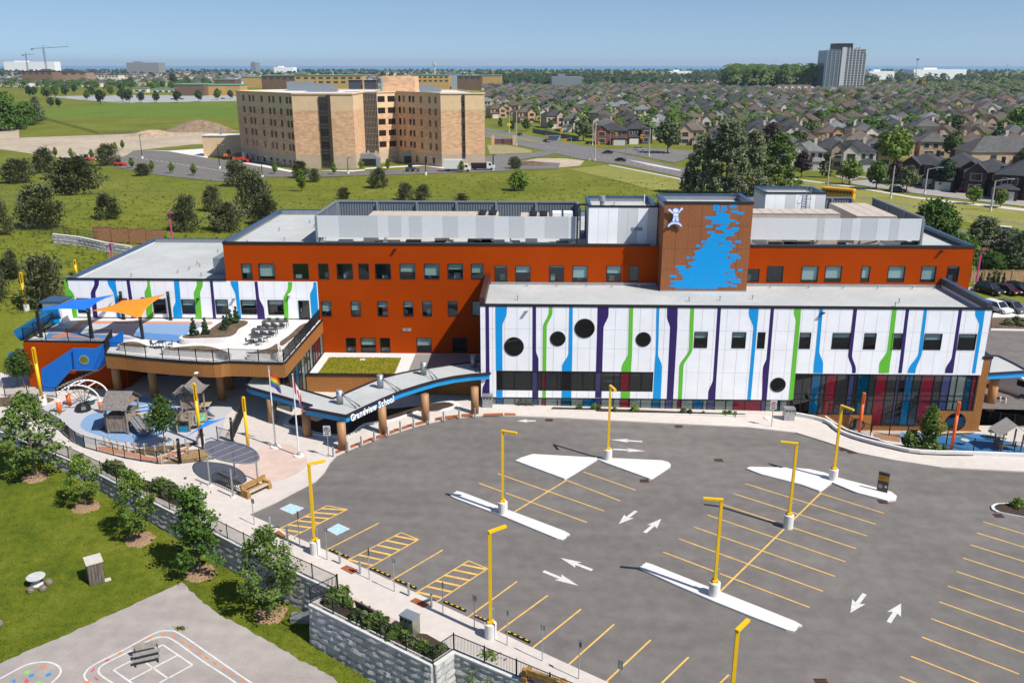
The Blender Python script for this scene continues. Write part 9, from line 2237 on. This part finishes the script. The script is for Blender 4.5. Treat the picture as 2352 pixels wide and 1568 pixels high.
for _ in range(1500):
 y=random.uniform(430,1350);u=random.uniform(1120,2400);x=(u-CX)/FPX*y*1.04-.028*y;uu,vv=proj((x,y,0))
 if free(x,y,6.5)and vv<bnd_v(min(2399,max(1113,uu)))-6:sp_.append((x,y,random.uniform(.6,1.25)))
wood('garden_greenery',sp_,l_fresh,'mixed green garden trees and hedges between the suburb houses',1.1,42,9)
sp_=[]
for _ in range(420):
 y=random.uniform(950,1500);u=random.uniform(2050,2420);sp_.append(((u-CX)/FPX*y*1.04-.028*y,y,random.uniform(.5,1.1)))
wood('suburb_wood',sp_,l_olive,'olive tree mass beyond the right hand roofs',2.0,34,14)
sp_=[((u-CX)/FPX*y*1.04-.028*y,y,random.uniform(.6,1.1))for u,y in[(random.uniform(-40,560),random.uniform(1250,1750))for _ in range(260)]]
wood('college_wood',sp_,l_mid,'green trees behind the left field and college',2.0,34,13)
# TRAFFIC
for i,(S,x,y,rz,c,k,lab)in enumerate([(Zd,325,918,-1.15,'maroon','sedan','dark purple car on the road left of the traffic lights'),(Zd,562,975,2.0,'black','sedan','black car waiting at the traffic lights'),(Zd,1105,1080,2.9,'black','sedan','black car crossing the junction'),(Zd,1225,1148,-.5,'black','sedan','black car on the near lane right of the junction'),(Zd,1390,1050,.1,'silver','suv','silver car on the side road by the dark brick house'),(Ze,1205,1420,-.35,'black','suv','black car on the crescent by the grass oval'),(Ze,1480,1375,-.9,'black','sedan','black car parked before the leftmost dark brick house'),(Ze,1795,1415,.9,'red','suv','red car parked on the drive of the dark brick houses'),(Ze,1890,1428,.9,'black','sedan','black car parked right of the red one'),(Ze,720,1275,-.2,'black','suv','black car parked at the crescent house garage'),(S8,1130,285,-.3,'black','suv','black car on the bus road behind the right roof'),(S8,2190,485,-.6,'white','suv','white car on the bus road at the right edge'),(S8,2140,520,-.6,'blue','sedan','blue car on the bus road at the right edge'),(Za,1190,858,.1,'white','sedan','white car in the far college car park, left'),(Za,1478,858,.1,'white','suv','white car in the far college car park, right'),(Za,1540,890,.1,'black','sedan','black car in the far college car park, left one'),(Za,1620,888,.1,'black','sedan','black car in the far college car park, middle one'),(Za,1985,885,.1,'black','sedan','black car in the far college car park, right one')]):
 p=T(*S(x,y));car((p.x,p.y,terr(p.x,p.y)+.13),rz,c,k,lab)
p=T(*Ze(640,1490));t=thing('school_bus','yellow school bus on the road behind the school','bus',(p.x,p.y,.1));t.rotation_euler=(0,0,PI-.62);pm=M('bus_yellow',(.80,.36,.01),.4)
def tl(o):o.location=(0,0,0);return o
tl(MB().box(-5.4,-1.2,.6,3.4,1.2,3.1).build('body',pm,t));tl(MB().prismY([(-5.4,3.102),(3.4,3.102),(3.2,3.3),(-5.2,3.3)],-1.1,1.1).build('roof',pm,t));tl(MB().box(3.402,-1.05,.6,5.1,1.05,1.7).build('bonnet',pm,t))
for sy in(-1,1):
 for k in range(9):tl(MB().box(-5.0+k*.9,sy*1.21-.008,2.0,-4.25+k*.9,sy*1.21+.008,2.75).build('window',m_cglass,t))
 for z in(1.3,1.75):tl(MB().box(-5.4,sy*1.212-.006,z,3.4,sy*1.212+.006,z+.08).build('black_rail',m_dark,t))
 tl(MB().box(-5.43,sy*.7-.25,2.1,-5.401,sy*.7+.25,2.7).build('rear_window',m_cglass,t));tl(MB().box(-5.44,sy*.95-.12,2.85,-5.401,sy*.95+.12,3.05).build('warning_light',m_tl,t))
tl(MB().box(-5.43,-.4,.9,-5.401,.4,2.6).build('rear_door',pm,t));tl(MB().box(3.402,-1.0,1.9,3.43,1.0,2.8).build('windscreen',m_cglass,t))
for x in(-3.4,4.1):
 for y in(-1.05,1.05):w_=bpy.data.objects.new('wheel',TY_);COL.objects.link(w_);w_.parent=t;w_.location=(x,y,.5);w_.scale=(1.45,1.4,1.45);r_=bpy.data.objects.new('rim',RM_);COL.objects.link(r_);r_.parent=w_
p=T(*Zb(1880,1165));t=thing('box_truck','white box truck parked before the right brick wing','truck',(p.x,p.y,.1));wp=paint('white',CARC['white'])
tl(MB().box(-4.5,-1.25,1.0,2.2,1.25,4.2).build('cargo_box',wp,t));tl(MB().prismY([(2.3,.6),(4.9,.6),(4.9,1.4),(4.2,1.6),(3.8,2.6),(2.3,2.7)],-1.05,1.05).build('cab',wp,t));tl(MB().box(-4.4,-1.0,.6,2.3,1.0,.99).build('chassis',m_dark,t));tl(MB().prismY([(3.0,1.6),(4.0,1.6),(3.75,2.4),(3.0,2.45)],-1.07,-1.055).build('side_window',m_cglass,t))
for x in(-3.0,3.9):
 for y in(-1.0,1.0):w_=bpy.data.objects.new('wheel',TY_);COL.objects.link(w_);w_.parent=t;w_.location=(x,y,.45);w_.scale=(1.3,1.3,1.3)
p=T(*Zb(2110,1150));t=thing('dump_truck','black and white dump truck right of the box truck','truck',(p.x,p.y,.1))
tl(MB().prismY([(-4.0,1.0),(1.2,1.0),(1.4,2.4),(-4.2,2.4)],-1.15,1.15).build('dump_body',m_dark,t));tl(MB().prismY([(1.5,.6),(4.4,.6),(4.4,1.6),(3.4,1.7),(3.0,2.6),(1.5,2.7)],-1.05,1.05).build('cab',wp,t));tl(MB().prismY([(2.2,1.65),(3.2,1.65),(2.95,2.4),(2.2,2.45)],-1.07,-1.055).build('side_window',m_cglass,t));tl(MB().box(-4.0,-.9,.55,1.5,.9,.99).build('chassis',m_dark,t))
for x in(-2.8,3.2):
 for y in(-1.0,1.0):w_=bpy.data.objects.new('wheel',TY_);COL.objects.link(w_);w_.parent=t;w_.location=(x,y,.45);w_.scale=(1.3,1.3,1.3)
def loader(p,col,label,s_=1.0):
 t=thing('construction_machine',label,'machine',p);pm_=M('machine_'+col,{'red':(.55,.05,.02),'orange':(.75,.22,.02),'grey':(.08,.08,.08)}[col],.5)
 q=lambda mb,nm,mt:tl(mb.xf(lambda v:v*s_).build(nm,mt,t))
 q(MB().box(-1.4,-.8,.5,1.2,.8,1.4),'chassis',pm_);q(MB().prismY([(-.6,1.4),(.7,1.4),(.5,2.5),(-.5,2.5)],-.7,.7),'cab',m_cglass);q(MB().bar((.9,.7,1.2),(2.4,.7,.7),.22).bar((.9,-.7,1.2),(2.4,-.7,.7),.22).box(2.3,-.9,.2,2.9,.9,.9),'bucket',pm_)
 for x in(-.9,.9):
  for y in(-.85,.85):w_=bpy.data.objects.new('wheel',TY_);COL.objects.link(w_);w_.parent=t;w_.location=(x*s_,y*s_,.45*s_);w_.scale=(1.3*s_,)*3
for S,x,y,c,lab,s_ in[(Za,2130,1450,'red','red loader beside the service building',1.5),(Za,2050,1420,'orange','orange lift machine beside the service building',1.5),(Zb,1465,1165,'grey','small dark utility tractor before the brick courtyard',1.1),(Za,770,1435,'red','red roller half hidden by the hill crest',1.0),(Za,1060,1480,'red','red machine behind the round pine',1.0)]:
 p=T(*S(x,y));loader((p.x,p.y,terr(p.x,p.y)+.1),c,lab,s_)
p=T(*Zb(30,1060));t=thing('tank_trailer','white rounded tank trailer at the corner of the brick block','trailer',(p.x,p.y,.1));tl(MB().path([(-2.2,0,1.8),(-1.9,0,1.8),(1.9,0,1.8),(2.2,0,1.8)],1.15,14).build('tank',m_white,t));tl(MB().box(-2.4,-.9,.5,2.6,.9,.8).build('frame',m_dark,t))
m_sig=M('signal_yellow',(.80,.38,.01),.5)
for i,(pb_,pt_,hd)in enumerate([((780,1118),(780,935),(728,965)),((685,1010),(690,880),(692,882)),((1128,1030),(1130,880),(1185,905)),((1268,1130),(1268,960),None),((1465,1090),(1465,930),(1408,925)),((560,960),(560,900),(565,935)),((1030,1060),(1030,980),(1030,990))]):
 b=T(*Zd(*pb_));z=B(*Zd(*pt_),b.y).z;t=thing('traffic_signal','traffic signal at the junction, %s from the left'%ORD[[2,1,4,5,6,0,3][i]],'traffic light',b,'traffic signals at the junction')
 MB().tube(b,(b.x,b.y,z),.16,.12,8).build('pole',m_galv,t)
 if hd:
  h_=B(*Zd(*hd),b.y);MB().bar((b.x,b.y,z),(h_.x,h_.y,h_.z+.6),.14).build('arm',m_galv,t);MB().box(h_.x-.4,h_.y-.35,h_.z-.9,h_.x+.4,h_.y-.02,h_.z+.9).build('signal_head',m_sig,t)
  for k,mm_ in enumerate(('red','yellow','green')):MB().tube((h_.x,h_.y-.36,h_.z+.55-k*.55),(h_.x,h_.y-.42,h_.z+.55-k*.55),.18,.18,10).build('lens',m_dark,t)
b=T(*Zd(630,965));t=thing('bus_shelter','glass bus shelter beside the road','bus shelter',b);MB().box(b.x-3,b.y,2.5,b.x+3,b.y+1.8,2.65).build('roof',m_galv,t);MB().box(b.x-3,b.y+1.75,.3,b.x+3,b.y+1.8,2.5).build('glass_back',M('shelter_glass',(.30,.48,.52),.2),t)
for dx in(-2.9,2.9):MB().bar((b.x+dx,b.y,0),(b.x+dx,b.y,2.5),.12).build('post',m_galv,t)
b=T(*Zd(230,890));t=thing('warning_sign','yellow diamond school warning sign by the road','sign',b);MB().tube(b,b+Vector((0,0,4)),.06,.06,6).build('post',m_galv,t);MB().prismY([(b.x-1.4,4.3),(b.x,2.9),(b.x+1.4,4.3),(b.x,5.7)],b.y-.12,b.y-.08).build('plate',M('sign_lime',(.70,.62,.02),.6),t)
a,b=T(*Zd(440,890)),T(*Zd(850,965));plank_fence(a,b,'grey timber noise fence along the road before the houses',2.2,mat=M('grey_fence',(.22,.22,.21),.9,var=.1,scale=2),step=3)
b=T(*Zd(180,1000));t=thing('entrance_sign','brick entrance sign wall with pillars at the brick block drive','sign',b)
for dx in(-5,5):MB().box(b.x+dx-.7,b.y-.6,-.2,b.x+dx+.7,b.y+.6,4.2).build('pillar',m_brk,t)
MB().box(b.x-4.2,b.y-.25,.4,b.x+4.2,b.y+.25,2.8).build('sign_wall',M('sign_wall_brown',(.14,.07,.06),.8),t)
# AIR
def M_haze():
 m=bpy.data.materials.new('haze');m.use_nodes=True;N,K=m.node_tree.nodes,m.node_tree.links
 N.remove(N['Principled BSDF']);v=N.new('ShaderNodeVolumePrincipled');v.inputs['Color'].default_value=(.70,.84,1,1);v.inputs['Density'].default_value=.00005;v.inputs['Anisotropy'].default_value=.2
 K.new(v.outputs[0],N['Material Output'].inputs['Volume']);return m
HZB=MB().box(-26000,-400,-9,26000,26000,130).build('haze',M_haze());struct(HZB,'stuff');tag(HZB,'pale blue summer haze over the distant suburb and lake shore','haze')
